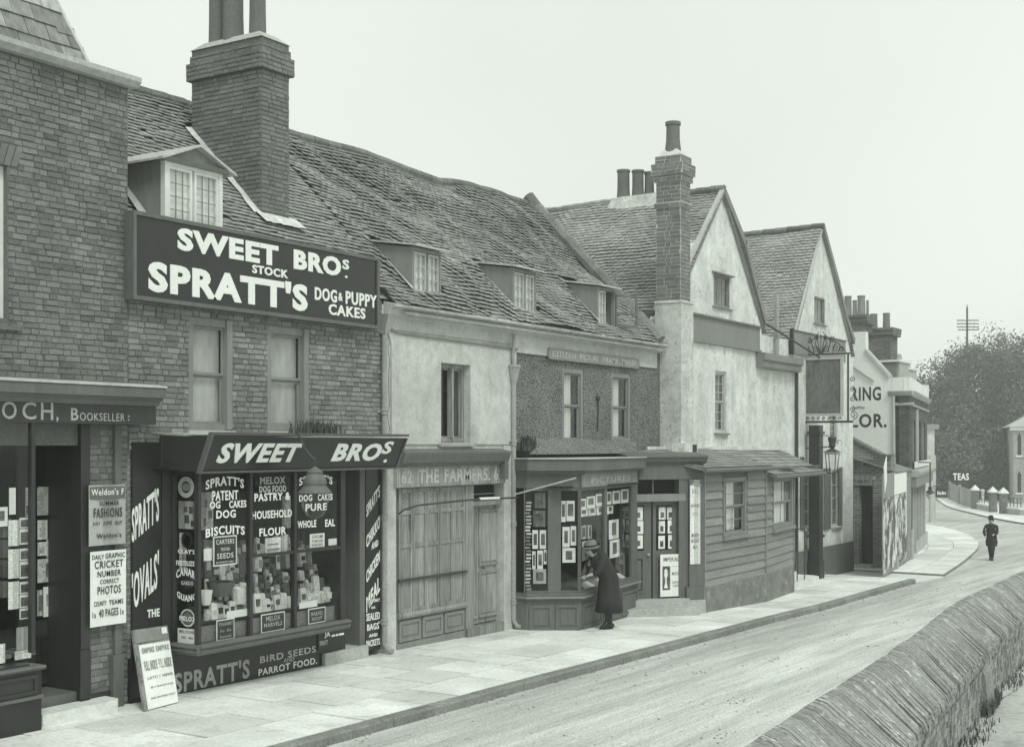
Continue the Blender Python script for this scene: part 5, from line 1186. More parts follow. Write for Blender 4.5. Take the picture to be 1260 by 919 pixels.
k.build('card_string', M['goods_mid'], None, 'hanging string of small cards and trinkets at the left end of the picture shop window', 'cards', kind='stuff')
for i, (l, r, t, b) in enumerate([(779.5,791,624,640),(779.5,791.5,641,657),(779.5,791,658.5,675)]): pic(FD, l, r, t, b, 'white mounted print in the left door leaf of the picture shop, %s from the top'%pls[i], d=-.122, pr=(.2,.7,.2,.6), pm='image', group='prints in the picture shop doors')
for i, (l, r, t, b) in enumerate([(810.5,819,624,639),(820.5,829,624,639),(810.5,818,641,656),(821.5,830.5,640,656),(810,818,659,675),(822,830,658,675)]): pic(FD, l, r, t, b, 'small print in the right door leaf of the picture shop, %s row, %s'%(pls[i//2],('left','right')[i%2]), d=-.122, pr=(.25,.75,.15,.6), pm='image', group='prints in the picture shop doors', mat='paper' if i > 3 else 'goods_pale')
r = random.Random(12)
for i in range(9):
    a = .25+i*.28; z = pzs
    MB().raw([FF.P(a,-.12,z),FF.P(a+.24,-.12,z),FF.P(a+.24+.02,-.30,z+.07+r.random()*.05),FF.P(a+.02,-.30,z+.07+r.random()*.05),FF.P(a,-.12,z+.015),FF.P(a+.24,-.12,z+.015),FF.P(a+.26,-.30,z+.1),FF.P(a+.02,-.30,z+.1)],[(3,2,1,0),(4,5,6,7),(0,1,5,4),(1,2,6,5),(2,3,7,6),(3,0,4,7)]).build('book', M[['goods_dark','goods_mid','goods_pale'][i%3]], None, 'book lying tilted on the picture shop window bed, %s from the corner'%(['first','second','third','fourth','fifth','sixth','seventh','eighth','ninth'][i]), 'book', 'books along the picture shop window bed', base=True)
card('poster', 'white framed Imperial poster showing a pale lamp leaning on the picture shop door', 'poster', FD, FD.R(812,838,682,734,-.02), -.02, th=.02, pic=[(.1,.46,.16,.72)], txt=[('IMPERIAL',.14,.88,.83,.93),('MANTLES',.55,.92,.5,.58),('...',.6,.9,.7,.72),('CENTRAL',.55,.92,.3,.36),('LIGHT',.6,.88,.22,.28)])
a0, a1, z0, z1 = FD.R(812,838,682,734,.003); H_, W_ = z1-z0, a1-a0; k = MB()
k.prism([(a0+W_*(.28+x), z0+H_*z) for x, z in ((-.1,.2),(.1,.2),(.04,.3),(.03,.42),(.08,.5),(.07,.62),(0,.67),(-.07,.62),(-.08,.5),(-.03,.42),(-.04,.3))], .0, .008, FD)
k.build('lamp_picture', M['paper'], bpy.data.objects['poster'])
o = card('bill', 'tall narrow torn bill pasted on the picture shop corner post', 'poster', FD, FD.R(849,861.5,597,694,.09), .09, mat='goods_pale', txt=[('BILL',.2,.8,.9,.95,'ink_pale'),('ENTRIES',.1,.9,.72,.76),('CLOSE',.2,.8,.62,.65,'ink_pale'),('MERRY',.15,.9,.34,.39),('BRIGHT',.12,.9,.27,.32),('8/-',.3,.8,.19,.24)])
# ================================================================== INN: two rendered gables, weatherboarded front
def gable_wall(fr, pts, zb, d0, d1, holes, name, mat, parent):
    """wall under a piecewise outline pts [(a,z)..] with rectangular openings"""
    def zt(a):
        for (p, q), (r, s_) in zip(pts, pts[1:]):
            if a <= r: return q+(s_-q)*(a-p)/(r-p)
        return pts[-1][1]
    xs_ = sorted(set([p[0] for p in pts]+[h[i] for h in holes for i in (0,1)])); m = MB()
    for a, b in zip(xs_, xs_[1:]):
        c = (a+b)/2; hs = sorted([h for h in holes if h[0] < c < h[1]], key=lambda h: h[2]); z = zb
        for h in hs: m.prism([(a,z),(b,z),(b,h[2]),(a,h[2])], d0, d1, fr); z = h[3]
        m.prism([(a,z),(b,z),(b,zt(b)),(a,zt(a))], d0, d1, fr)
    return m.build(name, mat, parent)
def yroof_tiles(parent, xe, ze, xr, zr, y0, y1, mat, seed, name='tile_courses', sag=.07):
    """roof slope facing -X, running back along Y from y0 to y1"""
    k_ = (zr-ze)/(xr-xe); L = sqrt(1+k_*k_); up = Vector((1/L,0,k_/L)); nn = Vector((-k_/L,0,1/L)); ac = Vector((0,1,0))
    def f(u, v):
        s_ = sag*(noise.noise(Vector((u*.5,v*.6,seed)))+.4*noise.noise(Vector((u*1.7,v*1.4,seed))))
        return Vector((xe,u,ze))+up*v+nn*s_, up, ac, nn
    m = MB().quad((xe,y0,ze-.05),(xe,y1,ze-.05),(xr,y1,zr-.05),(xr,y0,zr-.05)); r = m.build('roof', mat, parent)
    tiles(f, y0, y1, 0, (xr-xe)*L, r, mat, seed=seed, jit=1.2, tw=.17, gauge=.11)
    return r
def build_inn():
    B = T('inn_building', (31.5,1,gz(31)), 'white rendered old inn with two steep gables above a weatherboarded ground floor', 'building')
    d = .1; PW = M['plaster_white']
    zb = gz(34)-.3
    # gable one
    l, r_, ap = 25.95, W.X(937,d), W.pix(887,236,d)
    out = [(l,6.1),(W.X(848,d),W.Z(848,318,d)),(W.X(862,d),W.Z(862,288,d)),(ap[0],ap[1]),(W.X(912,d),W.Z(912,300,d)),(W.X(926,d),W.Z(926,355,d)),(r_,W.Z(937,396,d))]
    gw = W.R(878,898,336,376,d); lw = W.R(880,894,456,532,d)
    gable_wall(W, out, zb, -.3, d, [gw, lw], 'gable_wall', PW, B)
    sash(B, *gw, d-.04, fm='paint_grey', cols=3, rows=2, fw=.04, mid=False, back='goods_mid', cover=(0,.35)); sash(B, *lw, d-.06, fm='paint_light', cols=2, rows=3, fw=.06, back='curtain', cover=(0,.5))
    sill(B, gw[0]-.08, gw[1]+.08, gw[2], d-.05, d+.06, m='paint_grey', h=.04); sill(B, lw[0]-.05, lw[1]+.05, lw[2], d-.05, d+.07, m='paint_grey', h=.06)
    MB().prof([(d,gw[3]),(d+.1,gw[3]+.0),(d+.1,gw[3]+.03),(d,gw[3]+.05)], gw[0]-.1, gw[1]+.1).build('drip_board', M['paint_grey'], B)
    bg_ = MB()                                                # bargeboard / verge
    vp = [(W.X(887,d),ap[1]+.04)]+[(a+.03,z+.03) for a, z in out[4:]]
    for (a, z), (b, q) in zip(vp, vp[1:]): bg_.prism([(a,z-.14),(b-.02,q-.12),(b+.06,q+.04),(a+.0,z+.06)], d+.001, d+.12)
    bg_.build('verge_board', M['paint_grey'], B)
    bl = MB(); lv = [(l+.02,6.12)]+[(a-.03,z+.04) for a, z in out[1:4]]
    for (a, z), (b, q) in zip(lv, lv[1:]): bl.prism([(a,z-.07),(b,q-.07),(b,q+.04),(a,z+.04)], d+.001, d+.10)
    bl.build('verge_board', M['paint_light'], B)
    fz1, fz0 = W.Z(849,386,d+.1), W.Z(849,416,d+.1)
    bx('blank_board', M['paint_grey'], B, W.X(849,d+.1), W.X(937,d+.1), d+.001, d+.06, fz0, fz1)
    MB().prof([(d,fz1),(d+.12,fz1),(d+.14,fz1+.04),(d,fz1+.06)], W.X(849,d+.1), W.X(938,d+.1)).build('board_moulding', M['paint_grey'], B)
    MB().prof([(d,fz0-.05),(d+.09,fz0-.05),(d+.09,fz0),(d,fz0)], W.X(849,d+.1), W.X(938,d+.1)).build('board_moulding', M['paint_grey'], B)
    R1 = yroof_tiles(B, 26.15, 6.32, ap[0], ap[1]+.04, -.22, 6.0, M['tile_pub'], 71)
    MB().quad((ap[0],-.2,ap[1]),(ap[0],6,ap[1]),(r_+.1,6,6.2),(r_+.1,-.2,6.2)).build('roof_slope', M['tile_pub'], B)
    y = -.2; rr = random.Random(5)
    while y < 6: z = ap[1]+.06-.02*y; MB().tube([(ap[0],y,z),(ap[0],y+.36,z+.01)], .09, 8).build('ridge_tile', M['ridge'], R1); y += .37
    # side wall of brick under the eaves seen past the stack
    fS = Fr((26.02,6),(26.02,.02)); bx('side_wall', M['mortar'], B, 26.03, 26.2, -6, -.02, 4.5, 6.3); brick_wall(fS, 3.4, 6, 5.0, 6.25, 0, [], B, M['brick'], limit=60, seed=77)
    # gable two
    l2, r2, ap2 = W.X(976,d), W.X(1047,d), W.pix(1010,281,d)
    out2 = [(l2,W.Z(976,406,d)-.28),(ap2[0]-.05,ap2[1]-.14),(ap2[0]+.02,ap2[1]-.05),(W.X(1028,d),W.Z(1028,350,d)),(W.X(1038,d),W.Z(1038,392,d)),(r2,W.Z(1047,420,d))]
    gw2 = W.R(1002,1015,364,397,d)
    hl = [W.R(990,998,575,650,d), W.R(1023,1033,578,648,d), W.R(1021,1031,505,540,d)]
    gable_wall(W, out2, zb, -.3, d, [gw2]+hl, 'gable_wall', PW, B)
    sash(B, *gw2, d-.04, fm='paint_grey', cols=2, rows=2, fw=.04, mid=False, back=None)
    sill(B, gw2[0]-.08, gw2[1]+.08, gw2[2], d-.05, d+.06, m='paint_grey', h=.04)
    for h in hl:
        sash(B, *h, d-.06, fm='paint_light', cols=1, rows=4, fw=.05, mid=False, back='curtain', cover=(0,.4)); sill(B, h[0]-.05, h[1]+.05, h[2], d-.05, d+.08, m='stone', h=.06)
    for (a, b, t, q) in ((986,990,562,652),(1015,1022.5,576,652),(1033.5,1040,575,650)):
        A = W.R(a, b, t, q, d+.05); panel(B, A[0], A[1], A[2], A[3], d+.045, m='paint_mid', name='shutter', fw=.05)
    bg2 = MB(); vp = [(ap2[0],ap2[1]+.04)]+[(a+.03,z+.03) for a, z in out2[3:]]
    for (a, z), (b, q) in zip(vp, vp[1:]): bg2.prism([(a,z-.13),(b-.02,q-.12),(b+.05,q+.04),(a,z+.06)], d+.001, d+.12)
    bg2.build('verge_board', M['paint_grey'], B)
    MB().prism([(l2-.0,W.Z(976,406,d)-.16),(l2-.0,W.Z(976,406,d)-.08),(ap2[0],ap2[1]+.02),(ap2[0],ap2[1]-.08)], d+.001, d+.06).build('verge_board', M['paint_light'], B)
    bb = W.R(977,1041,407,435,d+.08); z1 = W.Z(977,407,d+.08); z0 = W.Z(977,435,d+.08)
    bx('blank_board', M['paint_grey'], B, bb[0], bb[1], d+.001, d+.07, z0, z1)
    MB().prof([(d,z1),(d+.1,z1),(d+.12,z1+.03),(d,z1+.05)], bb[0], bb[1]).build('board_moulding', M['paint_grey'], B)
    bx('board_end', M['paint_dark'], B, bb[0]-.12, bb[0]-.002, d+.001, d+.09, z0-.02, z1+.04)
    R2 = yroof_tiles(B, 33.9, 6.12, ap2[0], ap2[1]+.02, -.15, 6.0, M['tile_pub'], 72)
    MB().quad((ap2[0],-.2,ap2[1]),(ap2[0],6,ap2[1]),(r2+.1,6,6.0),(r2+.1,-.2,6.0)).build('roof_slope', M['tile_pub'], B)
    y = -.2
    while y < 6: z = ap2[1]+.05-.02*y; MB().tube([(ap2[0],y,z),(ap2[0],y+.36,z+.01)], .09, 8).build('ridge_tile', M['ridge'], R2); y += .37
    bx('end_wall', PW, B, r2-.3, r2, -6, -.302, zb, 5.9); bx('back_wall', PW, B, 26.0, r2, -6.1, -6.0, zb, 6)
    # link between gables with box gutter and stack pipe
    bx('link_wall', PW, B, r_, l2, -.3, d-.04, zb, 6.15)
    gz0, gz1 = W.Z(940,452,d+.2), W.Z(940,434,d+.2)
    MB().prof([(d-.04,gz0),(d+.18,gz0),(d+.2,gz0+.05),(d+.2,gz0+.16),(d+.26,gz0+.2),(d+.26,gz1),(d-.04,gz1+.05)], W.X(939,d+.2), l2+.1).build('box_gutter', M['paint_grey'], B)
    bx('vent_pipe', M['pipe'], B, W.X(953.5,d), W.X(956.5,d), d-.03, d+.05, gz1, W.Z(955,363,d))
    MB().tube([W.P(l2+.12,d+.06,gz0),W.P(l2+.12,d+.06,gz(34)+.2)], .045, 8).build('rain_pipe', M['iron'], B)
    # corner pilaster and dark plinth
    bx('corner_pilaster', PW, B, W.X(1037,d+.05), r2+.02, d+.0005, d+.06, zb, W.Z(1043,440,d))
    zp = W.Z(1000,675,d+.03); bx('plinth', M['paint_mid'], B, l2, r2+.03, d+.061, d+.09, zb, zp)
    # ---- weatherboarded projection
    L1, L2 = Fr((24.5,-1.62),(27.93,-1.62)), Fr((27.93,-1.62),(30.65,-1.28))
    ztop = L1.Z(868,581); zpl = L1.Z(868,722); w1 = L1.R(889,917,588,660); w2 = L2.R(950,974,588,651)
    wb = T('weatherboard_front', (27.5,-1.3,gz(27)), None, None) if False else B
    bx('framing', M['mortar'], B, 0, L1.len, -.25, -.02, zb, zpl, fr=L1); 
    wall_holes(L1, 0, L1.len, zpl, ztop, -.12, -.01, [w1], 'framing', M['paint_mid'], B); wall_holes(L2, 0, L2.len, zpl, ztop, -.12, -.01, [w2], 'framing', M['paint_mid'], B)
    fE = Fr((30.65,-1.28),(30.8,-.1)); bx('end_wall', M['board'], B, 0, fE.len, -.1, 0, zb, ztop, fr=fE)
    bx('plinth', M['plinth_render'], B, -.02, L1.len, -.02, .04, zb, zpl, fr=L1); bx('plinth', M['plinth_render'], B, 0, L2.len+.04, -.05, .04, zb, zpl-.01, fr=L2)
    n = 13; h = (ztop-zpl)/n; rr = random.Random(14)
    for F_, w_, ln in ((L1,w1,L1.len),(L2,w2,L2.len)):
        for i in range(n):
            z0, z1 = zpl+h*i, zpl+h*(i+1)
            segs = [(.045, ln-.045)]
            if z1 > w_[2]+.02 and z0 < w_[3]-.02: segs = [(.045, w_[0]-.07), (w_[1]+.07, ln-.045)]
            for a, b in segs:
                if b-a < .05: continue
                j = rr.random()*.01; MB().prof([(-.012,z0-.02),(.034+j,z0-.015-j),(.032+j,z0+.004),(.002,z1+.01),(-.012,z1+.01)], a, b, fr=F_).build('weatherboard', M['board'], B)
    for F_, a in ((L1,0),(L1,L1.len-.045),(L2,0.0),(L2,L2.len-.045)): bx('corner_board', M['board'], B, a, a+.045, -.01, .05, zpl, ztop, fr=F_)
    for F_, w_, rws in ((L1,w1,2),(L2,w2,1)):
        sash(B, *w_, .0, fr=F_, fm='paint_grey', cols=2, rows=rws, fw=.07, back='curtain', back_z=w_[2]+.1, cover=(.3,.7) if rws == 2 else (.25,.8)); sill(B, w_[0]-.08, w_[1]+.08, w_[2], -.02, .09, fr=F_, m='paint_grey', h=.08)
    bx('soffit', M['paint_mid'], B, 24.4, 33.5, .1, 1.0, ztop+.001, ztop+.03)
    bx('soffit', M['paint_mid'], B, 24.5, 30.5, 1.0, 1.5, ztop+.001, ztop+.03)
    # lean-to roof in two slated planes
    ze1, ze2 = L1.Z(866,576,.12), W.Z(943,585,1.75)
    quads = [((24.0,-.12,3.20),(28.05,-.12,3.22),(28.05,-1.78,ze1),(24.15,-1.80,ze1)), ((28.05,-.12,3.2),(33.2,-.10,3.14),(33.75,-1.02,W.Z(1011,580,1.0)),(28.05,-1.8,ze2))]
    for qi, (A, Bq, Cq, Dq) in enumerate(quads):
        A, Bq, Cq, Dq = map(Vector, (A,Bq,Cq,Dq)); nn = (Bq-A).cross(Dq-A).normalized(); nn = -nn if nn.z < 0 else nn
        def f(u, v, A=A, Bq=Bq, Cq=Cq, Dq=Dq, nn=nn):
            s_, t_ = u/5, v/2; p = (Dq*(1-s_)+Cq*s_)*(1-t_)+(A*(1-s_)+Bq*s_)*t_; up = ((A*(1-s_)+Bq*s_)-(Dq*(1-s_)+Cq*s_)).normalized(); ac = (Cq-Dq).normalized()
            return p, up, ac, nn
        mr = MB().slab([A,Bq,Cq,Dq], .05).build('lean_to_roof', M['slate_mid'], B)
        lw = (Cq-Dq).length; lh = ((A+Bq)/2-(Cq+Dq)/2).length
        # slates in real units mapped to the plane's own parameters
        rws = int(lh/.2)+1
        for i in range(rws):
            u = -(.14 if i % 2 else 0)
            while u < lw:
                a, b = max(u,0), min(u+.28, lw); u += .28
                if b-a < .04: continue
                z_ = rr.random()*.006; q = []
                for (uu, vv, hh) in ((a+.004,i*.2,.022+z_),(b-.004,i*.2,.022+z_),(b-.004,min(i*.2+.25,lh),.008),(a+.004,min(i*.2+.25,lh),.008)):
                    p, up, ac, n_ = f(uu/lw*5, vv/lh*2); q.append((p+n_*(hh-.009), p+n_*hh))
                k = MB(); k.raw([t[0] for t in q]+[t[1] for t in q], [(4,5,6,7),(0,1,5,4),(1,2,6,5),(2,3,7,6),(3,0,4,7)]); k.build('slate', M['slate_mid'], mr)
        MB().tube([Dq+Vector((0,-.03,-.05)), Cq+Vector((0,-.03,-.05))], .045, 8).build('gutter', M['paint_mid'], mr)
    e = MB().raw([(33.2,-.10,3.14),(33.75,-1.02,W.Z(1011,580,1.0)),(34.3,-.1,2.66)],[(0,1,2)]); e.build('roof_hip', M['slate_mid'], B)
    bx('eaves_board', M['paint_mid'], B, 0, L1.len, .05, .09, ztop-.02, ztop+.1, fr=L1)
    bx('lead_flashing', M['cement'], B, 25.0, 33.0, d, d+.04, 3.18, 3.28)
    return ztop, d
ztop_inn, dI = build_inn()
# rear stack of four pots on the inn ridge
RP = T('chimney_stack', (29.1,2.4,8.9), 'low whitewashed stack with four dark pots on the inn ridge', 'chimney')
m = MB(); m.raw([(28.7,1.15,8.9),(29.5,1.15,8.9),(29.5,3.0,8.9),(28.7,3.0,8.9),(28.8,1.3,9.5),(29.35,1.3,9.5),(29.35,2.75,9.48),(28.8,2.75,9.48)],[(0,1,5,4),(1,2,6,5),(2,3,7,6),(3,0,4,7),(4,5,6,7)]); m.build('flaunching', M['cement'], RP)
for y_, dx, rr_, hh in ((2.55,0,.17,.78),(2.17,.05,.16,.74),(1.93,.2,.13,.7),(1.42,0,.17,.78)):
    MB().lathe((29.05+dx,y_,9.42), [(rr_*1.05,0),(rr_*.92,.3),(rr_*.9,hh-.06),(rr_*1.02,hh-.05),(rr_*1.02,hh)], 14).build('chimney_pot', M['pot'], RP)
# tall brick stack between terrace and inn
def build_stack():
    x0, x1, y0, y1 = 25.92, 26.42, -.47, .12
    C_ = T('chimney_stack', (26.2,0,gz(26)), 'tall slender brick chimney on a whitened base between the terrace and the inn', 'chimney')
    zm = W.Z(837,372,.47); zt = W.Z(834,188,.47)
    zl = 2.9
    m = MB(); m.box(x0-.06, x1+.08, -y1, -y0+.04, zl, zm); base = m.build('whitened_base', M['plaster_stack'], C_)
    MB().prism([(x0-.14,zl-.0),(x1+.2,zl-.0),(x1+.08,zl+.45),(x0-.06,zl+.45)], .3, -y0+.12).build('flared_foot', M['cement'], C_)
    bx('base_ledge', M['cement'], C_, x0-.08, x1+.1, -y1, -y0+.06, zm+.001, zm+.05)
    g = bx('vent_grate', M['ink'], C_, x1-.14, x1+.06, -y0+.1, -y0+.135, zl+.12, zl+.42); 
    bx('mortar_core', M['mortar_pale'], C_, x0, x1, -y1, -y0, zm+.05, zt)
    segs = [(zm+.05, W.Z(834,252,.47), 0),(W.Z(834,252,.47),W.Z(834,246,.47),.035),(W.Z(834,246,.47),W.Z(834,220,.47),0),(W.Z(834,220,.47),W.Z(834,212,.47),.045),(W.Z(834,212,.47),W.Z(834,198,.47),.085),(W.Z(834,198,.47),zt,.02)]
    for i, (a, b, p) in enumerate(segs):
        if p: bx('corbel', M['mortar_pale'], C_, x0-p, x1+p, -y1-p, -y0+p, a+.001, b)
        fa = Fr((x0-p,y1+p),(x0-p,y0-p)); fb_ = Fr((x0-p,y0-p),(x1+p,y0-p))
        for q, F_ in enumerate((fa, fb_)): brick_wall(F_, 0.002, F_.len-.002, a+.004, b, -.002, [], C_, M['brick_stack'], ph=.085, pw=.25, limit=90 if i == 0 else 25, seed=80+i*2+q, jit=.7, th=.01)
    m = MB(); m.raw([(x0-.02,y0-.02,zt),(x1+.02,y0-.02,zt),(x1+.02,y1+.02,zt),(x0-.02,y1+.02,zt),(x0+.12,y0+.15,zt+.16),(x1-.12,y0+.15,zt+.16),(x1-.12,y1-.15,zt+.16),(x0+.12,y1-.15,zt+.16)],[(0,1,5,4),(1,2,6,5),(2,3,7,6),(3,0,4,7),(4,5,6,7)]); m.build('flaunching', M['cement'], C_)
    MB().lathe((26.17,-.17,zt+.08), [(.19,0),(.155,.3),(.15,.62),(.175,.63),(.175,.7)], 14).build('chimney_pot', M['pot'], C_)
build_stack()
# gas bracket, post and inn sign
sp = onG(1004, 711, .12); PX_, PY_ = sp.x, sp.y
FSg = Fr((PX_,PY_+1),(PX_,PY_-1))
zg = gz(PX_)+.1; zpt = FSg.Z(1004,521)
P_ = T('sign_post', (PX_,PY_,zg), 'thick dark square post by the inn steps carrying the hanging sign', 'post')
bx('shaft', M['paint_dark'], P_, PX_-.15, PX_+.15, -PY_-.15, -PY_+.15, zg, zpt-.05)
bx('collar', M['paint_dark'], P_, PX_-.19, PX_+.19, -PY_-.19, -PY_+.19, zg+1.15, zg+1.22); bx('collar', M['paint_dark'], P_, PX_-.19, PX_+.19, -PY_-.19, -PY_+.19, zpt-.3, zpt-.22)
bx('post_base', M['paint_dark'], P_, PX_-.18, PX_+.18, -PY_-.18, -PY_+.18, zg-.1, zg+.5)
l, r_, t, b = 977, 1044, 438, 518
a0, a1, z0, z1 = FSg.X(l), FSg.X(r_), FSg.Z(1010,519), FSg.Z(1010,436)
SN = T('inn_sign', (PX_,PY_,z0), 'large blank grey inn sign in a white frame with wrought iron scrolls above the post', 'sign')
bx('bottom_rail', M['iron'], SN, a0-.06, a1+.12, -.05, .05, z0-.03, z0+.03, fr=FSg); bx('top_rail', M['iron'], SN, a0-.1, a1+.1, -.025, .025, z1-.02, z1+.02, fr=FSg)
for a in (a0, a1-.03): bx('upright', M['iron'], SN, a, a+.04, -.025, .025, z0+.03, z1-.02, fr=FSg)
u0, u1, v0, v1 = FSg.X(983), FSg.X(1037.5), z0+.16, z1-.08
brd = bx('board', M['sign_weathered'], SN, u0+.07, u1-.07, -.04, .0, v0+.07, v1-.07, fr=FSg); k = MB()
for (p0,p1,q0,q1) in ((u0,u0+.07,v0,v1),(u1-.07,u1,v0,v1),(u0+.07,u1-.07,v0,v0+.07),(u0+.07,u1-.07,v1-.07,v1)): k.box(p0,p1,-.05,.03,q0,q1,FSg)
k.build('frame', M['paint_light'], SN)
def scroll(fr, ca, cz, r, turns, a0_, sgn, parent, d=0, w_=.012, tail=None):
    pts = []; n = int(14*turns)
    for i in range(n+1):
        t = i/n; q = a0_+sgn*2*pi*turns*t; rr = r*(1-.82*t); pts.append(fr.P(ca+rr*cos(q), d, cz+rr*sin(q)))
    if tail: pts = [fr.P(*[tail[0], d, tail[1]])]+pts
    return MB().tube(pts, w_, 5).build('scroll', M['iron'], parent)
zc = z1+.02; cm = (a0+a1)/2
MB().tube([FSg.P(cm,0,zc),FSg.P(cm,0,zc+.72)], .014, 5, r1=.004).build('finial', M['iron'], SN)
for sg in (-1, 1):
    for (o, h, rr_, st) in ((.13,.13,.10,0),(.42,.16,.13,.5),(.30,.38,.09,.2),(.58,.10,.08,.8),(.12,.44,.06,.3)):
        scroll(FSg, cm+sg*o, zc+h, rr_, 1.6, pi/2 if sg > 0 else pi/2, -sg, SN, tail=(cm+sg*(o-.1), zc+.01+st*.0))
    MB().tube([FSg.P(cm+sg*.06,0,zc),FSg.P(cm+sg*.16,0,zc+.3),FSg.P(cm+sg*.10,0,zc+.5)], .012, 5).build('bar', M['iron'], SN)
    MB().tube([FSg.P(cm+sg*.72,0,zc),FSg.P(cm+sg*.5,0,zc+.26),FSg.P(cm+sg*.22,0,zc+.40),FSg.P(cm+sg*.05,0,zc+.6)], .011, 5).build('bar', M['iron'], SN)
for i in range(8):
    scroll(FSg, u0+.1+(u1-u0-.2)*i/7, z0+.09, .05, 1.2, 0, 1, SN)
for i in range(4):
    scroll(FSg, a1+.10, z0+.35+i*.27, .08, 1.4, pi/2, -1, SN); scroll(FSg, a1+.09, z1+.08+i*.09, .045, 1.2, 0, 1, SN) if i < 3 else None
scroll(FSg, a1+.14, z0+.18, .12, 1.5, -pi/2, 1, SN); scroll(FSg, a0-.07, z0+.2, .10, 1.4, -pi/2, -1, SN); scroll(FSg, a0-.06, z0+.5, .06, 1.2, 0, 1, SN)
q0 = W.P(W.X(934,.1),.1,W.Z(934,393,.1)); q1 = FSg.P(FSg.X(1009),0,FSg.Z(1009,440)); MB().tube([q0,q1], .025, 6).build('stay_rod', M['iron'], SN)
# inn lantern on an iron bracket
ly = FSg.X(1024,0); lz1, lz0 = FSg.Z(1024,558), FSg.Z(1024,582)
LN = T('inn_lantern', FSg.P(ly,0,lz0-.1), 'square glass gas lantern with crown hung from the inn bracket beside the sign post', 'lantern')
k = MB(); hw0, hw1 = .10, .15; cx_, cy_ = PX_, PY_+1-ly
vs = [(cx_+sx*w_, cy_+sy*w_, z) for z, w_ in ((lz0,hw0),(lz1,hw1)) for sx, sy in ((-1,-1),(1,-1),(1,1),(-1,1))]
for i in range(4): k.tube([vs[i], vs[4+i]], .012, 5); k.tube([vs[i], vs[(i+1)%4]], .012, 5); k.tube([vs[4+i], vs[4+(i+1)%4]], .016, 5)
k.build('frame', M['iron'], LN); MB().raw(vs, [(0,1,5,4),(1,2,6,5),(2,3,7,6),(3,0,4,7)]).build('pane', M['glass_sash'], LN)
MB().raw([(x*1.0,y,z) for x,y,z in vs[4:]]+[(cx_-.2,cy_-.2,lz1+.03),(cx_+.2,cy_-.2,lz1+.03),(cx_+.2,cy_+.2,lz1+.03),(cx_-.2,cy_+.2,lz1+.03),(cx_,cy_,lz1+.17)],[(4,5,8),(5,6,8),(6,7,8),(7,4,8),(4,7,6,5)]).build('cap', M['iron'], LN)
MB().lathe((cx_,cy_,lz1+.12), [(.03,0),(.10,.1),(.08,.14),(.12,.3),(.1,.34),(.03,.36)], 10).build('crown', M['iron'], LN)
MB().tube([FSg.P(FSg.X(963),0,FSg.Z(963,553)), FSg.P(ly,0,lz1+.19)], .016, 6).build('bracket_arm', M['iron'], LN)
for i in range(3): scroll(FSg, FSg.X(968)+i*.13, FSg.Z(968,552)-.06+.02*i, .06, 1.3, pi/2, (-1)**i, LN, w_=.016)
MB().tube([FSg.P(FSg.X(961),0,FSg.Z(961,552)),FSg.P(FSg.X(963),0,FSg.Z(963,536)),FSg.P(FSg.X(1020),0,FSg.Z(1020,536))], .012, 5).build('gas_pipe', M['iron'], LN)
# steps, handrail and leaning board
ST = T('door_steps', (32.3,-.5,gz(32)), 'whitened curved stone steps up to the inn entrance beside the weatherboarding', 'steps')
for i, (xa_, xb_, dpt, h) in enumerate(((30.95,33.6,1.05,.16),(30.95,32.7,.78,.34),(30.95,32.0,.5,.54))):
    zz = gz(32)+.12; pts = [(xa_,-.1),(xa_,-dpt)]+[(xb_-.4+.4*sin(q*pi/10), -dpt+.4*(1-cos(q*pi/10))) for q in range(6)]+[(xb_,-.1)]
    MB().slab([(x,y,zz+h) for x, y in pts], .18 if i else .3).build('step', M['stone_pale'], ST)
bx('door', M['paint_dark'], bpy.data.objects['inn_building'], 31.2, 32.1, dI+.001, dI+.04, gz(32)+.6, 2.55)
HR = T('handrail', (31.5,-.9,gz(31.5)+.3), 'thin black iron handrail rising over the inn steps', 'handrail')
for (px__, yb_) in ((981,700),(990,706)): a_ = W.X(px__,.95); MB().tube([(a_,-.95,gz(a_)+.2),(a_,-.95,W.Z(px__,650,.95))], .015, 5).build('post', M['iron'], HR)
MB().tube([(W.X(978,.95),-.95,W.Z(978,649,.95)),(W.X(990,.95),-.95,W.Z(990,653,.95))], .015, 5).build('rail', M['iron'], HR)
q = [onG(1015,707,.12), onG(1027,703,.12)]
F3 = Fr(q[0].xy, q[1].xy); zz = gz(36)+.12; k = MB(); ht = .62
k.raw([F3.P(0,0,zz),F3.P(F3.len,0,zz),F3.P(F3.len,-.2,zz+ht),F3.P(0.02,-.2,zz+ht*1.0),F3.P(0,-.04,zz),F3.P(F3.len,-.04,zz),F3.P(F3.len,-.24,zz+ht),F3.P(.02,-.24,zz+ht)],[(0,1,2,3),(7,6,5,4),(0,4,5,1),(1,5,6,2),(2,6,7,3),(3,7,4,0)])
k = k.build('leaning_board', M['wood_worn'], None, 'dark wooden cellar flap with a slot leaning against the inn plinth', 'board', base=True)
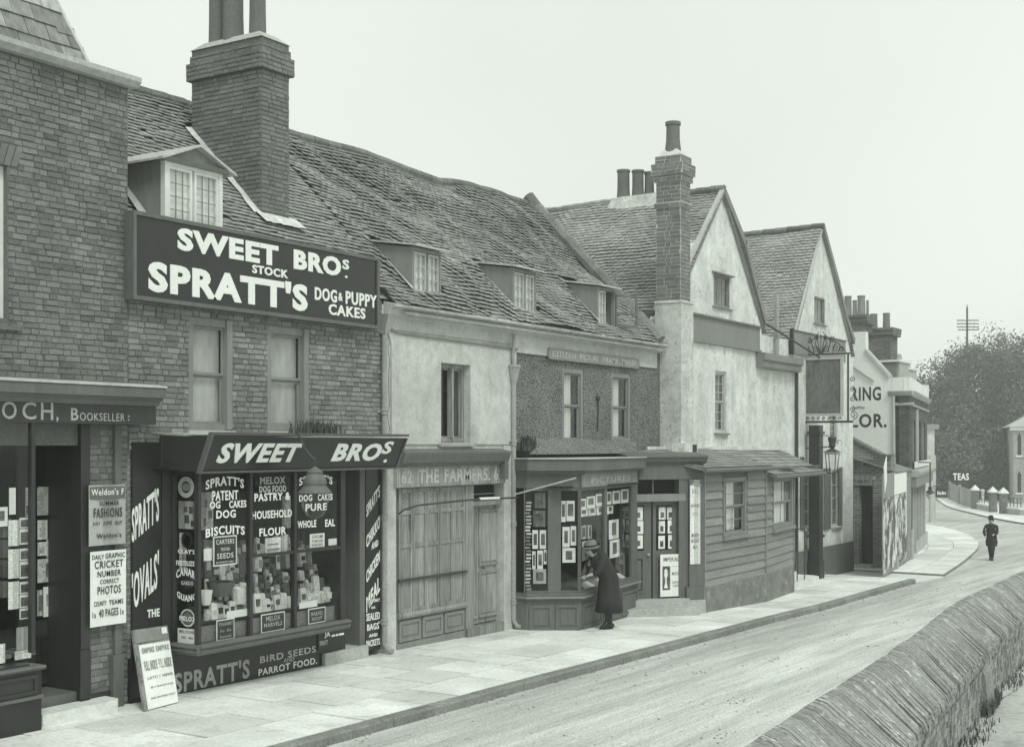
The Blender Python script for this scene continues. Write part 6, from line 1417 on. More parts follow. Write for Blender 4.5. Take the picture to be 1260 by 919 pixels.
# ================================================================== BRICK OUTBUILDING, HOARDING
def build_outhouse():
    B = T('brick_outhouse', (40.8,.5,gz(40)), 'small brick stable entrance with sloping parapet between the inn and the corner shop', 'building')
    FO = Fr((40.0,4),(40.0,-1.15)); zb = gz(40)-.2
    dl, dr, dt, db_ = FO.X(1057), FO.X(1074), FO.Z(1065,590), FO.Z(1065,690)
    out = [(FO.X(1030),FO.Z(1030,528)),(FO.X(1047),FO.Z(1047,541)),(FO.X(1086),FO.Z(1086,562)),(FO.X(1097),FO.Z(1097,562))]
    out = [(0,out[0][1]+.4)]+out if out[0][0] > 0.05 else out
    gable_wall(FO, out, zb, -.35, 0, [(dl,dr,zb,dt)], 'wall', M['brickwork'], B)
    cp = MB()
    for (a, z), (b, q) in zip(out, out[1:]): cp.prism([(a,z),(b,q),(b,q+.08),(a,z+.08)], -.38, .07, FO)
    cp.build('coping', M['ridge'], B)
    bx('recess', M['paint_dark'], B, dl, dr, -.36, -.30, zb, dt, fr=FO); bx('lintel', M['stone'], B, dl-.12, dr+.1, .001, .03, dt, dt+.12, fr=FO)
    panel(B, dl+.05, dr-.05, gz(40)+.25, dt-.35, -.25, fr=FO, m='paint_dark', name='door')
    bx('door_step', M['stone'], B, dl-.15, dr+.05, -.3, .35, zb, gz(40)+.2, fr=FO)
    sb = bx('stable_board', M['wood_worn'], B, FO.X(1047.5), FO.X(1074), .031, .05, FO.Z(1060,597), FO.Z(1060,584), fr=FO)
    text('STABLES', FO.X(1049), FO.X(1069), FO.Z(1060,594), FO.Z(1060,590), .05, M['ink'], sb, fr=FO, th=.002)
    bx('plaque', M['paint_mid'], B, FO.X(1063), FO.X(1091), .001, .03, FO.Z(1075,573.5), FO.Z(1075,565), fr=FO)
    F2 = Fr((40.0,-1.15),(44.45,-.42)); zt = F2.Z(1090,584)
    bx('street_wall', M['brickwork'], B, 0, F2.len, -.3, -.001, zb-.2, zt, fr=F2)
    MB().raw([F2.P(-.1,.05,zt),F2.P(F2.len,.05,zt),F2.P(F2.len,-1.6,zt+.55),F2.P(-.1,-1.6,zt+.55),F2.P(-.1,.05,zt+.05),F2.P(F2.len,.05,zt+.05),F2.P(F2.len,-1.6,zt+.6),F2.P(-.1,-1.6,zt+.6)],[(3,2,1,0),(4,5,6,7),(0,1,5,4),(1,2,6,5),(2,3,7,6),(3,0,4,7)]).build('roof', M['ridge'], B)
    bx('kerb_stone', M['stone'], B, -.1, .15, -.1, .08, zb, gz(40)+.5, fr=F2)
    H = T('poster_hoarding', F2.P(F2.len/2,.05,gz(42)), 'tall hoarding of torn pale posters on the brick outhouse facing the street', 'hoarding')
    a0, a1, a2 = F2.X(1087,.04), F2.X(1100.5,.04), F2.X(1116,.04)
    z0 = F2.Z(1100,697,.04); ztp = F2.Z(1100,610,.04); zwt = F2.Z(1108,580,.04)
    bx('backing', M['timber_fence'], H, a0, a2, .0, .03, z0-.1, zwt, fr=F2)
    bx('bill', M['paper'], H, a1+.05, a2-.05, .031, .036, ztp+.02, zwt-.05, fr=F2)
    MB().prism([(a0+.1,ztp+.9),(a0+.7,ztp+1.2),(a0+.75,ztp+.5),(a0+.3,ztp+.15)], .031, .05, F2).build('torn_bill', M['paper'], H)
    bx('bill', m_torn, H, a0+.03, a1, .031, .037, z0, ztp, fr=F2); bx('bill', m_torn, H, a1+.03, a2-.05, .031, .037, z0, ztp, fr=F2)
    text('THE ALES', a1+.1, a2-.12, ztp-.26, ztp-.08, .037, M['ink'], H, fr=F2, th=.002) if False else None
def mk_torn():
    q = NT('torn_posters'); n = q.noise(1.8, 6, (1,1,.8), rough=.7); m_ = q.ramp(n, .46, .52); n2 = q.noise(7, 5, (1,1,.6)); 
    val = q.ramp(m_, 0, 1, .66, .12); val = q.vary(val, q.ramp(n2, .3, .7), .3); return q.bsdf(val, .85, n2, .3, .01)
m_torn = mk_torn()
build_outhouse()
# ================================================================== CORNER SHOP
def build_corner():
    B = T('corner_shop', (48,2,gz(48)), 'brick corner shop with white parapet, its side gable painted white with large lettering', 'building')
    XC, YC = 44.5, -.35; FC = Fr((XC,YC+8),(XC,YC)); FB = Fr((XC,YC),(53.7,1.45)); zb = gz(48)-.4
    A = lambda px, py: FC.pix(px, py)
    bk = FC.X(1101)
    out = [(0,FC.Z(1040,408)),(FC.X(1064.5),FC.Z(1064,408)),(FC.X(1065),FC.Z(1065,434)),(FC.X(1094),FC.Z(1094,466)),(bk,FC.Z(1100,466))]
    gable_wall(FC, out, zb, -.35, .0, [], 'side_wall', M['white_wall'], B)
    o = bpy.data.objects.get('side_wall')
    for s_, l, r_, t, b, bo in (('RING',1047,1084,476,493,.05),('LOR.',1047,1091,509,526,.05)):
        text(s_, FC.X(l), FC.X(r_), FC.Z(1065,b), FC.Z(1065,t), .001, M['ink'], B, fr=FC, bold=bo, th=.004)
    k = MB(); k.tube([FC.P(FC.X(1050+i*3.5),.005,FC.Z(1055,501+.8*sin(i*2.2))) for i in range(5)], .03, 4); k.build('flourish', M['ink_pale'], B)
    cpg = MB(); a_, z_ = out[2]; b_, q_ = out[3]; cpg.prism([(a_,z_),(b_,q_),(b_,q_+.14),(a_,z_+.14)], -.4, .08, FC); cpg.build('gable_coping', M['stone'], B)
    cpt = FC.Z(1110,464)
    # brick return and front
    bx('brick_return', M['brickwork_red'], B, bk, FC.len, -.35, .0, zb, FC.Z(1110,487), fr=FC)
    f1 = FB.len; zf1 = FC.Z(1110,487)
    wins = [(FB.X(1123.5),FB.X(1126.5)),(FB.X(1130),FB.X(1133)),(FB.X(1135.5),FB.X(1138.5))]; wz0, wz1 = FB.Z(1125,568), FB.Z(1125,517)
    sfb = FB.Z(1123,600)
    wall_holes(FB, 0, f1, sfb, zf1, -.35, 0, [(a,b,wz0,wz1) for a, b in wins], 'front_wall', M['brickwork_red'], B)
    for a, b in wins: sash(B, a, b, wz0, wz1, -.1, fr=FB, fm='paint_light', fw=.05)
    bx('pilaster', M['paint_light'], B, wins[0][1]+.15, wins[0][1]+.5, .001, .07, wz0, wz1+.4, fr=FB)
    # parapet, cornice, string
    pz = FC.Z(1110,464)
    bx('parapet', M['white_wall'], B, FC.X(1098), FC.len+.0, -.2, .02, zf1+.16, pz, fr=FC); bx('parapet', M['white_wall'], B, .0, f1, -.2, .02, zf1+.16, pz, fr=FB)
    for F_, a, b in ((FC,bk-.2,FC.len+.16),(FB,-.0,f1+.1)):
        MB().prof([(.003,zf1),(.06,zf1),(.14,zf1+.08),(.18,zf1+.16),(.003,zf1+.18)], a, b-.04, fr=F_).build('cornice', M['stone'], B)
        zz = FC.Z(1110,499); MB().prof([(.003,zz),(.07,zz),(.09,zz+.06),(.003,zz+.1)], a+.2, b, fr=F_).build('string_course', M['stone'], B)
    bx('parapet_pier', M['white_wall'], B, f1-.5, f1+.03, -.25, .06, zf1+.19, pz+.12, fr=FB)
    MB().tube([FC.P(bk-.02,.08,FC.Z(1100,487)),FC.P(bk+.0,.08,FC.Z(1100,575))], .05, 8).build('rain_pipe', M['paint_light'], B)
    bx('end_wall', M['brickwork_red'], B, f1-.3, f1, -8, -.36, zb, zf1, fr=FB); bx('back_wall', M['brickwork_red'], B, 0, f1-.3, -8, -7.8, zb, zf1, fr=FB)
    # roof behind parapet
    rz = FC.Z(1064,436); k = MB()
    k.raw([(XC-.1,YC+1.2,pz-.1),(53,YC+2.6,pz-.1),(53,YC+6.5,pz+2.6),(XC-.1,YC+5,pz+2.6),(XC-.1,YC+9,pz-.1),(53,YC+10,pz-.1)],[(0,1,2,3),(3,2,5,4)]); k.build('roof', M['slate_mid'], B)
    for (X_, l, r_, t, b) in ((46,1077,1103,446,466),(50,1104,1114,455,466)):
        F_ = Fr((X_,YC+8),(X_,YC)); a0_, a1_, z0_, z1_ = F_.R(l, r_, t, b)
        D = bx('dormer', M['paint_grey'], B, a0_, a1_, -1.4, 0, z0_-.3, z1_, fr=F_); MB().prof([(-1.5,z1_+.001),(.08,z1_+.001),(.08,z1_+.07),(-1.5,z1_+.12)], a0_-.08, a1_+.14, fr=F_).build('dormer_roof', M['white_wall'], D)
        bx('dormer_face', M['stone'], D, a1_+.001, a1_+.08, -1.3, -.1, z0_, z1_, fr=F_); MB().lathe(F_.P(a1_+.08,-.1,z1_+.1), [(.1,0),(.08,.15),(.0,.2)], 8).build('finial', M['stone'], D)
    # two stacks
    for (X_, l, r_, top, bot, crn, pots, lab) in ((44.8,1043,1064,389,409,392,[(1034,1043,364),(1044,1049.5,369),(1050,1060,363.5),(1061,1064.5,369)],'brick stack with four pots above the white lettered gable'),
                                                  (49,1066,1096,405,443,409,[(1066,1075.5,386),(1082,1091,385)],'broad brick stack with two pots behind the white gable')):
        F_ = Fr((X_,YC+12),(X_,YC)); a0_, a1_, z0_, z1_ = F_.R(l, r_, top, bot)
        C_ = T('chimney_stack', F_.P((a0_+a1_)/2,-.4,z0_-.5), lab, 'chimney')
        bx('stack', M['brickwork_far'], C_, a0_, a1_, -.9, 0, z0_-(.0 if X_ < 45 else 1.2), z1_, fr=F_)
        MB().prof([(.002,z1_-.30),(.08,z1_-.24),(.08,z1_-.12),(.14,z1_-.06),(.14,z1_+.02),(-1.04,z1_+.02),(-1.04,z1_-.06),(-.902,z1_-.3)], a0_-.12, a1_+.12, fr=F_).build('corbel', M['brickwork_far'], C_)
        for (pl, pr_, pt) in pots:
            c = (F_.X(pl)+F_.X(pr_))/2; rr_ = (F_.X(pr_)-F_.X(pl))/2; h = F_.Z(pl,pt)-z1_
            MB().lathe(F_.P(c,-.45,z1_+.021), [(rr_*1.0,0),(rr_*.9,h-.05),(rr_*1.0,h-.04),(rr_,h)], 10).build('chimney_pot', M['pot_far'], C_)
    # shopfront
    z_t = FB.Z(1123,577); bx('name_board', M['paint_white'], B, FB.X(1122.5), FB.X(1142), .072, .1, z_t+.03, FB.Z(1123,568), fr=FB)
    bx('shop_fascia', M['paint_grey'], B, .05, f1, .001, .22, sfb+.05, z_t-.25, fr=FB); MB().prof([(.0,z_t-.249),(.24,z_t-.249),(.34,z_t-.12),(.34,z_t-.05),(.0,z_t)], 0, f1, fr=FB).build('cornice', M['stone'], B)
    bx('shop_shade', M['paint_dark'], B, .3, f1-.1, -.4, -.3, zb, sfb, fr=FB)  # dark sheet stands in for the shade inside the shop
    zsr = FB.Z(1130,664); bx('stallriser', M['stone'], B, 3.0, f1, -.3, .02, zb, zsr, fr=FB)
    bx('pilaster', M['brickwork_red'], B, -.0, .45, -.3, .05, zb, sfb, fr=FB); bx('pilaster_base', M['stone'], B, -.05, .55, .051, .1, zb, gz(45)+1.1, fr=FB)
    for a in (1.6, 3.0, 4.5, 6.1, 7.8): bx('mullion', M['paint_light'], B, a, a+.08, -.1, .02, gz(48)+.2 if a < 3 else zsr, sfb, fr=FB)
    for i, (a, b) in enumerate(((3.08,4.5),(4.58,6.1),(6.18,7.8),(7.88,f1))): bx('pane', M['glass'], B, a, b, -.05, -.04, zsr, sfb, fr=FB)
    bx('glazing_bar', M['paint_light'], B, .6, f1, -.09, -.06, FB.Z(1130,640), FB.Z(1130,640)+.05, fr=FB)
    LM = T('shop_lamp', FB.P(f1+.1,.5,sfb-.1), 'white glass shop lamp on an iron arm at the corner shop', 'lamp')
    lp = FB.pix(1144.5,606,.45); MB().lathe(FB.P(lp[0],.45,lp[1]-.35), [(.05,.1),(.12,.22),(.15,.28),(.05,.32)], 10).build('globe', M['paint_white'], LM)
    MB().lathe(FB.P(lp[0],.45,lp[1]-.02), [(.16,0),(.14,.05),(.05,.14),(.08,.2),(.03,.25)], 10).build('cap', M['iron'], LM)
    MB().tube([FB.P(lp[0],.45,lp[1]+.22),FB.P(lp[0],.45,lp[1]+1.1),FB.P(lp[0]-1.,.1,lp[1]+1.12)], .025, 6).build('arm', M['iron'], LM)
build_corner()
# ================================================================== PET FOOD SHOP: things in and on the window
ords = ['first','second','third','fourth','fifth','sixth','seventh','eighth','ninth','tenth','eleventh','twelfth']
gd = bdp-.06
def wc(name, lab, cat, l, r, t, b, d=gd, **k): return card(name, lab, cat, W, W.R(l, r, t, b, d), d, **k)
o = wc('seed_placard', 'dark Tested Seeds placard with white border in the left window light', 'placard', 262, 291, 660, 697, mat='paper', txt=None)
a0,a1,z0,z1 = W.R(262,291,660,697,gd); H_, W_ = z1-z0, a1-a0
bx('panel', M['paint_black'], o, a0+.02, a1-.02, gd+.0062, gd+.008, z0+.02, z1-.02)
for s_, u0, u1, v0, v1 in (('CARTERS',.12,.88,.72,.88),('TESTED',.3,.7,.5,.6),('SEEDS',.15,.85,.24,.42),('IN PACKETS ONLY',.12,.88,.09,.15)): text(s_, a0+W_*u0, a0+W_*u1, z0+H_*v0, z0+H_*v1, gd+.008, M['letter'], o, bold=.02, th=.001)
wc('blank_card', 'small blank white card beside the dark seed placard', 'card', 250.5, 260, 675, 690)
wc('show_card', 'white show card with an arched device in the middle window light', 'placard', 326, 345, 662, 681, mat='goods_pale', pic=[(.1,.9,.15,.3),(.15,.85,.5,.62)], pm='ink_pale')
wc('packet', 'tall grey packet standing beside the arched show card', 'packet', 346, 355, 658, 679, mat='goods_mid')
wc('show_card', 'rounded Ovum card in the right window light above the transom', 'placard', 381, 399, 657, 674, txt=[('OVUM',.15,.85,.65,.9),('THRUSH',.12,.88,.36,.56),('FOODS',.15,.85,.08,.28)])
wc('blank_card', 'small blank white card near the doorway end of the window', 'card', 404, 414, 663, 671)
wc('arched_card', 'tall arched pale card behind the middle light lettering', 'card', 347, 361, 610, 650, d=.2, mat='goods_mid', pic=[(.2,.8,.1,.8)], pm='image_pale')
wc('wall_chart', 'speckled chart hanging behind the left end of the shop window', 'poster', 247, 262, 606, 652, d=.2, mat='goods_mid', pic=[(.3,.5,.6,.8),(.6,.9,.3,.5),(.2,.4,.1,.3)])
for l, r, t, b, tx, lab in ((321,350,756,779,[('MELOX',.2,.8,.6,.85),('MARVELS',.12,.88,.28,.5)],'dark Melox Marvels placard below the middle window light'),(266,288,763,789,[('TIN',.1,.4,.7,.85),('BASKET',.45,.9,.7,.85),('5in  8in',.2,.8,.4,.52),('Enameled',.2,.8,.12,.25)],'dark placard with handwritten prices low in the left light'),(379,400,749,768,[('MARVEL',.15,.85,.5,.75),('BISCUIT',.2,.8,.2,.4)],'small dark placard low in the right window light')):
    o = wc('placard', lab, 'placard', l, r, t, b); a0,a1,z0,z1 = W.R(l,r,t,b,gd); bx('panel', M['paint_black'], o, a0+.015, a1-.015, gd+.0062, gd+.008, z0+.015, z1-.015)
    for s_, u0, u1, v0, v1 in tx: text(s_, a0+(a1-a0)*u0, a0+(a1-a0)*u1, z0+(z1-z0)*v0, z0+(z1-z0)*v1, gd+.008, M['letter_worn'], o, bold=.01, th=.001)
wc('price_strip', 'long white price strip along the bed of the left light', 'strip', 279, 308, 752, 761, txt=[('     ',0,1,0,1)] and None)
wc('price_strip', 'long white price strip along the bed of the right light', 'strip', 368, 390, 741, 749)
o = card('side_card', 'white printed card in the lower corner of the side pane', 'placard', gs, gs.R(219,242,772,791,-.03), -.03, txt=[('MELOXINE',.1,.9,.7,.9),('FEED',.2,.45,.35,.5),('MEAL',.6,.85,.35,.5)])
card('side_chart', 'pale chart of small drawings behind the side pane', 'poster', gs, gs.R(220,242,616,650,-.12), -.12, mat='goods_mid', pic=[(.3,.5,.6,.8),(.6,.85,.55,.8),(.35,.6,.2,.5),(.7,.9,.1,.3)])
card('side_chart', 'blank pale sheet standing behind the side pane beneath the chart', 'poster', gs, gs.R(221,229,655,700,-.14), -.14, mat='goods_mid')
rr = random.Random(77)
zbed = zs+.03
SH = T('display_stand', (13.2,-.05,zs), 'stepped wooden display stand behind the pet food window lights', 'stand')
rows = [(.30,zbed+.22),(.18,zbed+.38),(.06,zbed+.54),(-.06,zbed+.72),(-.18,zbed+.92)]
for d_, z_ in rows: bx('shelf', M['paint_dark'], SH, xa+.15, xe-.1, d_-.12, d_+.03, z_-.02, z_)
lights_ = [('left',252,306),('middle',314,361),('right',369,417)]
for ri, (d_, z_) in enumerate(rows):
    for li, (nm, l, r) in enumerate(lights_):
        a, b = W.X(l,d_), W.X(r,d_); x = a+rr.random()*.05; k_ = 0
        if ri == 3 and li == 0: a += .2
        while x < b-.07 and k_ < 12:
            w_ = .06+rr.random()*.07; h = (.13+rr.random()*.12)*(1.0 if ri < 3 else 1.2); gap = rr.random()*.02 if ri else .004
            mt = rr.choice(['goods_mid','goods_pale','goods_mid','goods_dark'] if ri else ['goods_pale','paper','goods_mid','goods_pale'])
            kind = rr.choice(['packet','packet','tin','box']); tl = (rr.random()-.5)*.02
            lab = '%s %s, %s from left, %s row of goods behind the %s pane' % ({'goods_mid':'grey','goods_pale':'pale','goods_dark':'dark','paper':'white'}[mt], kind, ords[k_], ['front','second','third','fourth','back'][ri], nm)
            if kind == 'tin': o = MB().lathe((x+w_/2,-(d_-.05),z_+.001), [(w_/2,0),(w_/2,h*.8),(w_*.4,h*.86),(w_*.4,h*.9)], 10).build('tin', M[mt], None, lab, 'tin', 'goods on the pet food window stand', base=True); bx('label_band', M['goods_pale' if mt != 'goods_pale' else 'goods_mid'], o, x+.012, x+w_-.012, d_-.05+w_/2-.004, d_-.05+w_/2+.003, z_+h*.2, z_+h*.6)
            else:
                m = MB(); m.raw([(x,-d_,z_+.001),(x+w_,-d_,z_+.001),(x+w_+tl,-d_+.02,z_+h),(x+tl,-d_+.02,z_+h+ (.02 if kind == 'packet' else 0)),(x,-(d_-.08),z_+.001),(x+w_,-(d_-.08),z_+.001),(x+w_+tl,-(d_-.06),z_+h),(x+tl,-(d_-.06),z_+h)],[(0,1,2,3),(7,6,5,4),(0,4,5,1),(1,5,6,2),(2,6,7,3),(3,7,4,0)])
                o = m.build(kind, M[mt], None, lab, kind, 'goods on the pet food window stand', base=True)
                if rr.random() < .85: bx('label', M[rr.choice(['image','goods_pale','ink'])], o, x+w_*.2+tl*.4, x+w_*.8+tl*.4, d_-.012, d_+.002, z_+h*.35, z_+h*(.55+rr.random()*.25))
            x += w_+gap; k_ += 1
for i, (l, r, t, b, mt) in enumerate([(251,263,727,745,'paper'),(289,306,724,744,'goods_pale'),(262,288,717,735,'goods_dark')]):
    d_ = .33; a0,a1,z0,z1 = W.R(l,r,t,b,d_); m = MB(); n = 10; w_ = a1-a0
    m.lathe(((a0+a1)/2,-.28,z0), [(w_*.32,0),(w_*.42,(z1-z0)*.5),(w_*.5,z1-z0),(w_*.44,(z1-z0)*.97),(w_*.2,(z1-z0)*.7)], 10)
    m.build('basket', M[mt], None, ['white paper bag of seed standing at the left end of the bed','pale paper bag of seed right of the dark basket','dark open basket between two pale bags','white bowl on the bed behind the middle light','pale bowl left of its twin behind the right light','pale bowl right of its twin behind the right light'][i], 'bag' if i < 2 else 'basket' if i == 2 else 'bowl', base=True)
# hanging shop gas lamp
ld = 1.1; lx = W.X(387.5,ld); LP = T('shop_lamp', (lx,-ld,W.Z(387,640,ld)), 'conical metal gas lamp hanging from a chain in front of the pet food window', 'lamp')
zr1, zr0, zt0 = W.Z(387,607,ld), W.Z(387,590,ld), W.Z(387,574,ld)
MB().lathe((lx,-ld,zr1), [(.215,0),(.23,.012),(.22,.02),(.15,zr0-zr1-.08),(.16,zr0-zr1-.05),(.155,zr0-zr1),(.10,zr0-zr1+.08),(.11,zr0-zr1+.10),(.02,zt0-zr1)], 18).build('cap', M['paint_mid'], LP)
g = MB(); g.sm = True; n = 14
g.raw([(lx+r_*cos(2*pi*j/n),-ld+r_*sin(2*pi*j/n),z) for r_, z in ((.19,zr1-.002),(.18,zr1-.14),(.12,zr1-.28),(.03,zr1-.34)) for j in range(n)],[(i*n+j,i*n+(j+1)%n,(i+1)*n+(j+1)%n,(i+1)*n+j) for i in range(3) for j in range(n)]); g.build('globe', M['glass_sash'], LP)
ztop = W.Z(380,548,ld)
MB().tube([(lx,-ld,zt0),(lx-.01,-ld,zt0+.10)], .014, 6).build('hanger', M['iron'], LP)
rc = random.Random(3); p0 = Vector((lx,-ld,zt0+.08)); p1 = Vector((W.X(366,.85),-.85,fz1+.05))
for i in range(10): q = p0.lerp(p1, (i+.5)/10)+Vector((0,0,-.05*sin(pi*i/9))); MB().tube([q-(p1-p0)*.04, q+(p1-p0)*.04], .016 if i%2 else .022, 5).build('chain_link', M['iron'], LP)
# leaning advertising board
class QF:
    """bilinear frame over four corners, a and z in 0..1"""
    def __init__(s, bl, br_, tr, tl): s.c = [Vector(v) for v in (bl,br_,tr,tl)]; s.n = (s.c[1]-s.c[0]).cross(s.c[3]-s.c[0]).normalized(); s.n = s.n if s.n.dot(CAM-s.c[0]) > 0 else -s.n
    def P(s, a, d, z): return (s.c[0]*(1-a)+s.c[1]*a)*(1-z)+(s.c[3]*(1-a)+s.c[2]*a)*z+s.n*d
b0, b1 = onG(178,875,.125), onG(220,864,.125)
def onW(px, py, d): a, z = W.pix(px, py, d); return W.P(a, d, z)
Q = QF(b0, b1, onW(206,769,.07), onW(163,775,.07))
AB = bx('leaning_board', M['wood_worn'], None, 0, 1, -.03, 0, 0, 1, fr=Q, label='tall narrow bill board with white printed Empire poster leaning left of the shop window', cat='sign', base=True)
bx('bill', M['paper'], AB, .1, .985, .001, .004, .01, .80, fr=Q)
bx('torn_strip', M['paint_grey'], AB, .02, .98, .001, .006, .83, .97, fr=Q); bx('torn_paper', M['paper'], AB, .8, .95, .0065, .008, .9, .98, fr=Q)
for s_, u0, u1, v0, v1, mt in (('EMPIRE',.16,.5,.69,.755,'ink_pale'),('EMPIRE',.56,.93,.69,.755,'ink_pale'),('FULL',.16,.3,.47,.59,'ink_pale'),('INSIDE',.33,.53,.47,.59,'ink_pale'),('FULL',.57,.70,.47,.59,'ink_pale'),('INSIDE',.73,.94,.47,.59,'ink_pale'),('LATEST NEWS',.2,.93,.36,.395,'ink_pale'),('EVENING',.25,.9,.25,.27,'ink_pale'),('AND MATINEE DAILY',.2,.93,.12,.14,'ink_pale')):
    text(s_, u0, u1, v0, v1, .012, M[mt], AB, fr=Q, bold=.04, th=.002)
# weeds on ledges
def blades(name, pts, n, h, label, cat, mat, w_=.012, spread=.12, seed=1):
    r = random.Random(seed); m = MB()
    for i in range(n):
        p = Vector(r.choice(pts))+Vector(((r.random()-.5)*spread*2,(r.random()-.5)*spread,0)); hh = h*(.4+r.random()*.8)
        a = r.random()*2*pi; ln = Vector((cos(a),sin(a),0)); b = r.random()*.6
        q1 = p+Vector((0,0,hh*.6))+ln*hh*b*.3; q2 = p+Vector((0,0,hh))*(1-.3*b)+ln*hh*b; s_ = Vector((-ln.y,ln.x,0))*w_*(.6+r.random())
        m.raw([p-s_, p+s_, q1+s_*.8, q1-s_*.8, q2], [(0,1,2,3),(3,2,4)])
    return m.build(name, M[mat], None, label, cat, kind='stuff', base=True)
blades('weeds', [(W.X(p,.3),-.3,fz1+.03) for p in range(368,414,2)], 260, .22, 'tuft of weeds growing on the canopy over the pet food window', 'weeds', 'weed', seed=2, w_=.008, spread=.2)
blades('weeds', [(19.95+.05*i,-.12,3.2) for i in range(7)], 220, .28, 'tuft of weeds growing beside the pipe on the picture shop ledge', 'weeds', 'weed', seed=3)
# ================================================================== NEAR WALL WITH BRICK-ON-EDGE COPING
def line_from(pts, off):
    P = sorted([onG(px, py, off) for px, py in pts], key=lambda p: p.x)
    a, b = P[0], P[1]; P.insert(0, a+(a-b).normalized()*5); P.append(P[-1]+(P[-1]-P[-3]).normalized()*22)
    def Y(x):
        for p, q in zip(P, P[1:]):
            if x <= q.x: t = (x-p.x)/(q.x-p.x); return p.y+(q.y-p.y)*t
        return P[-1].y
    return lambda x: (Y(x-.6)+Y(x-.2)+Y(x+.2)+Y(x+.6))/4
ry = line_from([(923,916),(996,867),(1076,816),(1139,772),(1165,750),(1187,735),(1219,721),(1260,702)], 1.2)
lo_ = line_from([(1114,912),(1155,861),(1181,832),(1212,797),(1235,775),(1260,756)], .8)
def build_near_wall():
    B = T('boundary_wall', (15,-9,gz(15)), 'curving roadside wall with sloping coping of bricks on edge in the foreground', 'wall')
    X = [5+.5*i for i in range(0, 75)]
    def sec(x): 
        g = gz(x); return [(x,lo_(x)+.03,g-.4),(x,lo_(x)+.03,g+.76),(x,ry(x)-.02,g+1.12),(x,ry(x)+.22,g+.92),(x,ry(x)+.22,g-.4)]
    m = MB(); vs = [p for x in X for p in sec(x)]; m.raw(vs, [(i*5+j,(i+1)*5+j,(i+1)*5+j+1,i*5+j+1) for i in range(len(X)-1) for j in range(4)]); m.build('wall_core', M['mortar'], B)
    r = random.Random(21); x = 6.2; far = MB(); cnt = 0
    while x < 40:
        dx = .046+r.random()*.02; tg = Vector((1,(ry(x+.3)-ry(x-.3))/.6,0)).normalized(); sk = .10+.05*noise.noise(Vector((x*.8,0,0)))
        g = gz(x); pr = (r.random()-.5)*.007+.012*noise.noise(Vector((x*1.3,5,0))); L0 = r.random()*.03
        y_r, y_l = ry(x), lo_(x)
        path = [(y_r+.25+L0, g+.93), (y_r+.13, g+1.10), (y_r+.03, g+1.185), (y_r-.08, g+1.17), (y_r-.20, g+1.10), (y_l-L0-.02, g+.79)]
        if r.random() < .12: path = path[:-1]+[(y_l+.08, g+.86)]
        vs = []; n = len(path); hw = dx*.47*(1-.1*r.random())
        for i, (y, z) in enumerate(path):
            sx_ = -sk*(i/(n-1))*2.2
            for s_ in (-1, 1):
                p = Vector((x+sx_, y, z+pr))+tg*hw*s_; vs += [p+Vector((0,0,.0)), p-Vector((0,.03 if i == n-1 else 0,.075))]
        fs = []
        for i in range(n-1):
            a = i*4; b = a+4; fs += [(a,b,b+2,a+2),(a+1,a,a+2,a+3) if i == 0 else (a,a+1,b+1,b),(a+2,b+2,b+3,a+3)]
            if i == 0: fs.append((a,a+1,b+1,b))
        e = (n-1)*4; fs.append((e,e+1,e+3,e+2))
        if inview(Vector((x-.2,(y_r+y_l)/2,g+1)), 60) and cnt < 300:
            k = MB(); k.raw(vs, fs); k.build('coping_brick', M['coping'], B); cnt += 1
        else: far.raw(vs, fs)
        x += dx
    if far.v: far.build('far_coping', M['coping'], B, kind='stuff')
    m = MB(); r = random.Random(4)                                     # brick courses of the near face
    for c in range(10):
        z0 = .70-.078*c if c else .70; x = 6+(c%2)*.11
        if z0 < -.1: break
        while x < 34:
            w_ = .215*(1 if r.random() < .6 else .5); pr = {0:.045,1:.04}.get(c, 0)+r.random()*.022; g = gz(x)
            y0, y1 = lo_(x)+.03, lo_(x+w_)+.03; q = .004; j = (r.random()-.5)*.008
            m.raw([(x+q,y0-pr,g+z0+j),(x+w_-q,y1-pr,g+z0+j),(x+w_-q,y1-pr,g+z0+.07+j),(x+q,y0-pr,g+z0+.07+j),(x+q,y0,g+z0+j),(x+w_-q,y1,g+z0+j),(x+w_-q,y1,g+z0+.07+j),(x+q,y0,g+z0+.07+j)],[(0,1,2,3),(4,5,1,0),(1,5,6,2),(2,6,7,3),(3,7,4,0)])
            x += w_
    m.build('brickwork', M['wall_brick'], B, kind='stuff')
    # small buttress
    p = onG(1208,872,0); bxx = p.x
    MB().raw([(bxx-.3,lo_(bxx)+.02,gz(bxx)-.1),(bxx+.2,lo_(bxx+.2)+.02,gz(bxx)-.1),(bxx+.2,lo_(bxx+.2)-.10,gz(bxx)-.1),(bxx-.3,lo_(bxx)-.10,gz(bxx)-.1),(bxx-.3,lo_(bxx)+.02,gz(bxx)+.6),(bxx+.2,lo_(bxx+.2)+.02,gz(bxx)+.6),(bxx+.2,lo_(bxx+.2)-.05,gz(bxx)+.48),(bxx-.3,lo_(bxx)-.05,gz(bxx)+.48)],[(0,1,2,3),(7,6,5,4),(0,4,5,1),(1,5,6,2),(2,6,7,3),(3,7,4,0)]).build('buttress', M['wall_brick'], B)
build_near_wall()
gp = [onG(px, py, 0) for px, py in ((1212,878),(1218,868),(1222,862),(1215,872))]
blades('grass_tuft', gp, 900, .20, 'dark grass tuft growing at the foot of the foreground wall', 'grass', 'weed', w_=.005, spread=.2, seed=5)
gp = [onG(px, py, 0) for px, py in ((1246,838),(1254,830),(1262,823),(1240,845),(1200,905),(1190,916),(1204,893))]
blades('grass_tuft', gp, 700, .09, 'sparse low grass along the foot of the foreground wall', 'grass', 'weed', w_=.005, spread=.35, seed=6)
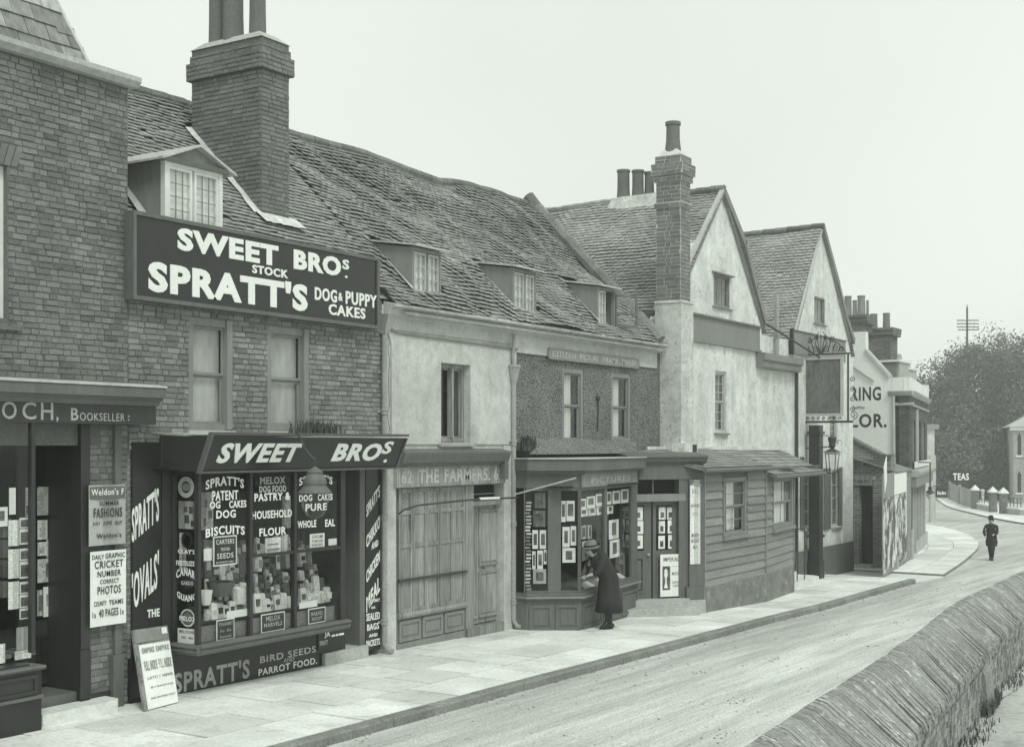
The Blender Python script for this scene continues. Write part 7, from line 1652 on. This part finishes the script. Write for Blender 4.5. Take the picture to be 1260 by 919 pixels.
# ================================================================== PEOPLE
def person(x, y, head, lean, S_, label, cloth, seed=0, hat='brim', stride=.1, zb=.12, skirt=True):
    """head = heading angle of the facing direction; lean = forward bend in metres at the head"""
    z0 = gz(x)+zb; f = Vector((cos(head), sin(head), 0)); s = Vector((-f.y, f.x, 0)); O = Vector((x, y, z0))
    R_ = T('person', O, label, 'person')
    def p(a, b, c): return O+(f*a+s*b+Vector((0,0,c)))*S_
    V = []; E = []; RR = []
    def add(co, r, par=None):
        V.append(co); RR.append(r*S_); i = len(V)-1
        if par is not None: E.append((par, i))
        return i
    pel = add(p(0,0,.90), .15); sp1 = add(p(lean*.25,0,1.08), .125, pel); ch = add(p(lean*.62,0,1.28), .15, sp1); nk = add(p(lean*.85,0,1.42-lean*.25), .055, ch)
    h1 = add(p(lean*.95+.02,0,1.50-lean*.3), .085, nk); h2 = add(p(lean*1.05+.03,0,1.60-lean*.38), .095, h1)
    add(p(lean*1.05+.125,0,1.55-lean*.40), .018, h1)
    for sg in (-1, 1):
        st = stride*sg; hp = add(p(0,.09*sg,.86), .10, pel); kn = add(p(st*.6+.02,.09*sg,.48), .06, hp); an = add(p(st,.09*sg,.09), .038, kn); add(p(st+.15,.09*sg,.03), .03, an)
        sh = add(p(lean*.66,.18*sg,1.33), .06, ch); el = add(p(lean*.66+.10,.24*sg,1.07), .045, sh); wr = add(p(lean*.66+.17,.16*sg,.98+.04*sg), .03, el); pm = add(p(lean*.66+.23,.15*sg,.97+.04*sg), .028, wr)
        for q in range(4): 
            k1 = add(p(lean*.66+.285-.006*abs(q-1.5),(.15+.018*(q-1.5))*sg,.955+.04*sg), .0095, pm); add(p(lean*.66+.31-.01*abs(q-1),(.15+.018*(q-1.5))*sg,.93+.04*sg), .008, k1)
        add(p(lean*.66+.23,(.115)*sg,.94+.04*sg), .010, wr)
    me = bpy.data.meshes.new('body'); c = O; me.from_pydata([tuple(v-c) for v in V], E, []); me.materials.append(M['skin'])
    b = link('body', me, c, R_); md = b.modifiers.new('skin', 'SKIN'); md.use_smooth_shade = True
    for i, v in enumerate(me.skin_vertices[0].data): v.radius = (RR[i], RR[i]); v.use_root = (i == 0)
    b.modifiers.new('sub', 'SUBSURF').levels = 1
    # coat lofted round the bent spine
    def loft(name, rings, mat, n=20, fold=.0, close=True):
        m = MB(); m.sm = True; vs = []
        for k_, (a, cz, ra, rb, tl) in enumerate(rings):
            for j in range(n):
                q = 2*pi*j/n; fo = 1+fold*(1-k_/len(rings))*sin(q*7+k_*.3+seed); vs.append(p(a+ra*cos(q)*fo, rb*sin(q)*fo, cz-tl*cos(q)))
        m.raw(vs, [(i*n+j,i*n+(j+1)%n,(i+1)*n+(j+1)%n,(i+1)*n+j) for i in range(len(rings)-1) for j in range(n)]+([tuple(range(n-1,-1,-1)), tuple(range((len(rings)-1)*n, len(rings)*n))] if close else []))
        return m.build(name, M[mat], R_)
    hem = .30 if skirt else .55; L = lean
    loft('coat', [(-.01,hem,.24 if skirt else .17,.25 if skirt else .2,0),(-.01,hem+.2,.21,.225,0),(.0,.78,.18,.205,0),(.0,.92,.17,.195,.02),(L*.2,1.04,.145,.175,.05*L*4),(L*.45,1.18,.155,.20,.06*L*4),(L*.62,1.30,.145,.215,.05*L*4),(L*.72,1.38,.11,.17,.04*L*4),(L*.82,1.435-.2*L,.075,.085,.03*L*4)], cloth, fold=.09)
    for sg in (-1, 1):
        m = MB(); m.sm = True; m.tube([p(L*.62,.13*sg,1.34), p(L*.66,.20*sg,1.31), p(L*.66+.05,.235*sg,1.18), p(L*.66+.10,.245*sg,1.07), p(L*.66+.13,.205*sg,1.02+.02*sg), p(L*.66+.16,.165*sg,.985+.04*sg)], .072*S_, 10, .05*S_); m.build('sleeve', M[cloth], R_)
        st = stride*sg
        m = MB(); m.sm = True; vs = []; n = 10
        for t_, (cz, ra, rb) in enumerate(((.0,.0,.0),(.012,.145,.048),(.05,.14,.046),(.09,.085,.045),(.16,.052,.046))):
            for j in range(n): q = 2*pi*j/n; vs.append(p(st+.055*(1-t_*.22)+ra*cos(q), .09*sg+rb*sin(q), cz))
        m.raw(vs, [(i*n+j,i*n+(j+1)%n,(i+1)*n+(j+1)%n,(i+1)*n+j) for i in range(4) for j in range(n)]+[tuple(range(4*n,5*n))]); m.build('boot', M['shoe'], R_)
        m = MB(); m.sm = True; m.tube([p(st,.09*sg,.12), p(st*.6+.02,.09*sg,.46), p(0,.09*sg,.80)], .056*S_, 10, .11*S_); m.build('stocking' if skirt else 'trouser_leg', M['cloth_dark'], R_)
    hc = (L*1.05+.02, 1.645-L*.38)
    loft('hair', [(hc[0]-.04,hc[1]-.15,.05,.07,0),(hc[0]-.035,hc[1]-.09,.095,.098,0),(hc[0]-.02,hc[1]-.02,.105,.10,0),(hc[0],hc[1]+.03,.08,.085,0)], 'cloth_dark', n=12)
    if hat == 'brim': 
        loft('hat', [(hc[0]+.01,hc[1]-.045,.17,.165,.02),(hc[0]+.01,hc[1]-.03,.175,.17,.02),(hc[0],hc[1]-.02,.112,.108,.01),(hc[0],hc[1]+.06,.108,.104,.01),(hc[0]-.01,hc[1]+.10,.07,.07,.01)], 'cloth_pale', n=18)
        loft('hat_band', [(hc[0]+.002,hc[1]-.018,.116,.112,.01),(hc[0],hc[1]+.015,.115,.111,.01)], 'cloth_dark', n=18)
    else: loft('hat', [(hc[0]+.0,hc[1]-.02,.15,.135,0),(hc[0],hc[1]-.01,.15,.135,0),(hc[0],hc[1]+.0,.10,.095,0),(hc[0],hc[1]+.09,.095,.09,0),(hc[0],hc[1]+.12,.05,.05,0)], 'cloth_dark', n=16)
    for sg in (-1, 1): MB().lathe(p(L*1.05+.115,.035*sg,1.585-L*.39), [(.001,0),(.009*S_,.007),(.001,.014)], 6).build('eye', M['ink'], R_)
    m = MB(); m.tube([p(L*1.05+.118,-.022,1.515-L*.39), p(L*1.05+.122,0,1.513-L*.39), p(L*1.05+.118,.022,1.515-L*.39)], .004*S_, 5); m.build('mouth', M['ink'], R_)
    return R_
wp = onG(749, 773, .12)
person(wp.x, wp.y, radians(146), .34, 1.0, 'person in long dark coat and brimmed hat stooping at the picture shop window', 'cloth_dark', stride=.06)
wq = onG(1220, 689, 0)
person(wq.x, wq.y, radians(175), .04, .9, 'person in dark overcoat walking round the far road bend', 'cloth_dark', seed=2, hat='cap', stride=.2, zb=0, skirt=False)
# ================================================================== FAR END OF THE STREET
def at(px, py, Z): return CAM+ray(px, py)*Z
def view_frame(px, Z, wd=1): p = at(px, 548, Z); return Fr((p.x,p.y),(p.x+RT.x,p.y+RT.y))
# pale house edge carrying two hanging signs
Z_ = 74; F_ = view_frame(1151, Z_); zb = gz(72)-.3
FH = T('far_shop', F_.P(-3,0,zb), 'pale narrow house edge beyond the corner shop carrying hanging signs', 'building')
bx('wall', M['plaster'], FH, -6, -.05, -6, 0, zb, F_.Z(1148,528), fr=F_); bx('pilaster', M['paint_light'], FH, -.32, .0, .001, .1, zb, F_.Z(1148,560), fr=F_)
bx('roof', M['slate_mid'], FH, -6.3, .15, -6.2, .2, F_.Z(1148,528)+.002, F_.Z(1148,522), fr=F_)
def hang(l, r, t, b, s, lab, tl, tr, tt, tb):
    a0, a1, z0, z1 = F_.R(l, r, t, b, .0); H = bx('hanging_sign', M['paint_dark'], None, a0, a1, .15, .22, z0, z1, fr=F_, label=lab, cat='sign', base=True)
    text(s, F_.X(tl), F_.X(tr), F_.Z(tl,tb), F_.Z(tl,tt), .221, M['letter'], H, fr=F_, bold=.05, th=.01)
    MB().tube([F_.P(-.1,.18,z1+.12), F_.P(a1,.18,z1+.12)], .03, 5).build('rod', M['iron'], H)
    for a in (a0+.1, a1-.1): MB().tube([F_.P(a,.18,z1), F_.P(a,.18,z1+.12)], .015, 4).build('hook', M['iron'], H)
hang(1168, 1192, 580, 592.5, 'TEAS', 'hanging board with white Teas lettering out over the far pavement', 1171, 1190.5, 582, 590.5)
a0, a1, z0, z1 = F_.R(1150.5,1163,600,610.5,0); H = bx('hanging_sign', M['paint_black'], None, a0, a1, .15, .22, z0, z1, fr=F_, label='small black hanging board with blurred white lettering below the Teas board', cat='sign', base=True)
for i in range(6): bx('lettering', M['letter'], H, a0+.06+i*.085, a0+.11+i*.085, .221, .23, z0+.1, z0+.30-(i%3)*.03, fr=F_)
MB().tube([F_.P(-.2,.18,z1+.1),F_.P(a1,.18,z1+.1)], .025, 5).build('rod', M['iron'], H)
# plank fence, piers, low walls, bollard
def planks(p, q, h, n, label):
    F2 = Fr(p.xy, q.xy); r = random.Random(8); Fc = T('plank_fence', p, label, 'fence'); m = MB(); g0, g1 = gz(p.x)+.05, gz(q.x)+.05; g = min(g0,g1)
    for i in range(n): a, b = F2.len*i/n+.01, F2.len*(i+1)/n-.01; m.box(a, b, -.02, .01+r.random()*.02, g-.2, g+h+(r.random()-.5)*.06, F2)
    m.build('planks', M['timber_fence'], Fc, kind='stuff'); bx('rail', M['timber_fence'], Fc, 0, F2.len, -.06, -.021, g+h*.75, g+h*.82, fr=F2)
    for a in (0, F2.len): bx('post', M['timber_fence'], Fc, a-.12, a+.12, -.1, .12, g-.2, g+h+.15, fr=F2)
pA, pB, pC = onG(1169,614,.1), onG(1181,620,.1), onG(1197,625,.1)
planks(pA, pB, 1.55, 24, 'left length of weathered plank fence beyond the far pavement'); planks(pB, pC, 1.45, 22, 'right length of weathered plank fence next to the first gate pier')
PR_ = [onG(1201,626,.1), onG(1223,630,.1), onG(1236,632,.1), onG(1258,634,.1)]
for i, p in enumerate(PR_[:3]):
    K = T('gate_pier', p, ['leftmost pointed gate pier at the end of the plank fence','middle pointed gate pier left of the gate opening','right pointed gate pier right of the gate opening'][i], 'pier', group='pointed gate piers beyond the road')
    Fp = Fr((p.x-RT.x*.2,p.y-RT.y*.2),(p.x+RT.x*.2,p.y+RT.y*.2)); h = 1.3
    bx('shaft', M['brickwork_far'], K, 0, .4, -.4, 0, p.z-.2, p.z+h, fr=Fp)
    k = MB(); c4 = [Fp.P(-.07,-.47,p.z+h+.002),Fp.P(.47,-.47,p.z+h+.002),Fp.P(.47,.07,p.z+h+.002),Fp.P(-.07,.07,p.z+h+.002)]; k.raw(c4+[c+Vector((0,0,.08)) for c in c4]+[Fp.P(.2,-.2,p.z+h+.42)], [(3,2,1,0),(0,1,5,4),(1,2,6,5),(2,3,7,6),(3,0,4,7),(4,5,8),(5,6,8),(6,7,8),(7,4,8)]); k.build('cap', M['stone_pale'], K)
for i, (p, q, lab) in enumerate(((PR_[0],PR_[1],'low pale garden wall with rails between the first two gate piers'),(PR_[2],PR_[3],'low pale garden wall with rails right of the last gate pier'))):
    F2 = Fr(p.xy, q.xy); K = T('garden_wall', p, lab, 'wall'); g = p.z-.05
    bx('wall', M['far_stone'], K, .4, F2.len-.3, -.3, 0, g-.3, g+.42, fr=F2); bx('coping', M['stone_pale'], K, .4, F2.len-.3, -.36, .06, g+.421, g+.52, fr=F2)
    for z in (.8, 1.1): MB().tube([F2.P(.4,-.15,g+z),F2.P(F2.len-.3,-.15,g+z)], .02, 5).build('rail', M['iron'], K)
    for j in range(4): a = .5+(F2.len-1)*j/3; MB().tube([F2.P(a,-.15,g+.5),F2.P(a,-.15,g+1.15)], .025, 5).build('post', M['iron'], K)
bp = onG(1209,626,.1); MB().lathe(bp, [(.12,0),(.11,1.2),(.16,1.22),(.14,1.35),(.05,1.42)], 8).build('bollard', M['paint_light'], None, 'slim pale post standing in front of the low garden wall', 'post', base=True)
# chapel
cp_ = onG(1247,617,.1); vv = (cp_-CAM).normalized(); F2 = Fr((cp_.x,cp_.y),(cp_.x+vv.y+.05*vv.x,cp_.y-vv.x+.05*vv.y)); K = T('chapel', cp_, 'pale stone chapel with pointed windows at the right edge beyond the gate piers', 'building'); ze = F2.Z(1247,525); g = cp_.z-.5
w_ = [(F2.X(1252),F2.X(1256.5),F2.Z(1254,560),F2.Z(1254,537)),(F2.X(1252),F2.X(1256.5),F2.Z(1254,606),F2.Z(1254,584)),(F2.X(1262),F2.X(1267),F2.Z(1254,560),F2.Z(1254,537))]
wall_holes(F2, 0, 10, g, ze, -.3, 0, w_, 'wall', M['far_stone'], K); bx('side_wall', M['far_stone'], K, 0, .3, -14, -.301, g, ze, fr=F2)
for h in w_:
    W2 = bx('window', M['paint_dark'], K, h[0], h[1], -.2, -.15, h[2], h[3], fr=F2); c = (h[0]+h[1])/2
    MB().prism([(h[0],h[3]),(h[1],h[3]),(c,h[3]+.35)], .001, .015, F2).build('pointed_head', M['paint_dark'], W2); bx('sill', M['stone_pale'], W2, h[0]-.15, h[1]+.15, .001, .12, h[2]-.15, h[2], fr=F2)
k = MB(); k.raw([F2.P(-.5,.4,ze),F2.P(10.5,.4,ze),F2.P(10.5,-14,ze),F2.P(-.5,-14,ze),F2.P(5,-2,ze+3.2),F2.P(5,-12,ze+3.2)],[(0,1,4),(1,2,5,4),(2,3,5),(3,0,4,5),(3,2,1,0)]); k.build('roof', M['stone'], K); bx('eaves', M['stone_pale'], K, -.3, 10.3, .001, .25, ze-.3, ze-.002, fr=F2)
# telegraph pole
pb = at(1190,600,136); zt_p = at(1190,380,136).z; gpz = gz(pb.x)
K = T('telegraph_pole', (pb.x,pb.y,gpz), 'tall telegraph pole with four crossarms above the trees', 'pole')
MB().tube([(pb.x,pb.y,gpz-.3),(pb.x,pb.y,zt_p)], .19, 8, .10).build('pole', M['bark'], K); F2 = Fr((pb.x,pb.y),(pb.x+RT.x,pb.y+RT.y))
for i, y_ in enumerate((394.5,398.5,402.5,406)):
    z = at(1190,y_,136).z; hw = 1.05 if i < 3 else .95; A_ = bx('crossarm', M['bark'], K, -hw-.05, hw+.1, .08, .18, z-.05, z+.05, fr=F2)
    for j in range(6): a = -hw+.05+j*(2*hw)/5; MB().lathe(F2.P(a,.13,z+.05), [(.03,0),(.045,.05),(.045,.1),(.02,.13)], 6).build('insulator', M['stone_pale'], A_)
MB().lathe((pb.x,pb.y,zt_p), [(.12,0),(.05,.2),(.02,.5)], 6).build('cap', M['iron'], K)
# trees
def tree(px, Z, top_py, wid, label, seed, n=7000, leaf=.30, group='trees beyond the far road'):
    r = random.Random(seed); p = at(px, 548, Z); g = gz(p.x); zt = at(px, top_py, Z).z; h = zt-g; R0 = wid/2
    K = T('tree', (p.x,p.y,g), label, 'tree', group)
    m = MB(); m.tube([(p.x,p.y,g-.3),(p.x+.1,p.y,g+h*.3),(p.x,p.y+.1,g+h*.6)], .035*h, 8, .012*h); m.build('trunk', M['bark'], K)
    lm = MB(); cl = []
    for i in range(int(60)):
        a = r.random()*2*pi; u = r.random()**.5; t = r.random(); zz = .16+.80*t; env = (1-abs(zz-.45)/.62)**.55 if zz > .45 else (.75+.25*zz/.45)
        rr_ = R0*env*(.35+.65*u); c = Vector((p.x+rr_*cos(a), p.y+rr_*sin(a), g+h*zz)); cl.append((c, R0*(.20+.16*r.random())))
    cl.append((Vector((p.x,p.y,g+h*.93)), R0*.25))
    for i in range(0, len(cl), 9): lm.tube([(p.x,p.y,g+h*.35), cl[i][0]], .1, 5, .03)
    lm.build('limbs', M['bark'], K, kind='stuff')
    vs = []; fs = []
    for i in range(n):
        c, cr = cl[r.randrange(len(cl))]; d = Vector((r.gauss(0,1), r.gauss(0,1), r.gauss(.25,1))).normalized(); q = c+d*cr*(.55+.5*r.random()); 
        if q.z < g+.3: continue
        s_ = leaf*(.5+r.random()); nn = (d+Vector((r.gauss(0,.5),r.gauss(0,.5),r.gauss(0,.5)))).normalized(); u = nn.orthogonal().normalized(); v = nn.cross(u); a = r.random()*pi; u2 = u*cos(a)+v*sin(a); v2 = nn.cross(u2)
        b = len(vs); vs += [q-u2*s_*.5, q+v2*s_*.3, q+u2*s_*.5, q-v2*s_*.3]; fs.append((b,b+1,b+2,b+3))
    me = bpy.data.meshes.new('crown'); c0 = Vector((p.x,p.y,g+h*.5)); me.from_pydata([tuple(v-c0) for v in vs], [], fs); me.materials.append(M['leaf']); tag(link('crown', me, c0, K), kind='stuff')
for i, a in enumerate([(1160,128,470,9,'small rounded tree just right of the corner shop parapet'),(1180,135,440,13,'broad tree directly behind the foot of the telegraph pole'),(1205,128,428,12,'tall dense tree right of the telegraph pole'),
    (1230,140,412,15,'tallest tree of the row with the highest crown'),(1262,132,420,14,'dense tree rising behind the chapel roof'),(1150,150,492,12,'far tree showing lowest beside the corner shop'),(1215,126,500,10,'dark lower tree above the plank fence'),(1240,128,480,11,'dark spreading tree left of the chapel wall'),(1190,122,520,9,'low bushy tree above the hanging Teas board'),(1172,122,540,9,'small bush tree behind the left plank fence'),(1290,125,430,14,'tree beyond the right edge behind the chapel'),(1228,122,545,10,'low dark bush behind the gate piers')]):
    tree(a[0], a[1], a[2], a[3], a[4], 100+i, n=15000 if i < 5 else 10000, leaf=.24)
# low hill closing the view behind the trees
m = MB(); vs = []
for i in range(21):
    for j in range(6):
        X_ = 130+j*30; Y_ = -160+i*22; vs.append((X_, Y_, -3.5+ (0 if j == 0 else 7.5*sin(min(1,j/3)*pi/2)) + .8*noise.noise(Vector((i*.5,j*.5,0)))))
m.raw(vs, [(i*6+j,(i+1)*6+j,(i+1)*6+j+1,i*6+j+1) for i in range(20) for j in range(5)]); m.sm = True
M['hill'] = mk('hill', .09, big=.3, bigs=.15, fine=.3, fines=2, bs=.3); m.build('hill', M['hill'], None, kind='structure')
# ================================================================== AIR
HZ = NT('haze_air'); v_ = HZ.n('ShaderNodeVolumePrincipled'); v_.inputs['Color'].default_value = (.98,1,.975,1); v_.inputs['Density'].default_value = .0013; v_.inputs['Anisotropy'].default_value = .2
HZ.l(v_.outputs[0], HZ.out.inputs['Volume'])
MB().box(-12, 330, -190, 190, -8, 20).build('haze', HZ.m, None, kind='stuff')
